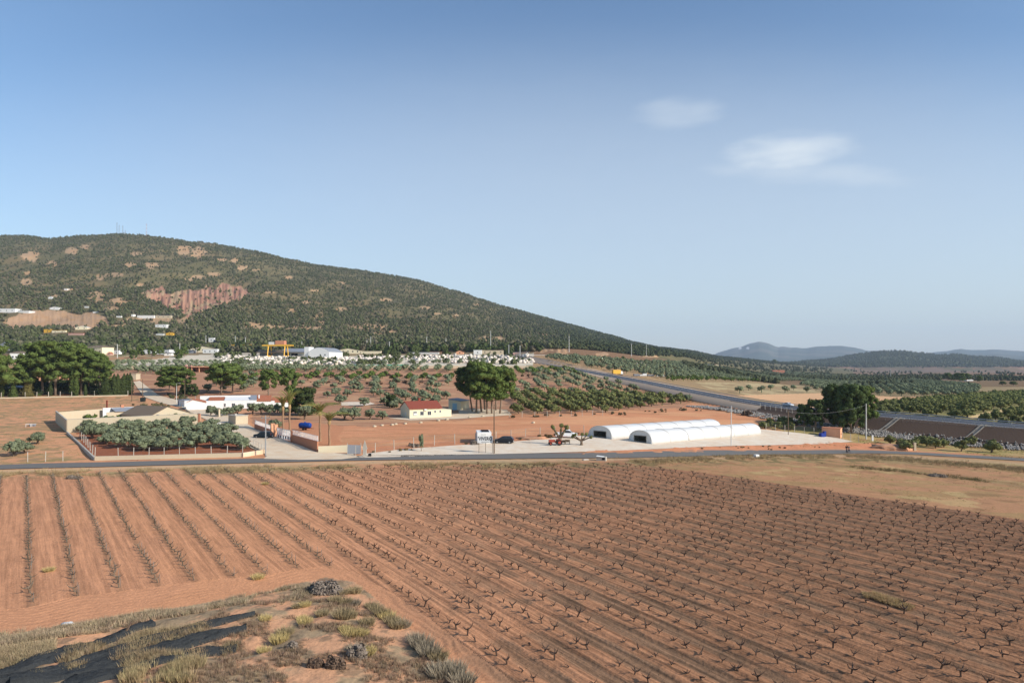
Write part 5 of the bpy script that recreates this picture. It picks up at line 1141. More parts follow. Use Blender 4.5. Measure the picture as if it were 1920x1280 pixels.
# ------------------------------------------------------------------ buildings and walls
M['white'] = material('white_render', srgb(220, 219, 215), .85, noise=.05, scale=1.2)
M['cream'] = material('cream_render', srgb(226, 215, 184), .85, noise=.06, scale=.8, col2=srgb(216, 203, 170))
M['stonew'] = material('rough_stone_render', srgb(198, 186, 160), .95, noise=.14, scale=1.6, col2=srgb(176, 160, 134), bump=.03, bscale=4)
M['brick'] = material('orange_block', srgb(192, 134, 104), .9, noise=.10, scale=1.5, col2=srgb(176, 118, 90))
M['pink'] = material('pink_render', srgb(190, 150, 136), .9, noise=.08, scale=1)
M['tile_red'] = material('red_roof_tile', srgb(134, 70, 54), .85, noise=.12, scale=4, stretch=(5, .4, .4), bump=.03, bscale=6)
M['tile'] = material('terracotta_tile', srgb(178, 110, 78), .9, noise=.2, scale=4, stretch=(5, .5, .5), bump=.03, bscale=6, col2=srgb(150, 90, 64))
M['tile_brown'] = material('brown_roof_tile', srgb(126, 110, 92), .9, noise=.18, scale=3, stretch=(4, .5, .5), col2=srgb(104, 90, 76))
M['roof_grey'] = material('grey_sheet_roof', srgb(134, 138, 144), .6, noise=.08, scale=2, stretch=(6, .4, .4), bump=.03, bscale=5)
M['dark'] = material('dark_opening', srgb(30, 30, 32), .9)
M['glass'] = material('window_glass', srgb(50, 58, 66), .15, spec=.5)
M['frame'] = material('white_frame', srgb(205, 205, 200), .6)
M['blue_door'] = material('pale_blue_door', srgb(150, 186, 200), .7, noise=.05, scale=3)
M['yellow'] = material('yellow_paint', srgb(214, 166, 62), .6, noise=.12, scale=2)
M['rail_white'] = material('white_metal', srgb(222, 220, 216), .5)
M['poly'] = material('white_greenhouse_film', srgb(208, 208, 205), .5, noise=.05, scale=.5, spec=.35, col2=srgb(196, 195, 190))
M['poly_dull'] = material('dull_end_film', srgb(206, 206, 202), .5, noise=.06, scale=1, spec=.3)
M['rust'] = material('rusty_metal', srgb(110, 52, 38), .8, noise=.2, scale=4)
M['wood'] = material('weathered_wood', srgb(110, 92, 74), .9, noise=.2, scale=3)
M['orange_w'] = material('salmon_render', srgb(216, 160, 124), .9, noise=.05, scale=1)
def frame(name, label, cat, A, B, group=None, sink=.15):
    p = G(*A); q = G(*B); d = q - p; L = math.hypot(d.x, d.y)
    t = thing(name, label, cat, (p.x, p.y, min(p.z, q.z) - 0), math.atan2(d.y, d.x), group); return t, L, p.y
def window(t, x, z, w, h, y=0.0, sill=True, name='window', grid=False, face='f'):
    """window in the front wall (local y = 0 plane)"""
    m = MB(); e = .08
    for lo, hi in (((x - w / 2 - e, y - .05, z - h / 2 - e), (x - w / 2, y + .05, z + h / 2 + e)), ((x + w / 2, y - .05, z - h / 2 - e), (x + w / 2 + e, y + .05, z + h / 2 + e)),
                   ((x - w / 2, y - .05, z + h / 2), (x + w / 2, y + .05, z + h / 2 + e)), ((x - w / 2, y - .05, z - h / 2 - e), (x + w / 2, y + .05, z - h / 2)), ((x - .02, y - .04, z - h / 2), (x + .02, y + .04, z + h / 2))): m.b2(lo, hi)
    o = m.build(name, M['frame'], t)
    MB().b2((x - w / 2, y - .02, z - h / 2), (x + w / 2, y + .03, z + h / 2)).build('pane', M['glass'], o)
    return o
def gable(t, x0, x1, y0, y1, h, rise, wall, roof, over=.35, along='x', ridge=.5, z0=-.6, wname='wall', rname='roof'):
    """walls with a gable roof; ridge runs along x or y"""
    if along == 'x':
        yr = y0 + (y1 - y0) * ridge
        m = MB().prism([(y0, z0), (y1, z0), (y1, h), (yr, h + rise), (y0, h)], x0, x1, 'x'); m.build(wname, wall, t)
        for a, b in (((y0, h), (yr, h + rise)), ((y1, h), (yr, h + rise))):
            s = 1 if b[0] > a[0] else -1; sl = rise / abs(b[0] - a[0]); ya = a[0] - s * over; za = a[1] - over * sl
            MB().prism([(ya, za + .03), (b[0], b[1] + .03), (b[0], b[1] + .17), (ya, za + .17)], x0 - over * .6, x1 + over * .6, 'x').build(rname, roof, t)
    else:
        xr = x0 + (x1 - x0) * ridge
        m = MB().prism([(x0, z0), (x1, z0), (x1, h), (xr, h + rise), (x0, h)], y0, y1, 'y'); m.build(wname, wall, t)
        for a, b in (((x0, h), (xr, h + rise)), ((x1, h), (xr, h + rise))):
            s = 1 if b[0] > a[0] else -1; sl = rise / abs(b[0] - a[0]); xa = a[0] - s * over; za = a[1] - over * sl
            MB().prism([(xa, za + .03), (b[0], b[1] + .03), (b[0], b[1] + .17), (xa, za + .17)], y0 - over * .6, y1 + over * .6, 'y').build(rname, roof, t)
# cream cottage with the red roof
t, L, Y = frame('cottage', 'cream cottage with red tiled roof and three shuttered windows', 'house', (768, 784.5), (845, 778))
t.rotation_euler.z = R(26); L = 11.5
gable(t, 0, 9.4, 0, 8.6, 2.75, 1.75, M['cream'], M['tile_red'], .35)
MB().b2((9.4, .5, -.6), (12.6, 6.5, 2.15)).build('annex', M['cream'], t)
for x in (1.6, 3.6, 5.8): window(t, x, 1.35, .95, 1.0)
MB().b2((1.1, -.13, .9), (2.1, -.05, 1.5)).build('shutter', M['frame'], t)
for x in (7.5, 9.05): window(t, x, 1.75, .45, .55)
m = MB().b2((4.3, 5.2, 3.2), (4.9, 5.8, 5.3)); m.b2((4.2, 5.1, 5.3), (5.0, 5.9, 5.42)); m.build('chimney', M['tile_red'], t)
MB().b2((4.2, -.35, 2.1), (4.9, -.02, 2.6)).build('air_conditioner', M['frame'], t)
MB().b2((-.5, -1.6, -.4), (13.2, 0, .10)).build('terrace', M['concrete'], t)
MB().b2((-.06, 3, .8), (.0, 3.9, 1.6)).build('shutter', M['frame'], t)
# shed with the blue door
t, L, Y = frame('shed', 'small cream shed with sloping roof and pale blue door', 'shed', (841, 768), (864, 765.5)); t.rotation_euler.z = R(-18)
W_ = 4.2
MB().prism([(0, -.4), (0, 3.3), (W_, 2.7), (W_, -.4)], 0, 7.5, 'y').build('wall', M['cream'], t)
MB().prism([(-.15, 3.36), (-.15, 3.48), (W_ + .15, 2.84), (W_ + .15, 2.72)], -.2, 7.7, 'y').build('roof', M['roof_grey'], t)
MB().b2((1.4, -.06, -.1), (2.9, .02, 2.1)).build('door', M['blue_door'], t)
# long white farmhouse
t, L, Y = frame('farmhouse', 'long low white farmhouse with a parapet and terracotta roofs', 'house', (386, 767.5), (481, 765)); 
h = 2.7
MB().b2((0, 0, -.6), (L, 7.5, h)).build('wall', M['white'], t)
MB().b2((-2.4, 7.5, -.6), (L - 1.0, 8.0, h + 1.35)).build('parapet', M['white'], t)
MB().prism([(1.9, h + .04), (1.9, h + .16), (7.3, h + 1.0), (7.3, h + .88)], .5, 5.2, 'x').build('roof', M['tile'], t)
MB().prism([(0.2, h + .04), (0.2, h + .06), (7.3, h + .9), (7.3, h + .04)], 5.4, L - 1, 'x').build('terrace_roof', M['white'], t)
gable(t, -5.6, -.02, -1.2, 6.3, 2.3, .9, M['white'], M['tile'], .25, 'y', .35)
for x, w in ((5.6, .5), (8.2, .9), (12.8, 1.0)): window(t, x, 1.3, w, 1.05)
MB().b2((13.6, -.3, 1.4), (14.2, -.02, 1.9)).build('air_conditioner', M['frame'], t)
MB().prism([(.3, h + .05), (.3, h + .15), (5.6, h + 1.5), (5.6, h + 1.4)], 13.2, 15.2, 'x').build('glass_canopy', M['roof_grey'], t)
MB().b2((15.7, 3.5, h), (16.1, 4.0, h + 1.6)).build('chimney', M['white'], t)
MB().b2((L + .02, .6, -.6), (L + 5.6, 7, 2.35)).build('wing', M['white'], t)
MB().prism([(.3, 2.37), (.3, 2.5), (7.0, 4.0), (7.0, 3.86)], L + .02, L + 4.6, 'x').build('roof', M['tile'], t)
MB().b2((L + 5.62, 1.4, -.6), (L + 10.0, 6, 1.9)).build('wing', M['white'], t)
MB().prism([(1.1, 1.92), (1.1, 2.05), (6.2, 3.4), (6.2, 3.26)], L + 4.8, L + 10.3, 'x').build('roof', M['tile'], t)
t, L, Y = frame('outbuilding', 'small white outbuilding with steps left of the long farmhouse', 'outbuilding', (333, 760), (346, 763))
MB().b2((0, 0, -.5), (L, 3, 2.1)).build('wall', M['white'], t); MB().b2((-.1, -.1, 2.1), (L + .1, 3.1, 2.25)).build('roof', M['roof_grey'], t); MB().b2((.6, -.05, 0), (1.3, .01, 1.8)).build('door', M['dark'], t)
# pump house
t, L, Y = frame('pump_house', 'small cream block hut with a flat grey roof', 'hut', (442, 796), (466, 794.5)); t.rotation_euler.z += R(8)
MB().b2((0, 0, -.4), (L, 5.0, 2.2)).build('wall', M['stonew'], t); MB().b2((-.1, -.1, 2.2), (L + .1, 5.1, 2.33)).build('roof', M['concrete'], t)
MB().box((.8, 2.2, 2.5), (.6, .6, .35)).build('roof_tank', M['concrete'], t)
# walled compound
def wall(name, label, A, B, h, th=.25, mat='stonew', group=None, cap=None, h2=None, cat='wall'):
    p = G(*A); q = G(*B); d = q - p; L = math.hypot(d.x, d.y); t = thing(name, label, cat, (p.x, p.y, 0), math.atan2(d.y, d.x), group)
    n = max(2, int(L / 3)); m = MB(); mc = MB()
    for i in range(n):
        a = p + d * (i / n); b = p + d * ((i + 1) / n); ha = h + ((h2 or h) - h) * i / n; hb = h + ((h2 or h) - h) * (i + 1) / n
        x0, x1 = L * i / n, L * (i + 1) / n; za, zb = p.z + (q.z - p.z) * i / n, p.z + (q.z - p.z) * (i + 1) / n
        m.add([(x0, -th / 2, za - .6), (x1, -th / 2, zb - .6), (x1, th / 2, zb - .6), (x0, th / 2, za - .6), (x0, -th / 2, za + ha), (x1, -th / 2, zb + hb), (x1, th / 2, zb + hb), (x0, th / 2, za + ha)],
              [(4, 5, 6, 7), (0, 1, 5, 4), (2, 3, 7, 6)] + ([(0, 4, 7, 3)] if i == 0 else []) + ([(1, 2, 6, 5)] if i == n - 1 else []))
        if cap:
            mc.add([(x0, -th / 2 - .05, za + ha), (x1, -th / 2 - .05, zb + hb), (x1, th / 2 + .05, zb + hb), (x0, th / 2 + .05, za + ha), (x0, -th / 2 - .05, za + ha + .08), (x1, -th / 2 - .05, zb + hb + .08), (x1, th / 2 + .05, zb + hb + .08), (x0, th / 2 + .05, za + ha + .08)],
                   [(0, 3, 2, 1), (4, 5, 6, 7), (0, 1, 5, 4), (2, 3, 7, 6), (0, 4, 7, 3), (1, 2, 6, 5)])
    m.build('masonry', M[mat], t)
    if cap: mc.build('coping', M[cap], t)
    return t, L, p, q
wall('compound_wall', 'long pale rendered wall of the compound, its side facing the walled olives', (126, 811), (376, 798), 3.1, cap='concrete')
wall('compound_wall', 'shaded grey side wall of the compound facing left', (105, 791), (126, 811), 2.9, cap='concrete')
wall('compound_wall', 'sunlit back wall of the compound', (105, 791), (200, 783), 2.6)
wall('compound_wall', 'low wall of the compound along the farm track, going uphill', (376, 796), (348, 776), 1.6)
t, L, Y = frame('lean_to', 'long lean-to shed with a grey sheet roof in the compound', 'shed', (200, 786), (268, 781))
MB().b2((0, 2.8, -.5), (L, 3.1, 3.0)).build('wall', M['white'], t)
MB().prism([(-.4, 2.0), (-.4, 2.12), (2.8, 2.95), (2.8, 2.83)], 2.0, L, 'x').build('roof', M['roof_grey'], t)
MB().b2((0, 0, -.5), (L, .2, 1.95)).build('wall', M['stonew'], t)
MB().tube([(1.2, 3.4, 2.0), (1.2, 3.4, 5.1)], .22, 8).build('flue', M['rust'], t); MB().b2((4.6, 2.75, 2.9), (5.4, 3.4, 3.7)).build('chimney', M['brick'], t)
t, L, Y = frame('barn', 'low broad gabled barn at the corner of the compound', 'barn', (282, 797), (357, 789)); t.rotation_euler.z += R(2)
gable(t, 0, L + .6, 0, 12, 2.3, 2.1, M['stonew'], M['tile_brown'], .3, 'y', .40)
wall('compound_wall', 'low wall with a coping right of the gabled barn', (357, 789), (376, 796), 2.2)
for i, (u, v) in enumerate([(297, 801), (347, 799), (375, 798)]):
    p = G(u, v); t = thing('gate_pillar', 'brick pillar against the long compound wall, ' + ['leftmost', 'middle', 'rightmost beside the van'][i], 'pillar', p); MB().box((0, -.3, 1.45), (.45, .45, 3.4)).build('shaft', M['brick'], t); MB().box((0, -.3, 3.2), (.6, .6, .12)).build('cap', M['concrete'], t)
for i, (u, v, h, w) in enumerate([(168, 797, 18, 1.5), (202, 795, 14, 1.5), (228, 792, 12, 1.6), (318, 793, 14, 1.6), (335, 792, 13, 1.4), (300, 794, 12, 1.5)]):
    p = G(u, v); plant(OLY[i % 3] if i > 2 else GRN[i % 2], p.x, p.y, p.z, H(h, p.y) / 3.2 * w, 'green fruit tree inside the compound, ' + ['at the left corner', 'second from the left', 'under the grey roof', 'in front of the barn gable', 'at the right of the barn gable', 'at the left of the barn gable'][i], 'fruit tree')
# low wall round the walled olives, fences
wall('low_wall', 'low pale concrete wall between the walled olives and the road', (178, 863), (455, 856), .75, .3)
wall('low_wall', 'curved stone end of the low wall at the track mouth', (455, 856.5), (497, 850), .8, .35, 'track')
wall('low_wall', 'low kerb wall climbing left of the walled olives', (126, 813), (178, 863), .55, .3, 'concrete')
wall('low_wall', 'dark low kerb along the track beside the walled olives', (497, 850), (470, 836), .4, .3, 'stonew')
wall('low_wall', 'cream low wall right of the brick wall by the road', (597, 848.5), (658, 848), 1.25, .25, 'cream', h2=1.45)
wall('low_wall', 'pale retaining kerb in front of the fenced grove', (-40, 748), (240, 742), .45, .3, 'stonew')
wall('low_wall', 'boundary wall along the right side of the farm track', (350, 750), (412, 774), 1.0, .3, 'stonew')
wall('estate_wall', 'long low pale wall in front of the stone yard', (208, 690.5), (860, 690), 1.5, .3, 'track')
t, L, p, q = wall('brick_wall', 'orange brick wall left of the white gate', (478, 804), (508, 815), 1.2, mat='brick')
t2, L2, p2, q2 = wall('brick_wall', 'orange brick wall with white railing right of the gate', (548, 829), (596, 847), 1.6, mat='brick', h2=2.05)
def railing(t, L, p, q, h0, h1, hh, n):
    m = MB(); g_ = MB()
    for i in range(n + 1):
        x = L * i / n; z = p.z + (q.z - p.z) * i / n + h0 + (h1 - h0) * i / n
        g_.box((x, 0, z + hh / 2), (.07, .07, hh))
    a = Vector((0, 0, p.z + h0)); b = Vector((L, 0, q.z + h1))
    for dz in (.08, hh - .03): m.tube([a + Vector((0, 0, dz)), b + Vector((0, 0, dz))], .04, 4)
    k = int(L / .16)
    for i in range(k):
        s = (i + .5) / k; c = a.lerp(b, s); m.box((c.x, 0, c.z + hh / 2), (.035, .02, hh - .1))
    m.build('railing', M['rail_white'], t); g_.build('railing_posts', M['rail_white'], t)
railing(t, L, p, q, 1.2, 1.2, 1.0, 5); railing(t2, L2, p2, q2, 1.6, 2.05, 1.05, 6)
for i, (u, v) in enumerate([(511, 817), (517, 819)]):
    p = G(u, v); t = thing('gate_pillar', 'salmon rendered gate pillar, ' + ['left of the pair', 'right of the pair, next to the white gate'][i], 'pillar', (p.x, p.y, p.z), R(-55)); MB().box((0, 0, 1.25), (.75, .75, 2.9)).build('shaft', M['orange_w'], t); MB().box((0, 0, 2.74), (.9, .9, .1)).build('cap', M['orange_w'], t)
pa, qa = G(520, 820), G(547, 828.5); d = qa - pa; L = math.hypot(d.x, d.y)
t = thing('sliding_gate', 'white metal sliding gate with open bars between the brick walls', 'gate', pa, math.atan2(d.y, d.x)); dz = qa.z - pa.z
m = MB()
for z in (.12, .95, 2.25): m.b2((0, -.04, z - .05 + dz / 2), (L, .04, z + .05 + dz / 2))
for i in range(7): x = L * i / 6; m.b2((x - .06, -.05, .07 + dz / 2), (x + .06, .05, 2.3 + dz / 2))
m.build('frame', M['rail_white'], t)
m = MB()
for i in range(48): x = L * (i + .5) / 48; m.b2((x - .025, -.015, 1.0 + dz / 2), (x + .025, .015, 2.2 + dz / 2))
m.build('bars', M['rail_white'], t)
m = MB()
for i in range(6): m.b2((L * i / 6 + .25, -.02, .3 + dz / 2), (L * (i + 1) / 6 - .25, .02, .8 + dz / 2))
m.build('lower_panel', M['roof_grey'], t)
p = G(547.5, 829); t = thing('gate_pillar', 'brick post at the right end of the white gate', 'pillar', p, R(-55)); MB().box((0, 0, 1.15), (.5, .5, 2.7)).build('shaft', M['brick'], t); MB().box((0, 0, 2.54), (.6, .6, .08)).build('cap', M['orange_w'], t)
# wire fences: posts as parts
M['wire'] = material('fence_wire', srgb(150, 148, 142), .6, metal=.3)
def fence(label, px, n, h, group=None, mat='concrete', r=.05, wires=3):
    P = [G(*p) for p in px]; t = thing('wire_fence', label, 'fence', P[0], 0, group); D = _dense([tuple(p[:2]) + (0,) for p in P], 12)[:, :2]
    s = np.concatenate([[0], np.cumsum(np.linalg.norm(np.diff(D, axis=0), axis=1))]); tt = np.linspace(0, s[-1], n); X = np.interp(tt, s, D[:, 0]); Yy = np.interp(tt, s, D[:, 1]); Z = ground(X, Yy)
    o0 = None
    for a, b, c_ in zip(X, Yy, Z):
        if o0 is None: o0 = MB().box((0, 0, h / 2 - .1), (r * 2, r * 2, h + .2)).build('post', M[mat], t); o = o0
        else: o = o0.copy(); C.objects.link(o); o.parent = t
        o.location = Vector((a, b, c_)) - P[0]; o.rotation_euler = (random.uniform(-.04, .04), random.uniform(-.04, .04), random.uniform(0, 1))
    m = MB()
    for k in range(wires): m.tube([Vector((a, b, c_ + h * (k + 1) / wires - .06)) - P[0] for a, b, c_ in zip(X, Yy, Z)], .012, 3, False)
    m.build('wire', M['wire'], t)
fence('wire fence on posts in front of the walled olives', [(222, 858), (340, 857), (455, 853)], 9, 1.9)
fence('line of concrete posts at the left end of the walled olives', [(150, 822), (178, 856)], 8, 1.8)
fence('row of concrete fence posts before the fenced pine grove', [(-20, 745), (240, 740.5)], 13, 1.9, r=.09)
fence('tall thin posts on the red bank left of the nursery', [(667, 856), (760, 841), (860, 832), (930, 829)], 8, 2.1)
fence('thin fence behind the nursery yard left of the tunnels', [(930, 826), (1010, 818), (1095, 813)], 7, 2.0)
fence('wire fence behind the tunnels and below the small olives', [(1436, 806), (1500, 812), (1560, 819), (1610, 829)], 11, 1.9)
fence('thin fence along the front of the dense olive grove', [(955, 783), (1060, 781), (1130, 779)], 9, 1.7)
fence('roadside fence posts below the highway near the big pines', [(1425, 768), (1490, 777), (1508, 780)], 9, 2.0)
fence('small posts along the upper edge of the highway bank', [(1660, 789.5), (1760, 796), (1860, 803.5), (1960, 812)], 18, .9, mat='chute', r=.035)
fence('slim posts in the dry left field', [(52, 866), (118, 864)], 3, 1.8)
fence('leaning thin posts beside the track at the walled olives', [(475, 840), (497, 851)], 5, 1.7)
# nursery: container, board, tunnels
t, L, Y = frame('container', 'white site container behind the nursery board', 'container', (895, 832), (919, 832)); t.rotation_euler.z = R(6)
MB().b2((0, 0, .1), (2.9, 5.5, 2.35)).build('body', M['white'], t); MB().b2((1.0, 1.0, 2.36), (2.5, 4.6, 2.5)).build('solar_panel', M['dark'], t)
MB().b2((.9, -.04, .2), (1.8, .0, 2.1)).build('door', M['frame'], t); MB().b2((.1, .2, -.2), (2.8, 5.3, .1)).build('skid', M['dark'], t)
p = G(897.5, 850); q = G(923.5, 850); L = q.x - p.x
t = thing('nursery_board', 'white roadside board on three legs reading VIVERO', 'sign board', p, 0)
z0 = H(20, p.y); z1 = H(33, p.y)
MB().b2((-.25, -.04, z0), (L + .06, .04, z1)).build('panel', M['white'], t)
lg = MB().box((0, 0, z0 / 2 + .6), (.09, .07, z0 + 1.4)).build('leg', M['wood'], t); lg.location = (.05, .09, 0)
for x in (L / 2, L - .02): o = lg.copy(); C.objects.link(o); o.parent = t; o.location = (x, .09, 0)
M['ink'] = material('black_lettering', srgb(40, 42, 46), .7)
def text(s, size, loc, par, name='lettering', mat='ink', rot=(R(90), 0, 0), w=1.0, bold=.0):
    c = bpy.data.curves.new(name, 'FONT'); c.body = s; c.size = size; c.extrude = .006; c.offset = bold; c.align_x = 'CENTER'; c.align_y = 'CENTER'; c.space_character = 1.02
    o = bpy.data.objects.new('tmp', c); C.objects.link(o); bpy.context.view_layer.update()
    me = bpy.data.meshes.new_from_object(o.evaluated_get(bpy.context.evaluated_depsgraph_get())); C.objects.unlink(o); bpy.data.objects.remove(o)
    me.materials.clear(); me.materials.append(M[mat]); r = bpy.data.objects.new(name, me); C.objects.link(r); r.parent = par; r.location = loc; r.rotation_euler = rot; r.scale = (w, 1, 1); return r
text("'VIVERO", .95, (L / 2 - .10, -.055, (z0 + z1) / 2 + .12), t, w=.80, bold=.015)
MB().b2((.5, -.05, z0 + .14), (2.0, -.042, z0 + .2)).build('small_print', M['ink'], t)
def tunnel(label, A, B, C_, h, nh, cols=None):
    """front-left corner A, front-right corner B, far end of the right side C_"""
    p, q, r = G(*A), G(*B), G(*C_); w = math.hypot(q.x - p.x, q.y - p.y); ax = Vector((r.x - q.x, r.y - q.y, 0)); Lg = ax.length; ax.normalize()
    ang = math.atan2(ax.y, ax.x) - math.pi / 2; t = thing('greenhouse_tunnel', label, 'greenhouse', (q.x, q.y, min(q.z, p.z) - .15), ang)
    # local: x to the left = -w .. 0, y along the tunnel
    zr = (r.z - q.z) / Lg; prof = []
    n = 16
    for i in range(n + 1):
        a = math.pi * i / n; prof.append((-w / 2 + w / 2 * math.cos(a), h * math.sin(a) ** .62))
    m = MB(); V = []; S = 44
    for k in range(S + 1):
        y = Lg * k / S; hump = 1 + (.012 * math.cos(2 * math.pi * k / S * (nh)) if 0 else 0)
        for x, z in prof: V.append((x, y, z * hump + zr * y))
    m.add(V, [(k * (n + 1) + i, k * (n + 1) + i + 1, (k + 1) * (n + 1) + i + 1, (k + 1) * (n + 1) + i) for k in range(S) for i in range(n)])
    o = m.build('film_cover', M['poly'], t, smooth=True)
    md = o.modifiers.new('thick', 'SOLIDIFY'); md.thickness = .03
    for j in range(nh + 1):
        y = Lg * j / nh + (.03 if j == 0 else -.03 if j == nh else 0); MB().tube([(x * 1.0, y, z * 1.008 + .015 + zr * y) for x, z in prof], .045, 5).build('hoop', M['poly_dull'] if j % nh == 0 else M['concrete'], t)
    # ends: dull film with a wide opening at the front
    hz = h * .62
    e = MB()
    def top(x): 
        c_ = (x + w / 2) / (w / 2); return h * max(0, 1 - c_ * c_) ** .31
    def panel(x0, x1, z0, ztop, y):
        k = 8; xs = [x0 + (x1 - x0) * i / k for i in range(k + 1)]; pts = [(x0, z0)] + [(x1, z0)] + [(x, (top(x) if ztop is None else ztop)) for x in reversed(xs)]
        e.prism([(a, b + zr * y) for a, b in pts], y, y + .05, 'y')
    panel(-w + .02, -w * .78, .0, None, .12); panel(-w * .24, -.02, .0, None, .12); panel(-w * .78, -w * .24, hz, None, .12)
    e.build('front_end', M['poly_dull'], t)
    e = MB(); panel(-w + .02, -.02, 0, None, Lg - .15); e.build('back_end', M['poly_dull'], t)
    fr = MB()
    for x in (-w * .78, -w * .24): fr.b2((x - .05, .05, 0), (x + .05, .12, hz))
    fr.b2((-w * .78, .05, hz - .05), (-w * .24, .12, hz + .05)); fr.build('door_frame', M['concrete'], t)
    rd = MB()
    for k in range(6): y = 1 + Lg / 6 * k; rd.tube([(-w * .85, y, .1 + zr * y), (-w * .55, y + .4, h * .8 + zr * y)], .04, 4); rd.tube([(-w * .2, y, .1 + zr * y), (-w * .5, y + .4, h * .8 + zr * y)], .04, 4)
    rd.build('inner_bracing', M['wood'], t)
    return t, w, Lg
t1, w1, l1 = tunnel('white film tunnel greenhouse, the nearer and longer looking one', (1171, 828), (1222, 833), (1427, 814), 2.95, 7)
t2, w2, l2 = tunnel('white film tunnel greenhouse, the farther one with five hoops showing', (1095, 819), (1147, 824), (1352, 806), 2.95, 7)
for t_, w_, lab in ((t2, w2, 'dark potting bench with tools in the mouth of the farther tunnel'),):
    mw = t_.matrix_basis @ Vector((-w_ * .42, 2.0, 0)); b = thing('potting_bench', lab, 'bench', mw, t_.rotation_euler.z)
    MB().b2((-.8, 0, .85), (.8, 1.2, .95)).build('top', M['wood'], b); m = MB()
    for x in (-.7, .7):
        for y in (.1, 1.1): m.b2((x - .05, y - .05, 0), (x + .05, y + .05, .85))
    m.build('legs', M['wood'], b); MB().b2((-.6, .2, .95), (.1, 1.0, 1.7)).b2((.2, .3, .95), (.7, .9, 1.3)).build('boxes', M['rust'], b)
# orange shed by the pines
t, L, Y = frame('shed', 'salmon orange block shed under the huge pines', 'shed', (1541, 817), (1575, 819.5)); t.rotation_euler.z = R(-34); L = 4.6
MB().b2((0, 0, -.4), (L, 3.0, 2.45)).build('wall', M['orange_w'], t); MB().b2((-.1, -.1, 2.45), (L + .1, 3.1, 2.6)).build('roof', M['brick'], t)
MB().b2((L - .01, 1.2, .7), (L + .05, 1.7, 1.2)).build('window', M['dark'], t)
# unfinished pink house
t, L, Y = frame('unfinished_house', 'unfinished pink house with a deep open porch', 'house', (338, 697), (398, 699)); t.rotation_euler.z = R(-7)
h = 3.4
MB().b2((0, 0, -.8), (4.0, 9, h)).build('wall', M['pink'], t); MB().b2((4.0, 4.5, -.8), (L + 1, 9, h - .3)).build('wall', M['brick'], t)
MB().b2((-.3, -.3, h), (7.0, 9.3, h + .3)).build('roof_slab', M['pink'], t); MB().b2((7.0, -1.0, h - .3), (L + 1.3, 9.3, h + .25)).build('roof_slab', M['orange_w'], t)
for x in (4.6, 7.2, 11.6, L + .8): MB().b2((x - .22, -.7, -.8), (x + .22, -.3, h - .3)).build('column', M['orange_w'], t)
MB().b2((4.0, -1.0, -1.0), (L + 1.2, 4.4, -.02)).build('porch_floor', M['concrete'], t); MB().b2((5.2, 4.42, 0), (6.3, 4.5, 2.1)).build('door', M['dark'], t)
MB().b2((1.2, 2.5, h + .3), (2.2, 3.5, h + 1.1)).b2((3.6, 4, h + .3), (4.2, 4.6, h + .9)).build('roof_box', M['pink'], t)
# ---- stone yard and its hangars
t, L, Y = frame('hangar', 'tall white hangar with a round arched roof', 'hangar', (578, 673), (616, 674)); t.rotation_euler.z = R(-8)
w = 16.5; hs = H(14, Y); pr = [(0, -1), (w, -1), (w, hs)] + [(w * (1 - i / 12), hs + H(10, Y) * math.sin(math.pi * (i / 12)) ** .9 * .85) for i in range(1, 12)] + [(0, hs)]
MB().prism(pr, 0, 26, 'y').build('wall', M['white'], t)
MB().prism([(x, z + .12) for x, z in pr[2:]] + [(x, z + .35) for x, z in reversed(pr[2:])], .4, 26.4, 'y').build('roof', M['roof_grey'], t)
for x in (9.6, 13.2): window(t, x, H(9, Y), 1.1, .9)
MB().b2((-3.6, 1, -1), (-.02, 10, H(24, Y))).build('side_tower', M['white'], t)
t, L, Y = frame('warehouse', 'long grey roofed open warehouse behind the yellow gantry', 'warehouse', (520, 667), (574, 668)); L = 26
MB().b2((0, 6, -1), (L, 22, H(8, Y))).build('wall', M['white'], t); MB().prism([(1, H(8, Y)), (1, H(8, Y) + .3), (12, H(15, Y) + .3), (23, H(8, Y) + .3), (23, H(8, Y)), (12, H(15, Y))], -1, L + .5, 'x').build('roof', M['roof_grey'], t)
MB().b2((1, 5.9, 0), (7, 5.99, 2.6)).b2((9, 5.9, 0), (15, 5.99, 2.6)).build('opening', M['dark'], t)
t, L, Y = frame('warehouse', 'low dark open warehouse left of the yellow gantry', 'warehouse', (480, 668), (512, 668)); L = 20
MB().b2((0, 8, -1), (L, 18, 3.0)).build('wall', M['roof_grey'], t); MB().prism([(2, 3.0), (2, 3.2), (10, 5.4), (19, 3.2), (19, 3.0), (10, 5.2)], -1, L + .5, 'x').build('roof', M['tile_brown'], t)
def gantry(label, A, wpx, hpx, depth, overhang, cabin):
    p = G(*A); w = H(wpx, p.y); h = H(hpx, p.y); t = thing('gantry_crane', label, 'gantry crane', p, R(-4))
    for y in (0, depth):
        MB().b2((-overhang, y - .5, h - 1.1), (w + overhang, y + .5, h)).build('beam', M['yellow'], t)
    for x in (0, w):
        for s in (-1, 1):
            y = depth / 2 + s * depth * .9; MB().tube([(x + s * .0, y, -.5), (x, depth / 2 + s * depth / 2, h - 1)], [.42, .55], 4).build('leg', M['yellow'], t)
        MB().b2((x - .3, depth / 2 - depth * .95, .1), (x + .3, depth / 2 + depth * .95, .7)).build('end_carriage', M['yellow'], t)
    if cabin: MB().b2((w * .42, 0, h + .02), (w * .95, depth, h + 3.2)).build('cabin', M['brick'], t); MB().b2((w * .02, 0, h + .02), (w * .34, depth, h + 2.2)).build('winch', M['frame'], t)
    return t
gantry('yellow gantry crane with an orange cabin on its beam', (503, 668), 32, 22, 5, 5, True)
gantry('lower yellow gantry crane left of the one with the cabin', (431, 658), 34, 12, 4, 4, False)
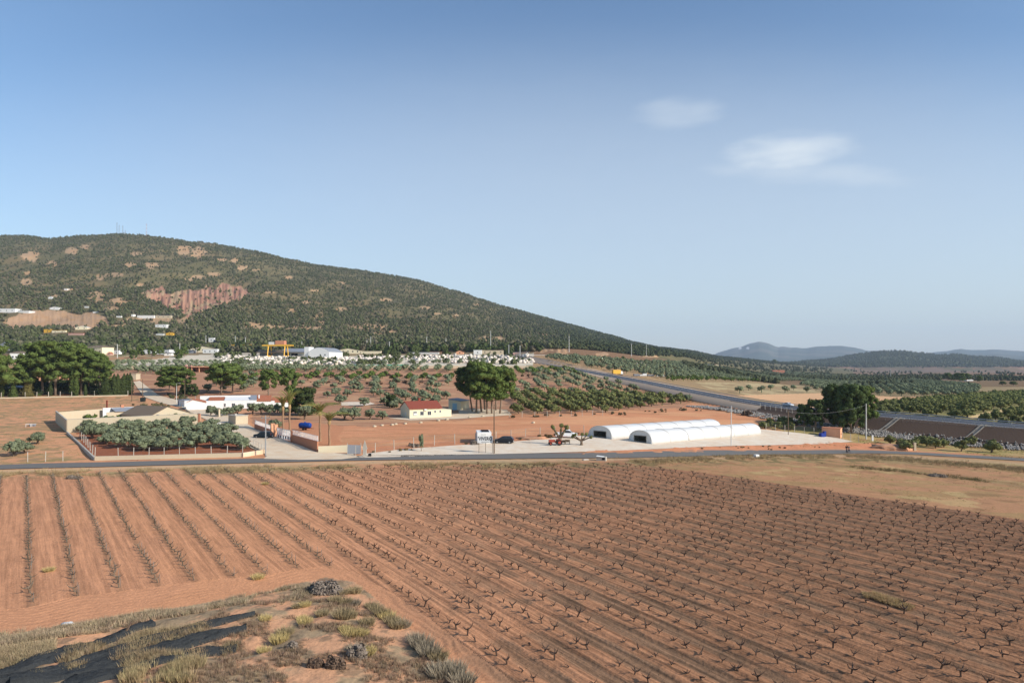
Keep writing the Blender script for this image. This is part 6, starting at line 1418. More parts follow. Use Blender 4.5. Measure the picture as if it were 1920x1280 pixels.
for nm, lab, u, v, w, h, dp, wm, rm, ty, rot in VILL:
    p = G(u, v); W = H(w, p.y); hh = H(h, p.y); k = max(1.0, p.y / 600); dp *= min(k, 1.6)
    t = thing('garden_wall' if nm == 'wall_block' else nm, lab, 'wall' if nm == 'wall_block' else nm, (p.x, p.y, p.z), R(rot))
    bz = -3 if p.y > 620 else -1
    if ty == 'flat':
        MB().b2((0, 0, bz), (W, dp, hh - .25)).build('wall', M[wm], t); MB().b2((-.2, -.2, hh - .25), (W + .2, dp + .2, hh)).build('roof', M[rm], t)
    elif ty == 'gable': gable(t, 0, W, 0, dp, hh * .6, hh * .4, M[wm], M[rm], .3, 'y' if W < 24 else 'x', .5, bz)
    else:
        MB().b2((0, 0, bz), (W, dp, hh * .8)).build('wall', M[wm], t); o = .5
        MB().add([(-o, -o, hh * .8), (W + o, -o, hh * .8), (W + o, dp + o, hh * .8), (-o, dp + o, hh * .8), (W * .3, dp / 2, hh), (W * .7, dp / 2, hh)], [(0, 3, 2, 1), (0, 1, 5, 4), (1, 2, 5), (2, 3, 4, 5), (3, 0, 4)]).build('roof', M[rm], t)
    if h >= 5 and nm in ('house', 'warehouse', 'shed'):
        n = max(1, int(w / 9))
        for i in range(n):
            x = W * (i + .5) / n; m = MB().b2((x - .5, -.06, hh * .3), (x + .5, .02, hh * .3 + min(1.3, hh * .25))).build('window', M['glass'], t)
    if 'sign letters' in lab:
        m = MB()
        for k, q in enumerate((0, 2.0, 2.7, 3.4, 4.2, 4.9)): m.b2((W * .28 + q, -.09, hh * .6), (W * .28 + q + .35, -.04, hh * .6 + .8)); m.b2((W * .28 + q, -.09, hh * .6 + (k % 3) * .3), (W * .28 + q + .5, -.04, hh * .6 + (k % 3) * .3 + .14))
        m.b2((W * .64, -.09, hh * .6 + .2), (W * .72, -.04, hh * .6 + .5)); m.build('sign_letters', M['roof_grey'], t)
# blocks of pale stone stored in the yard
P = []; S_ = []
M['marble'] = material('pale_cut_stone', (1, 1, 1), .85, attr=True, noise=.1, scale=.6)
us = RNG.uniform(415, 1000, 3200); vs = np.where(us < 470, RNG.uniform(668, 684, 3200), np.where(us < 640, RNG.uniform(671, 684, 3200), RNG.uniform(669, 681, 3200)))
band = fbm(us / 18, vs / 2.2, 3, 600); keep = band > .45
cube = (np.array([(x, y, z) for z in (0, 1) for x, y in ((-.5, -.5), (.5, -.5), (.5, .5), (-.5, .5))], float), np.array([(0, 2, 1), (0, 3, 2), (4, 5, 6), (4, 6, 7), (0, 1, 5), (0, 5, 4), (1, 2, 6), (1, 6, 5), (2, 3, 7), (2, 7, 6), (3, 0, 4), (3, 4, 7)]))
us, vs = us[keep], vs[keep]
# invert rows to distance on the fan: look up along one ray per column bin
yy = np.empty(len(us))
for b in np.unique((us // 30).astype(int)):
    m = (us // 30).astype(int) == b; uc = b * 30 + 15; Yr = np.arange(380, 640, 1.0); g = ground((uc - U0) / F * Yr, Yr); vr = V0 - (g - CH) * F / Yr
    yy[m] = np.interp(vs[m], vr[::-1], Yr[::-1])
xx = (us - U0) / F * yy; yy += RNG.uniform(-2, 2, len(yy)); zz = ground(xx, yy)
sz = np.stack([RNG.uniform(.7, 2.6, len(xx)), RNG.uniform(.8, 2, len(xx)), RNG.uniform(.4, 2.1, len(xx)) * (.35 + 1.3 * band[keep])], 1)
cc = np.array(srgb(220, 208, 194)) * RNG.uniform(.68, 1.12, (len(xx), 1)) * (1 + RNG.uniform(-.04, .04, (len(xx), 3)) * np.array([1, .5, -1]))
scatter('stone_blocks', cube, np.column_stack([xx, yy, zz - .1]), sz, cc, M['marble'], label='heaps and rows of pale cut stone blocks in the yard')
# green netting by the yard
M['green_net'] = material('green_netting', srgb(60, 150, 120), .8, noise=.2, scale=1)
for a, b, lab in (((664, 687.5), (669, 687.5), 'small square green screen at the yard edge'), ((690, 688), (738, 688), 'long green netting screen at the yard edge'), ((742, 687.5), (767, 687.5), 'shorter green netting heap right of the long screen')):
    t, L, Y = frame('green_screen', lab, 'screen', a, b); m = MB(); k = 8
    for i in range(k): m.b2((L * i / k, (i % 2) * .15, 0), (L * (i + 1) / k, .1 + (i % 2) * .15, 1.0 + .6 * random.random()))
    m.build('netting', M['green_net'], t); MB().b2((0, .3, 0), (.12, .42, 1.9)).b2((L - .12, .3, 0), (L, .42, 1.9)).build('posts', M['wood'], t)
# vehicles and stored goods in the lay-by beyond the highway
t, L, Y = frame('box_truck', 'yellow box truck parked beyond the highway', 'truck', (1150, 702), (1164, 703)); t.scale = (.68, .68, .75)
MB().b2((0, 0, .9), (7.0, 2.6, 4.0)).build('box', M['yellow'], t); MB().prism([(7.1, .7), (9.0, .7), (9.0, 1.9), (8.5, 3.0), (7.1, 3.0)], .1, 2.5, 'y').build('cab', M['white'], t)
for x in (1.5, 5.5, 8.1):
    for y in (.1, 2.5): MB().tube([(x, y - .15, .5), (x, y + .15, .5)], .5, 10).build('wheel', M['dark'], t)
for i, (u, v, w, h) in enumerate([(1189, 705, 9, 4), (1200, 705, 6, 3), (1206, 705, 7, 5), (1215, 705, 12, 3), (1232, 706, 14, 3), (1250, 706, 8, 4), (1262, 706, 22, 2.5), (1290, 707, 30, 2)]):
    p = G(u, v); t = thing('stacked_pallet', 'pale wrapped goods in the lay-by beyond the highway, ' + ['blue-white, leftmost', 'low, second', 'tall, third', 'long, fourth', 'long, fifth', 'upright, sixth', 'flat strip, seventh', 'flat strip, farthest right'][i], 'stored goods', p); W = H(w, p.y)
    MB().b2((0, 0, .15), (W, 3, H(h, p.y))).build('load', M['white' if i % 3 else 'roof_grey'], t); MB().b2((0, 0, 0), (W, 3, .15)).build('pallet', M['wood'], t)
# ------------------------------------------------------------------ vehicles
def paint(n, c, r=.3): return material(n, c, r, spec=.5)
M['tyre'] = material('tyre_rubber', srgb(34, 34, 35), .9); M['rim'] = material('wheel_rim', srgb(150, 152, 155), .4, metal=.6)
M['lamp_red'] = material('tail_lamp', srgb(150, 30, 26), .4); M['lamp_w'] = material('head_lamp', srgb(215, 215, 210), .2)
M['black_paint'] = paint('black_paint', srgb(26, 28, 34)); M['navy_paint'] = paint('dark_blue_green_paint', srgb(32, 42, 48)); M['white_paint'] = paint('white_paint', srgb(228, 228, 226), .35); M['silver_paint'] = paint('silver_paint', srgb(205, 210, 214), .3)
def car(name, label, cat, loc, rz, kind, mat):
    t = thing(name, label, cat, loc, rz); W = 1.78
    if kind == 'van': pr = [(2.05, .3), (2.1, .85), (1.75, 1.05), (1.05, 1.65), (.75, 1.78), (-1.95, 1.80), (-2.08, 1.6), (-2.1, .3)]; gl = [(1.62, 1.08), (1.02, 1.58), (.15, 1.62), (.15, 1.08)]; wb = 1.3
    elif kind == 'pickup': pr = [(2.35, .4), (2.35, .95), (1.35, 1.1), (.75, 1.65), (.5, 1.72), (-.45, 1.72), (-.8, 1.15), (-2.35, 1.12), (-2.35, .4)]; gl = [(1.25, 1.12), (.72, 1.6), (-.42, 1.62), (-.72, 1.14)]; wb = 1.5
    elif kind == 'sedan': pr = [(2.2, .3), (2.22, .7), (1.2, .92), (.45, 1.36), (.1, 1.44), (-.9, 1.42), (-1.65, 1.02), (-2.15, .98), (-2.2, .3)]; gl = [(1.05, .95), (.42, 1.32), (-.85, 1.34), (-1.5, 1.0)]; wb = 1.35
    else: pr = [(2.05, .3), (2.1, .72), (1.9, .86), (1.1, 1.0), (.45, 1.42), (.15, 1.5), (-1.4, 1.50), (-1.85, 1.1), (-2.0, .95), (-2.0, .3)]; gl = [(.98, 1.02), (.42, 1.4), (-1.3, 1.42), (-1.62, 1.04)]; wb = 1.28
    bm = bmesh.new(); n = len(pr); rings = []
    for y, k in ((-W / 2, .0), (-W / 2 + .10, .0), (W / 2 - .10, 0), (W / 2, 0)):
        edge = abs(y) > W / 2 - .05; r = []
        for x, z in pr:
            inw = (.10 * max(0, (z - .95) / .6)) if True else 0; yy = y * (1 - inw * 1.6)
            r.append(bm.verts.new((x * (.97 if edge else 1), yy, z - (.03 if edge and z > .6 else 0))))
        rings.append(r)
    for a, b in zip(rings[:-1], rings[1:]):
        for i in range(n): bm.faces.new((a[i], a[(i + 1) % n], b[(i + 1) % n], b[i]))
    bm.faces.new(rings[0][::-1]); bm.faces.new(rings[-1]); bmesh.ops.recalc_face_normals(bm, faces=bm.faces)
    me = bpy.data.meshes.new('body'); bm.to_mesh(me); bm.free(); me.materials.append(mat); me.polygons.foreach_set('use_smooth', np.ones(len(me.polygons), bool)); o = bpy.data.objects.new('body', me); C.objects.link(o); o.parent = t
    try: me.set_sharp_from_angle(angle=R(35))
    except Exception: pass
    yw = W / 2 * (1 - .10 * .25 * 1.6)
    for s in (-1, 1): MB().prism([(x, z) for x, z in gl], s * (yw - .10), s * (yw + .005), 'y').build('side_window', M['glass'], t)
    top = max(z for x, z in pr); fr = [p for p in pr if p[0] > 0 and p[1] > .84]; 
    a, b = gl[0], gl[1]
    MB().prism([(a[0] + .14, a[1] + .02), (b[0] + .14, b[1] - .02), (b[0] + .02, b[1] - .02), (a[0] + .02, a[1] + .02)], -.66, .66, 'y').build('windscreen', M['glass'], t)
    xb = min(x for x, z in pr)
    if kind == 'van':
        for s in (-1, 1): MB().b2((xb - .015, s * .42 - .26, 1.1), (xb + .1, s * .42 + .26, 1.55)).build('rear_window', M['glass'], t)
    elif kind != 'pickup': MB().prism([(gl[3][0] - .08 - (.16 if kind == 'hatch' else 0), gl[3][1] + .06), (gl[2][0] - .14, gl[2][1] - .02), (gl[2][0], gl[2][1] - .02), (gl[3][0], gl[3][1] + .06)], -.6, .6, 'y').build('rear_window', M['glass'], t)
    for s in (-1, 1):
        MB().b2((xb - .02, s * .72 - .1, .82), (xb + .1, s * .72 + .1, 1.0)).build('tail_light', M['lamp_red'], t); xf = max(x for x, z in pr); MB().b2((xf - .16, s * .64 - .16, .62), (xf + .01, s * .64 + .16, .76)).build('headlight', M['lamp_w'], t)
        for x in (-wb, wb):
            w = MB().tube([(x, s * (W / 2 - .2), .33), (x, s * (W / 2 + .01), .33)], .33, 16).build('wheel', M['tyre'], t); MB().tube([(x, s * (W / 2), .33), (x, s * (W / 2 + .025), .33)], .2, 12).build('rim', M['rim'], w)
    MB().b2((xb - .03, -.26, .5), (xb + .02, .26, .62)).build('number_plate', M['white'], t)
    return t
car('car', 'black hatchback parked right of the VIVERO board', 'car', G(945, 831), R(172), 'hatch', M['black_paint'])
car('van', 'small white van seen from behind beside the compound wall', 'van', G(399, 800), R(82), 'van', M['white_paint'])
car('car', 'dark car parked in front of the brick wall and gate', 'car', G(495, 821), R(170), 'hatch', M['navy_paint'])
car('pickup', 'white pickup half hidden by the pruned olive before the tunnels', 'pickup', G(1062, 821) + Vector((0, 0, .1)), R(-6), 'pickup', M['white_paint'])
i = int(np.argmin(abs(U0 + F * HW[:, 0] / HW[:, 1] - 1462)))
car('car', 'pale silver car driving on the highway left of the pines', 'car', Vector(hoff(-4.6, .23)[i]), math.atan2(T_[i][1], T_[i][0]), 'sedan', M['silver_paint']).scale = (.8, .85, .85)
# red tractor
M['red'] = material('faded_red_paint', srgb(158, 70, 54), .75, noise=.12, scale=3)
t = thing('tractor', 'old red tractor standing on the gravel yard', 'tractor', G(1042, 835) + Vector((0, 0, .1)), R(186)); t.scale = (.82, .82, .82)
MB().b2((.2, -.35, .7), (1.75, .35, 1.35)).build('bonnet', M['red'], t); MB().b2((-.9, -.3, .55), (.2, .3, 1.0)).build('chassis', M['red'], t)
for s in (-1, 1):
    w = MB().tube([(-.8, s * .5, .72), (-.8, s * .85, .72)], .72, 18).build('rear_wheel', M['tyre'], t); MB().tube([(-.8, s * .84, .72), (-.8, s * .88, .72)], .35, 12).build('rim', M['red'], w)
    w = MB().tube([(1.35, s * .48, .42), (1.35, s * .7, .42)], .42, 14).build('front_wheel', M['tyre'], t); MB().tube([(1.35, s * .69, .42), (1.35, s * .72, .42)], .2, 12).build('rim', M['red'], w)
    MB().prism([(-1.4, 1.1), (-.9, 1.5), (-.2, 1.45), (-.2, 1.38), (-.88, 1.42), (-1.32, 1.05)], s * .5, s * .9, 'y').build('mudguard', M['red'], t)
MB().b2((-.75, -.22, 1.15), (-.35, .22, 1.25)).b2((-.8, -.22, 1.15), (-.72, .22, 1.6)).build('seat', M['tyre'], t); MB().tube([(0, 0, 1.1), (-.15, 0, 1.55)], .03, 5).tube([(-.15, -.2, 1.55), (-.15, .2, 1.55)], .03, 5).build('steering', M['tyre'], t); MB().tube([(1.2, 0, 1.35), (1.2, 0, 2.0)], .04, 6).build('exhaust', M['rust'], t)
for i, (u, v) in enumerate([(1055, 834), (1064, 833)]):
    b = thing('bench', 'small pale wooden garden bench, ' + ['between the tractor and the pruned olive', 'nearest the trunk of the right pruned olive'][i], 'bench', G(u, v) + Vector((0, 0, .1))); MB().b2((-.5, -.2, .42), (.5, .2, .48)).build('seat', M['wood'], b); MB().b2((-.5, .18, .48), (.5, .23, .9)).build('backrest', M['wood'], b)
    for x in (-.42, .42): MB().b2((x - .04, -.18, 0), (x + .04, .2, .42)).build('leg', M['wood'], b)
# trailer with a blue tank
M['blue'] = material('blue_tank_plastic', srgb(16, 58, 130), .5, noise=.08, scale=2)
t = thing('tank_trailer', 'blue water tank on a small trailer in the red field', 'trailer', G(572, 806), R(-12)); t.scale = (.78, .78, .85); m = MB()
m.tube([(-2.0, 0, 1.35), (-1.9, 0, 1.35), (-1.4, 0, 1.35), (1.4, 0, 1.35), (1.9, 0, 1.35), (2.0, 0, 1.35)], [.35, .62, .78, .78, .62, .35], 16).tube([(0, 0, 2.0), (0, 0, 2.3)], .3, 10); m.build('tank', M['blue'], t, smooth=True)
MB().b2((-1.9, -.6, .5), (1.9, .6, .62)).b2((1.9, -.06, .45), (3.0, .06, .55)).build('chassis', M['rust'], t)
for s in (-1, 1): MB().tube([(-.2, s * .65, .38), (-.2, s * .88, .38)], .38, 14).build('wheel', M['tyre'], t)
t = thing('trailer', 'small rusty red trailer left of the white van', 'trailer', G(387, 801), R(75)); MB().b2((-1.2, -.8, .45), (1.2, .8, .55)).b2((-1.2, -.8, .55), (1.2, -.74, .95)).b2((-1.2, .74, .55), (1.2, .8, .95)).b2((1.14, -.8, .55), (1.2, .8, .95)).build('bed', M['red'], t)
for s in (-1, 1): MB().tube([(0, s * .82, .32), (0, s * .98, .32)], .32, 12).build('wheel', M['tyre'], t)
MB().tube([(1.2, 0, .45), (2.2, 0, .4)], .05, 5).build('drawbar', M['rust'], t)
# small things
def bin_(u, v, lab, mat): 
    t = thing('waste_container', lab, 'container', G(u, v), R(10)); MB().box((0, 0, .75), (1.5, 1.1, 1.2), 0, 1.1).build('bin_body', mat, t); MB().prism([(-.85, 1.36), (.85, 1.36), (.8, 1.5), (0, 1.6), (-.8, 1.5)], -.62, .62, 'y').build('lid', mat, t)
    for s in (-.5, .5): MB().tube([(s, -.4, .1), (s, -.3, .1)], .1, 8).build('castor', M['tyre'], t)
M['dark_green'] = material('dark_green_plastic', srgb(36, 44, 42), .6)
bin_(268, 753, 'dark waste container at the foot of a wooden pole', M['dark_green'])
M['blue_d'] = material('blue_plastic', srgb(26, 50, 128), .5)
t = thing('crate', 'blue plastic crate stack left of the salmon orange shed', 'crate', G(1541, 819), R(20)); MB().box((0, 0, .55), (1.2, 1.0, 1.1)).build('crate_body', M['blue_d'], t); MB().box((.95, .1, .75), (.6, .7, 1.5)).build('drum', M['blue_d'], t)
def table(u, v, lab, cat='table'):
    t = thing('plastic_table', lab, cat, G(u, v), R(12)); MB().box((0, 0, .72), (1.3, .8, .05)).build('top', M['plastic'], t)
    for x in (-.55, .55):
        for y in (-.32, .32): MB().tube([(x, y, 0), (x * .9, y * .9, .7)], .04, 6).build('leg', M['plastic'], t)
table(54, 800, 'white plastic table standing alone in the dry left field')
t = thing('bathtub', 'pale grey tub beside the white plastic table', 'tub', G(61, 799), R(5)); MB().box((0, 0, .3), (1.2, .6, .55), 0, 1.15).build('basin', M['roof_grey'], t); MB().box((0, 0, .6), (1.45, .75, .05)).build('rim', M['plastic'], t)
t = thing('water_box', 'whitish concrete irrigation box on the road verge', 'irrigation box', G(1128, 863), R(-20)); MB().box((0, 0, .3), (1.7, 1.0, .8)).build('box_body', M['concrete'], t); MB().box((-.25, 0, .74), (1.3, 1.1, .08), 0, 1, .08).build('lid', M['plastic'], t); MB().b2((.2, -.52, .2), (.7, -.49, .6)).build('opening', M['dark'], t)
t = thing('water_box', 'broken white concrete block with rubble on the fallow verge', 'concrete block', G(1418, 857), R(30)); MB().box((0, 0, .25), (.9, .7, .6)).build('block', M['plastic'], t); MB().box((1.1, .3, .12), (.5, .4, .3), .5).box((-.8, .2, .1), (.4, .5, .25), .9).build('fragment', M['concrete'], t)
t = thing('flat_stone', 'flat pale stone lying beside the road verge at the vineyard corner', 'stone', G(1098, 862)); MB().box((0, 0, .08), (1.1, .7, .2), .3, .8).build('slab', M['concrete'], t)
t = thing('marker_post', 'white marker post near the concrete pole and red bank', 'marker post', G(1636, 826)); MB().box((0, 0, .65), (.45, .3, 1.5), 0, .9).build('post', M['plastic'], t); MB().box((0, 0, 1.42), (.5, .35, .1)).build('cap', M['plastic'], t)
t = thing('gate_post', 'tan stone gate post beside the olives right of the red mound', 'gate post', G(1715, 845)); MB().box((0, 0, .9), (.5, .5, 2.0)).build('shaft', M['stonew'], t); MB().box((0, 0, 1.95), (.6, .6, .12)).build('cap', M['stonew'], t)
t = thing('meter_cabinet', 'small pale meter cabinet on a stand at the roadside', 'cabinet', G(684, 856)); MB().box((0, 0, .7), (.6, .4, 1.4)).build('cabinet_body', M['concrete'], t); MB().prism([(-.5, 1.4), (.5, 1.4), (0, 3.1)], -.05, .05, 'y').build('stand', M['concrete'], t); MB().box((.9, .1, .3), (.6, .5, .6), 0, .8).build('valve', M['tyre'], t)
t = thing('old_gate', 'leaning grey mesh gate between posts beside the red bank', 'gate', G(664, 852), R(8)); MB().box((0, 0, 1.0), (2.4, .04, 1.7), 0, 1, .05).build('mesh_panel', M['roof_grey'], t); m = MB()
for x in (-1.25, 1.25): m.tube([(x, 0, -.2), (x, 0, 2.2)], .06, 5)
m.build('posts', M['concrete'], t)
for i, (u, v) in enumerate([(702, 800), (716, 798), (735, 797), (742, 796), (760, 795), (789, 793), (822, 789), (838, 787), (880, 783), (905, 781), (1000, 793)]):
    p = G(u, v); V = I2[0] * np.array([.5, .4, .32]) * (1 + RNG.uniform(-.2, .2, (len(I2[0]), 1))); o = npmesh('boulder', V, I2[1], M['stonew']); o.location = p + Vector((0, 0, .1)); prop(o, nth(i) + ' pale boulder from the left along the field edge below the cottage', 'boulder', 'boulders along the field edge')
def mound(u, v, wpx, hpx, lab, seed):
    p = G(u, v); w = H(wpx, p.y) / 2; h = H(hpx, p.y); V = I3[0].copy(); n = fbm(V[:, 0] * 3.5 + seed, V[:, 1] * 3.5, 4, seed)[:, None]; V = V * (.35 + 1.3 * n) * np.array([w, w * .6, h]); V[:, 2] = np.maximum(V[:, 2], -.3)
    o = npmesh('earth_mound', V, I3[1], M['red_earth'], smooth=True); o.location = p; prop(o, lab, 'earth mound')
M['red_earth'] = material('red_earth', srgb(192, 148, 114), .95, noise=.15, scale=1.5, col2=srgb(174, 124, 94), bump=.06, bscale=3)
mound(1668, 842, 66, 9, 'pile of bare red earth beside the road at the right', 3); mound(670, 842, 26, 7, 'pile of red earth beside the cream low wall', 5); mound(1000, 822, 60, 3, 'low red earth bank left of the tunnels', 8); mound(912, 830, 30, 6, 'low red earth bank behind the nursery board', 9)
for i, (u, v, h, w, mt) in enumerate([(890, 834, 8, 1.5, 'd'), (780, 838, 6, 1.0, 'd'), (770, 836, 5, .8, 'd')]): heap(u, v, w * 16, h, M['brush'], 'bush', 'low dry bush on the red bank behind the road, ' + ['beside the nursery board', 'right of the sapling', 'left of the first'][i], 'bush', 30 + i, .15, 200)
p = G(790, 846); plant(OLV[1], p.x, p.y, p.z, .9, 'slender young tree growing on the red bank by the yard', 'young tree', sz=1.5).scale = (.30, .30, 1.1)
# ---- poles
def pole(u, v, hpx, lab, mat, r0, r1, arm=None, square=False, cat='pole', name='utility_pole'):
    p = G(u, v); h = H(hpx, p.y); t = thing(name, lab, cat, p); MB().tube([(0, 0, -.5), (0, 0, h)], [r0, r1], 4 if square else 8).build('shaft', mat, t)
    if arm == 'lamp': MB().tube([(0, 0, h - .05), (.3, -.2, h + .15), (1.1, -.5, h + .2)], .05, 6).build('lamp_arm', mat, t); MB().box((1.3, -.6, h + .18), (.6, .22, .12), -.4).build('lamp_head', M['frame'], t)
    elif arm == 'cross': MB().box((0, 0, h - .4), (1.6, .12, .12)).build('crossarm', mat, t); m = MB(); [m.tube([(x, 0, h - .34), (x, 0, h - .1)], .05, 6) for x in (-.7, 0, .7)]; m.build('insulators', M['glass'], t)
    else: MB().tube([(0, 0, h), (0, 0, h + .08)], [r1 * 1.15, r1 * .9], 8).build('cap', mat, t)
    return p, h
M['cpole'] = material('pale_concrete_pole', srgb(196, 196, 190), .8, noise=.06, scale=2)
p1, h1 = pole(1624, 823, 66, 'tapered pale concrete pole in front of the huge pines', M['cpole'], .22, .12, square=True)
pole(1371, 835.5, 74, 'slim grey pole rising in front of the nearer tunnel', M['cpole'], .11, .09)
pole(498, 855, 76, 'grey metal pole at the track mouth by the walled olives', M['steel'], .15, .10, 'cross')
pole(926.5, 850.5, 92, 'tall thin wooden pole beside the nursery board', M['wood'], .13, .09)
pole(247, 753, 40, 'wooden pole at the corner of the clipped cypress row', M['wood'], .14, .11)
pole(267.5, 752, 41, 'wooden pole above the dark waste container', M['wood'], .15, .12)
pole(331, 755, 36, 'street lamp pole left of the round pine', M['cpole'], .12, .08, 'lamp'); pole(346.5, 750, 38, 'plain pole between the round pine and the forked pine', M['wood'], .12, .09)
pole(340, 781, 24, 'short thin pole at the barn corner', M['wood'], .08, .06); pole(366, 768, 26, 'thin pole at the left gable of the white farmhouse', M['steel'], .07, .06); pole(411, 782, 15, 'pale stone gate post on the farm track', M['stonew'], .3, .28, square=True, cat='gate post', name='gate_post')
for i, (u, v, h) in enumerate([(220, 671, 26), (255, 672, 22), (337, 664, 20), (386, 655, 26), (410, 660, 16), (441, 650, 20), (460, 652, 20), (566, 660, 20), (688, 655, 18), (695, 657, 26), (730, 664, 24), (800, 655, 24), (836, 652, 18), (920, 660, 40), (954, 668, 22), (975, 672, 24), (1067, 660, 30), (1184, 668, 24), (1212, 668, 22), (1670, 712, 20)]):
    pole(u, v, h, 'distant pale power pole ' + ['above the left village trees', 'left of the cube house', 'behind the white canopy', 'right of the small yellow house', 'left of the low gantry', 'above the low gantry', 'on the slope left of the tall gantry', 'between gantry and white hangar', 'left one of the pair right of the hangar', 'right one of the pair right of the hangar', 'above the long cream wall', 'before the tan quarry face', 'right of the tan quarry face', 'above the pine clump', 'left of the highway start', 'over the highway start', 'on the pale cone of earth', 'before the dark wood, left', 'before the dark wood, right', 'in the plain beyond the right grove'][i], M['cpole'], .3, .22, 'cross')
# overhead wire from the concrete pole
a = p1 + Vector((0, 0, h1 - .3)); b = Vector((1478 - U0, 0, 0)) * 0 + G(1478, 812); b.z += 7.0
b = Vector(((1478 - U0) / F * 185, 185, CH + (V0 - 771) / F * 185)); m = MB(); m.tube([a.lerp(b, k / 12) - Vector((0, 0, 1.3 * 4 * (k / 12) * (1 - k / 12))) for k in range(13)], .013, 4, False)
o = m.build('power_cable', M['cpole']); prop(o, 'thin cable sagging from the concrete pole past the dark pines', 'cable')
t = thing('utility_pole', 'plain pole holding the cable, hidden in the small dark pine', 'pole', (b.x, b.y, gz(b.x, b.y))); MB().tube([(0, 0, -.5), (0, 0, b.z - gz(b.x, b.y))], .1, 6).build('shaft', M['wood'], t)
# radio masts on the summit
M['mast_red'] = material('red_mast_paint', srgb(150, 60, 50), .7); M['mast_grey'] = material('grey_mast_paint', srgb(110, 110, 116), .7); M['mast_white'] = material('white_mast_paint', srgb(200, 200, 200), .7)
def mast(u, hpx, lab, striped, w=1.5, dish=False):
    Yc = 1885.0; x = (u - U0) / F * Yc; z = gz(x, Yc); h = H(hpx, Yc) + 6; t = thing('radio_mast', lab, 'radio mast', (x, Yc, z - 2))
    n = 7 if striped else 4
    for i in range(n):
        m = MB(); z0, z1 = h * i / n, h * (i + 1) / n; k = w * (1 - .5 * i / n)
        for sx, sy in ((-1, -1), (1, -1), (0, 1)): m.tube([(sx * k / 2, sy * k / 2, z0), (sx * k / 2 * .95, sy * k / 2 * .95, z1)], .22, 4)
        m.tube([(-k / 2, -k / 2, z0), (k / 2, -k / 2, z1)], .14, 4); m.tube([(k / 2, -k / 2, z0), (0, k / 2, z1)], .14, 4)
        m.build('mast_section', M['mast_red'] if i % 2 == (0 if striped else 9) else M['mast_white' if striped else 'mast_grey'], t)
    if dish: MB().tube([(-1.2, -.6, h * .35), (-1.2, -1.2, h * .35)], [.4, 1.8], 10).build('dish', M['mast_white'], t)
mast(219.5, 20, 'tallest thin lattice mast in the left group on the summit', False); mast(223.5, 15, 'second lattice mast in the left group on the summit', False); mast(230.5, 15, 'third lattice mast in the left group on the summit', False); mast(235, 6, 'short mast with a dish in the left group on the summit', False, 2.5, True); mast(275, 20, 'red and white banded mast standing apart on the ridge', True, 2.6)
# ---- palms
M['palm_leaf'] = material('palm_frond', srgb(138, 142, 74), .8, noise=.2, scale=2, col2=srgb(104, 112, 56)); M['palm_dead'] = material('dry_palm_skirt', srgb(160, 132, 92), .95, noise=.25, scale=4); M['palm_trunk'] = material('palm_trunk', srgb(146, 118, 92), .95, noise=.25, scale=5, stretch=(1, 1, 6), bump=.04, bscale=5)
def palm(u, v, vt, vtop, lab, seed, tied):
    p = G(u, v); rng = np.random.default_rng(seed); h = H(v - vt, p.y); hf = H(vt - vtop, p.y); t = thing('palm_tree', lab, 'palm tree', p)
    b = [(.05 * math.sin(i), .05 * math.cos(i), h * i / 8) for i in range(9)]; b[0] = (0, 0, -.3); MB().tube(b, [.34, .24] + [.21] * 6 + [.27], 10).build('trunk', M['palm_trunk'], t)
    m = MB(); m.tube([(0, 0, h - .2), (0, 0, h + .3), (0, 0, h + .9)], [.26, .36, .24], 9); m.build('boss', M['palm_dead'], t)
    n = 40
    for i in range(n):
        a = i * 2.4; lean = rng.uniform(.06, .34) if tied else rng.uniform(.15, .62); L = hf * rng.uniform(.85, 1.1) * (1 if tied else 1.1); pts = []
        for k in range(6):
            s = k / 5; out = L * (lean * s + (.30 if tied else .5) * s * s * s); up = L * (s * (1 - .25 * lean) - (.18 if tied else .42) * s * s * s)
            pts.append(Vector((out * math.cos(a), out * math.sin(a), h + .5 + up)))
        m = MB(); side = Vector((-math.sin(a), math.cos(a), 0)); m.tube(pts, [.035] * 3 + [.02] * 3, 3, False)
        for k in range(1, 16):
            s = k / 15; j = min(4, int(s * 5)); c_ = pts[j].lerp(pts[j + 1], s * 5 - j); d = (pts[j + 1] - pts[j]).normalized(); l = .40 * (1 - .5 * s)
            for sg in (-1, 1):
                e = c_ + side * sg * l + d * .3 + Vector((0, 0, -.1)); m.add([c_ + d * -.07, c_ + d * .07, e], [(0, 1, 2)])
        m.build('frond', M['palm_leaf'] if i % 5 else M['palm_dead'], t)
palm(530.5, 806, 768, 742, 'palm behind the white gate, left and shorter of the first pair', 1, True); palm(543, 808, 765, 728, 'tallest palm behind the gate with fronds tied upright', 2, True)
palm(600, 827, 779, 746, 'palm with arching pale fronds at the end of the brick wall', 3, False); palm(617.5, 834, 795, 764, 'darkest palm nearest the road behind the cream wall', 4, False)
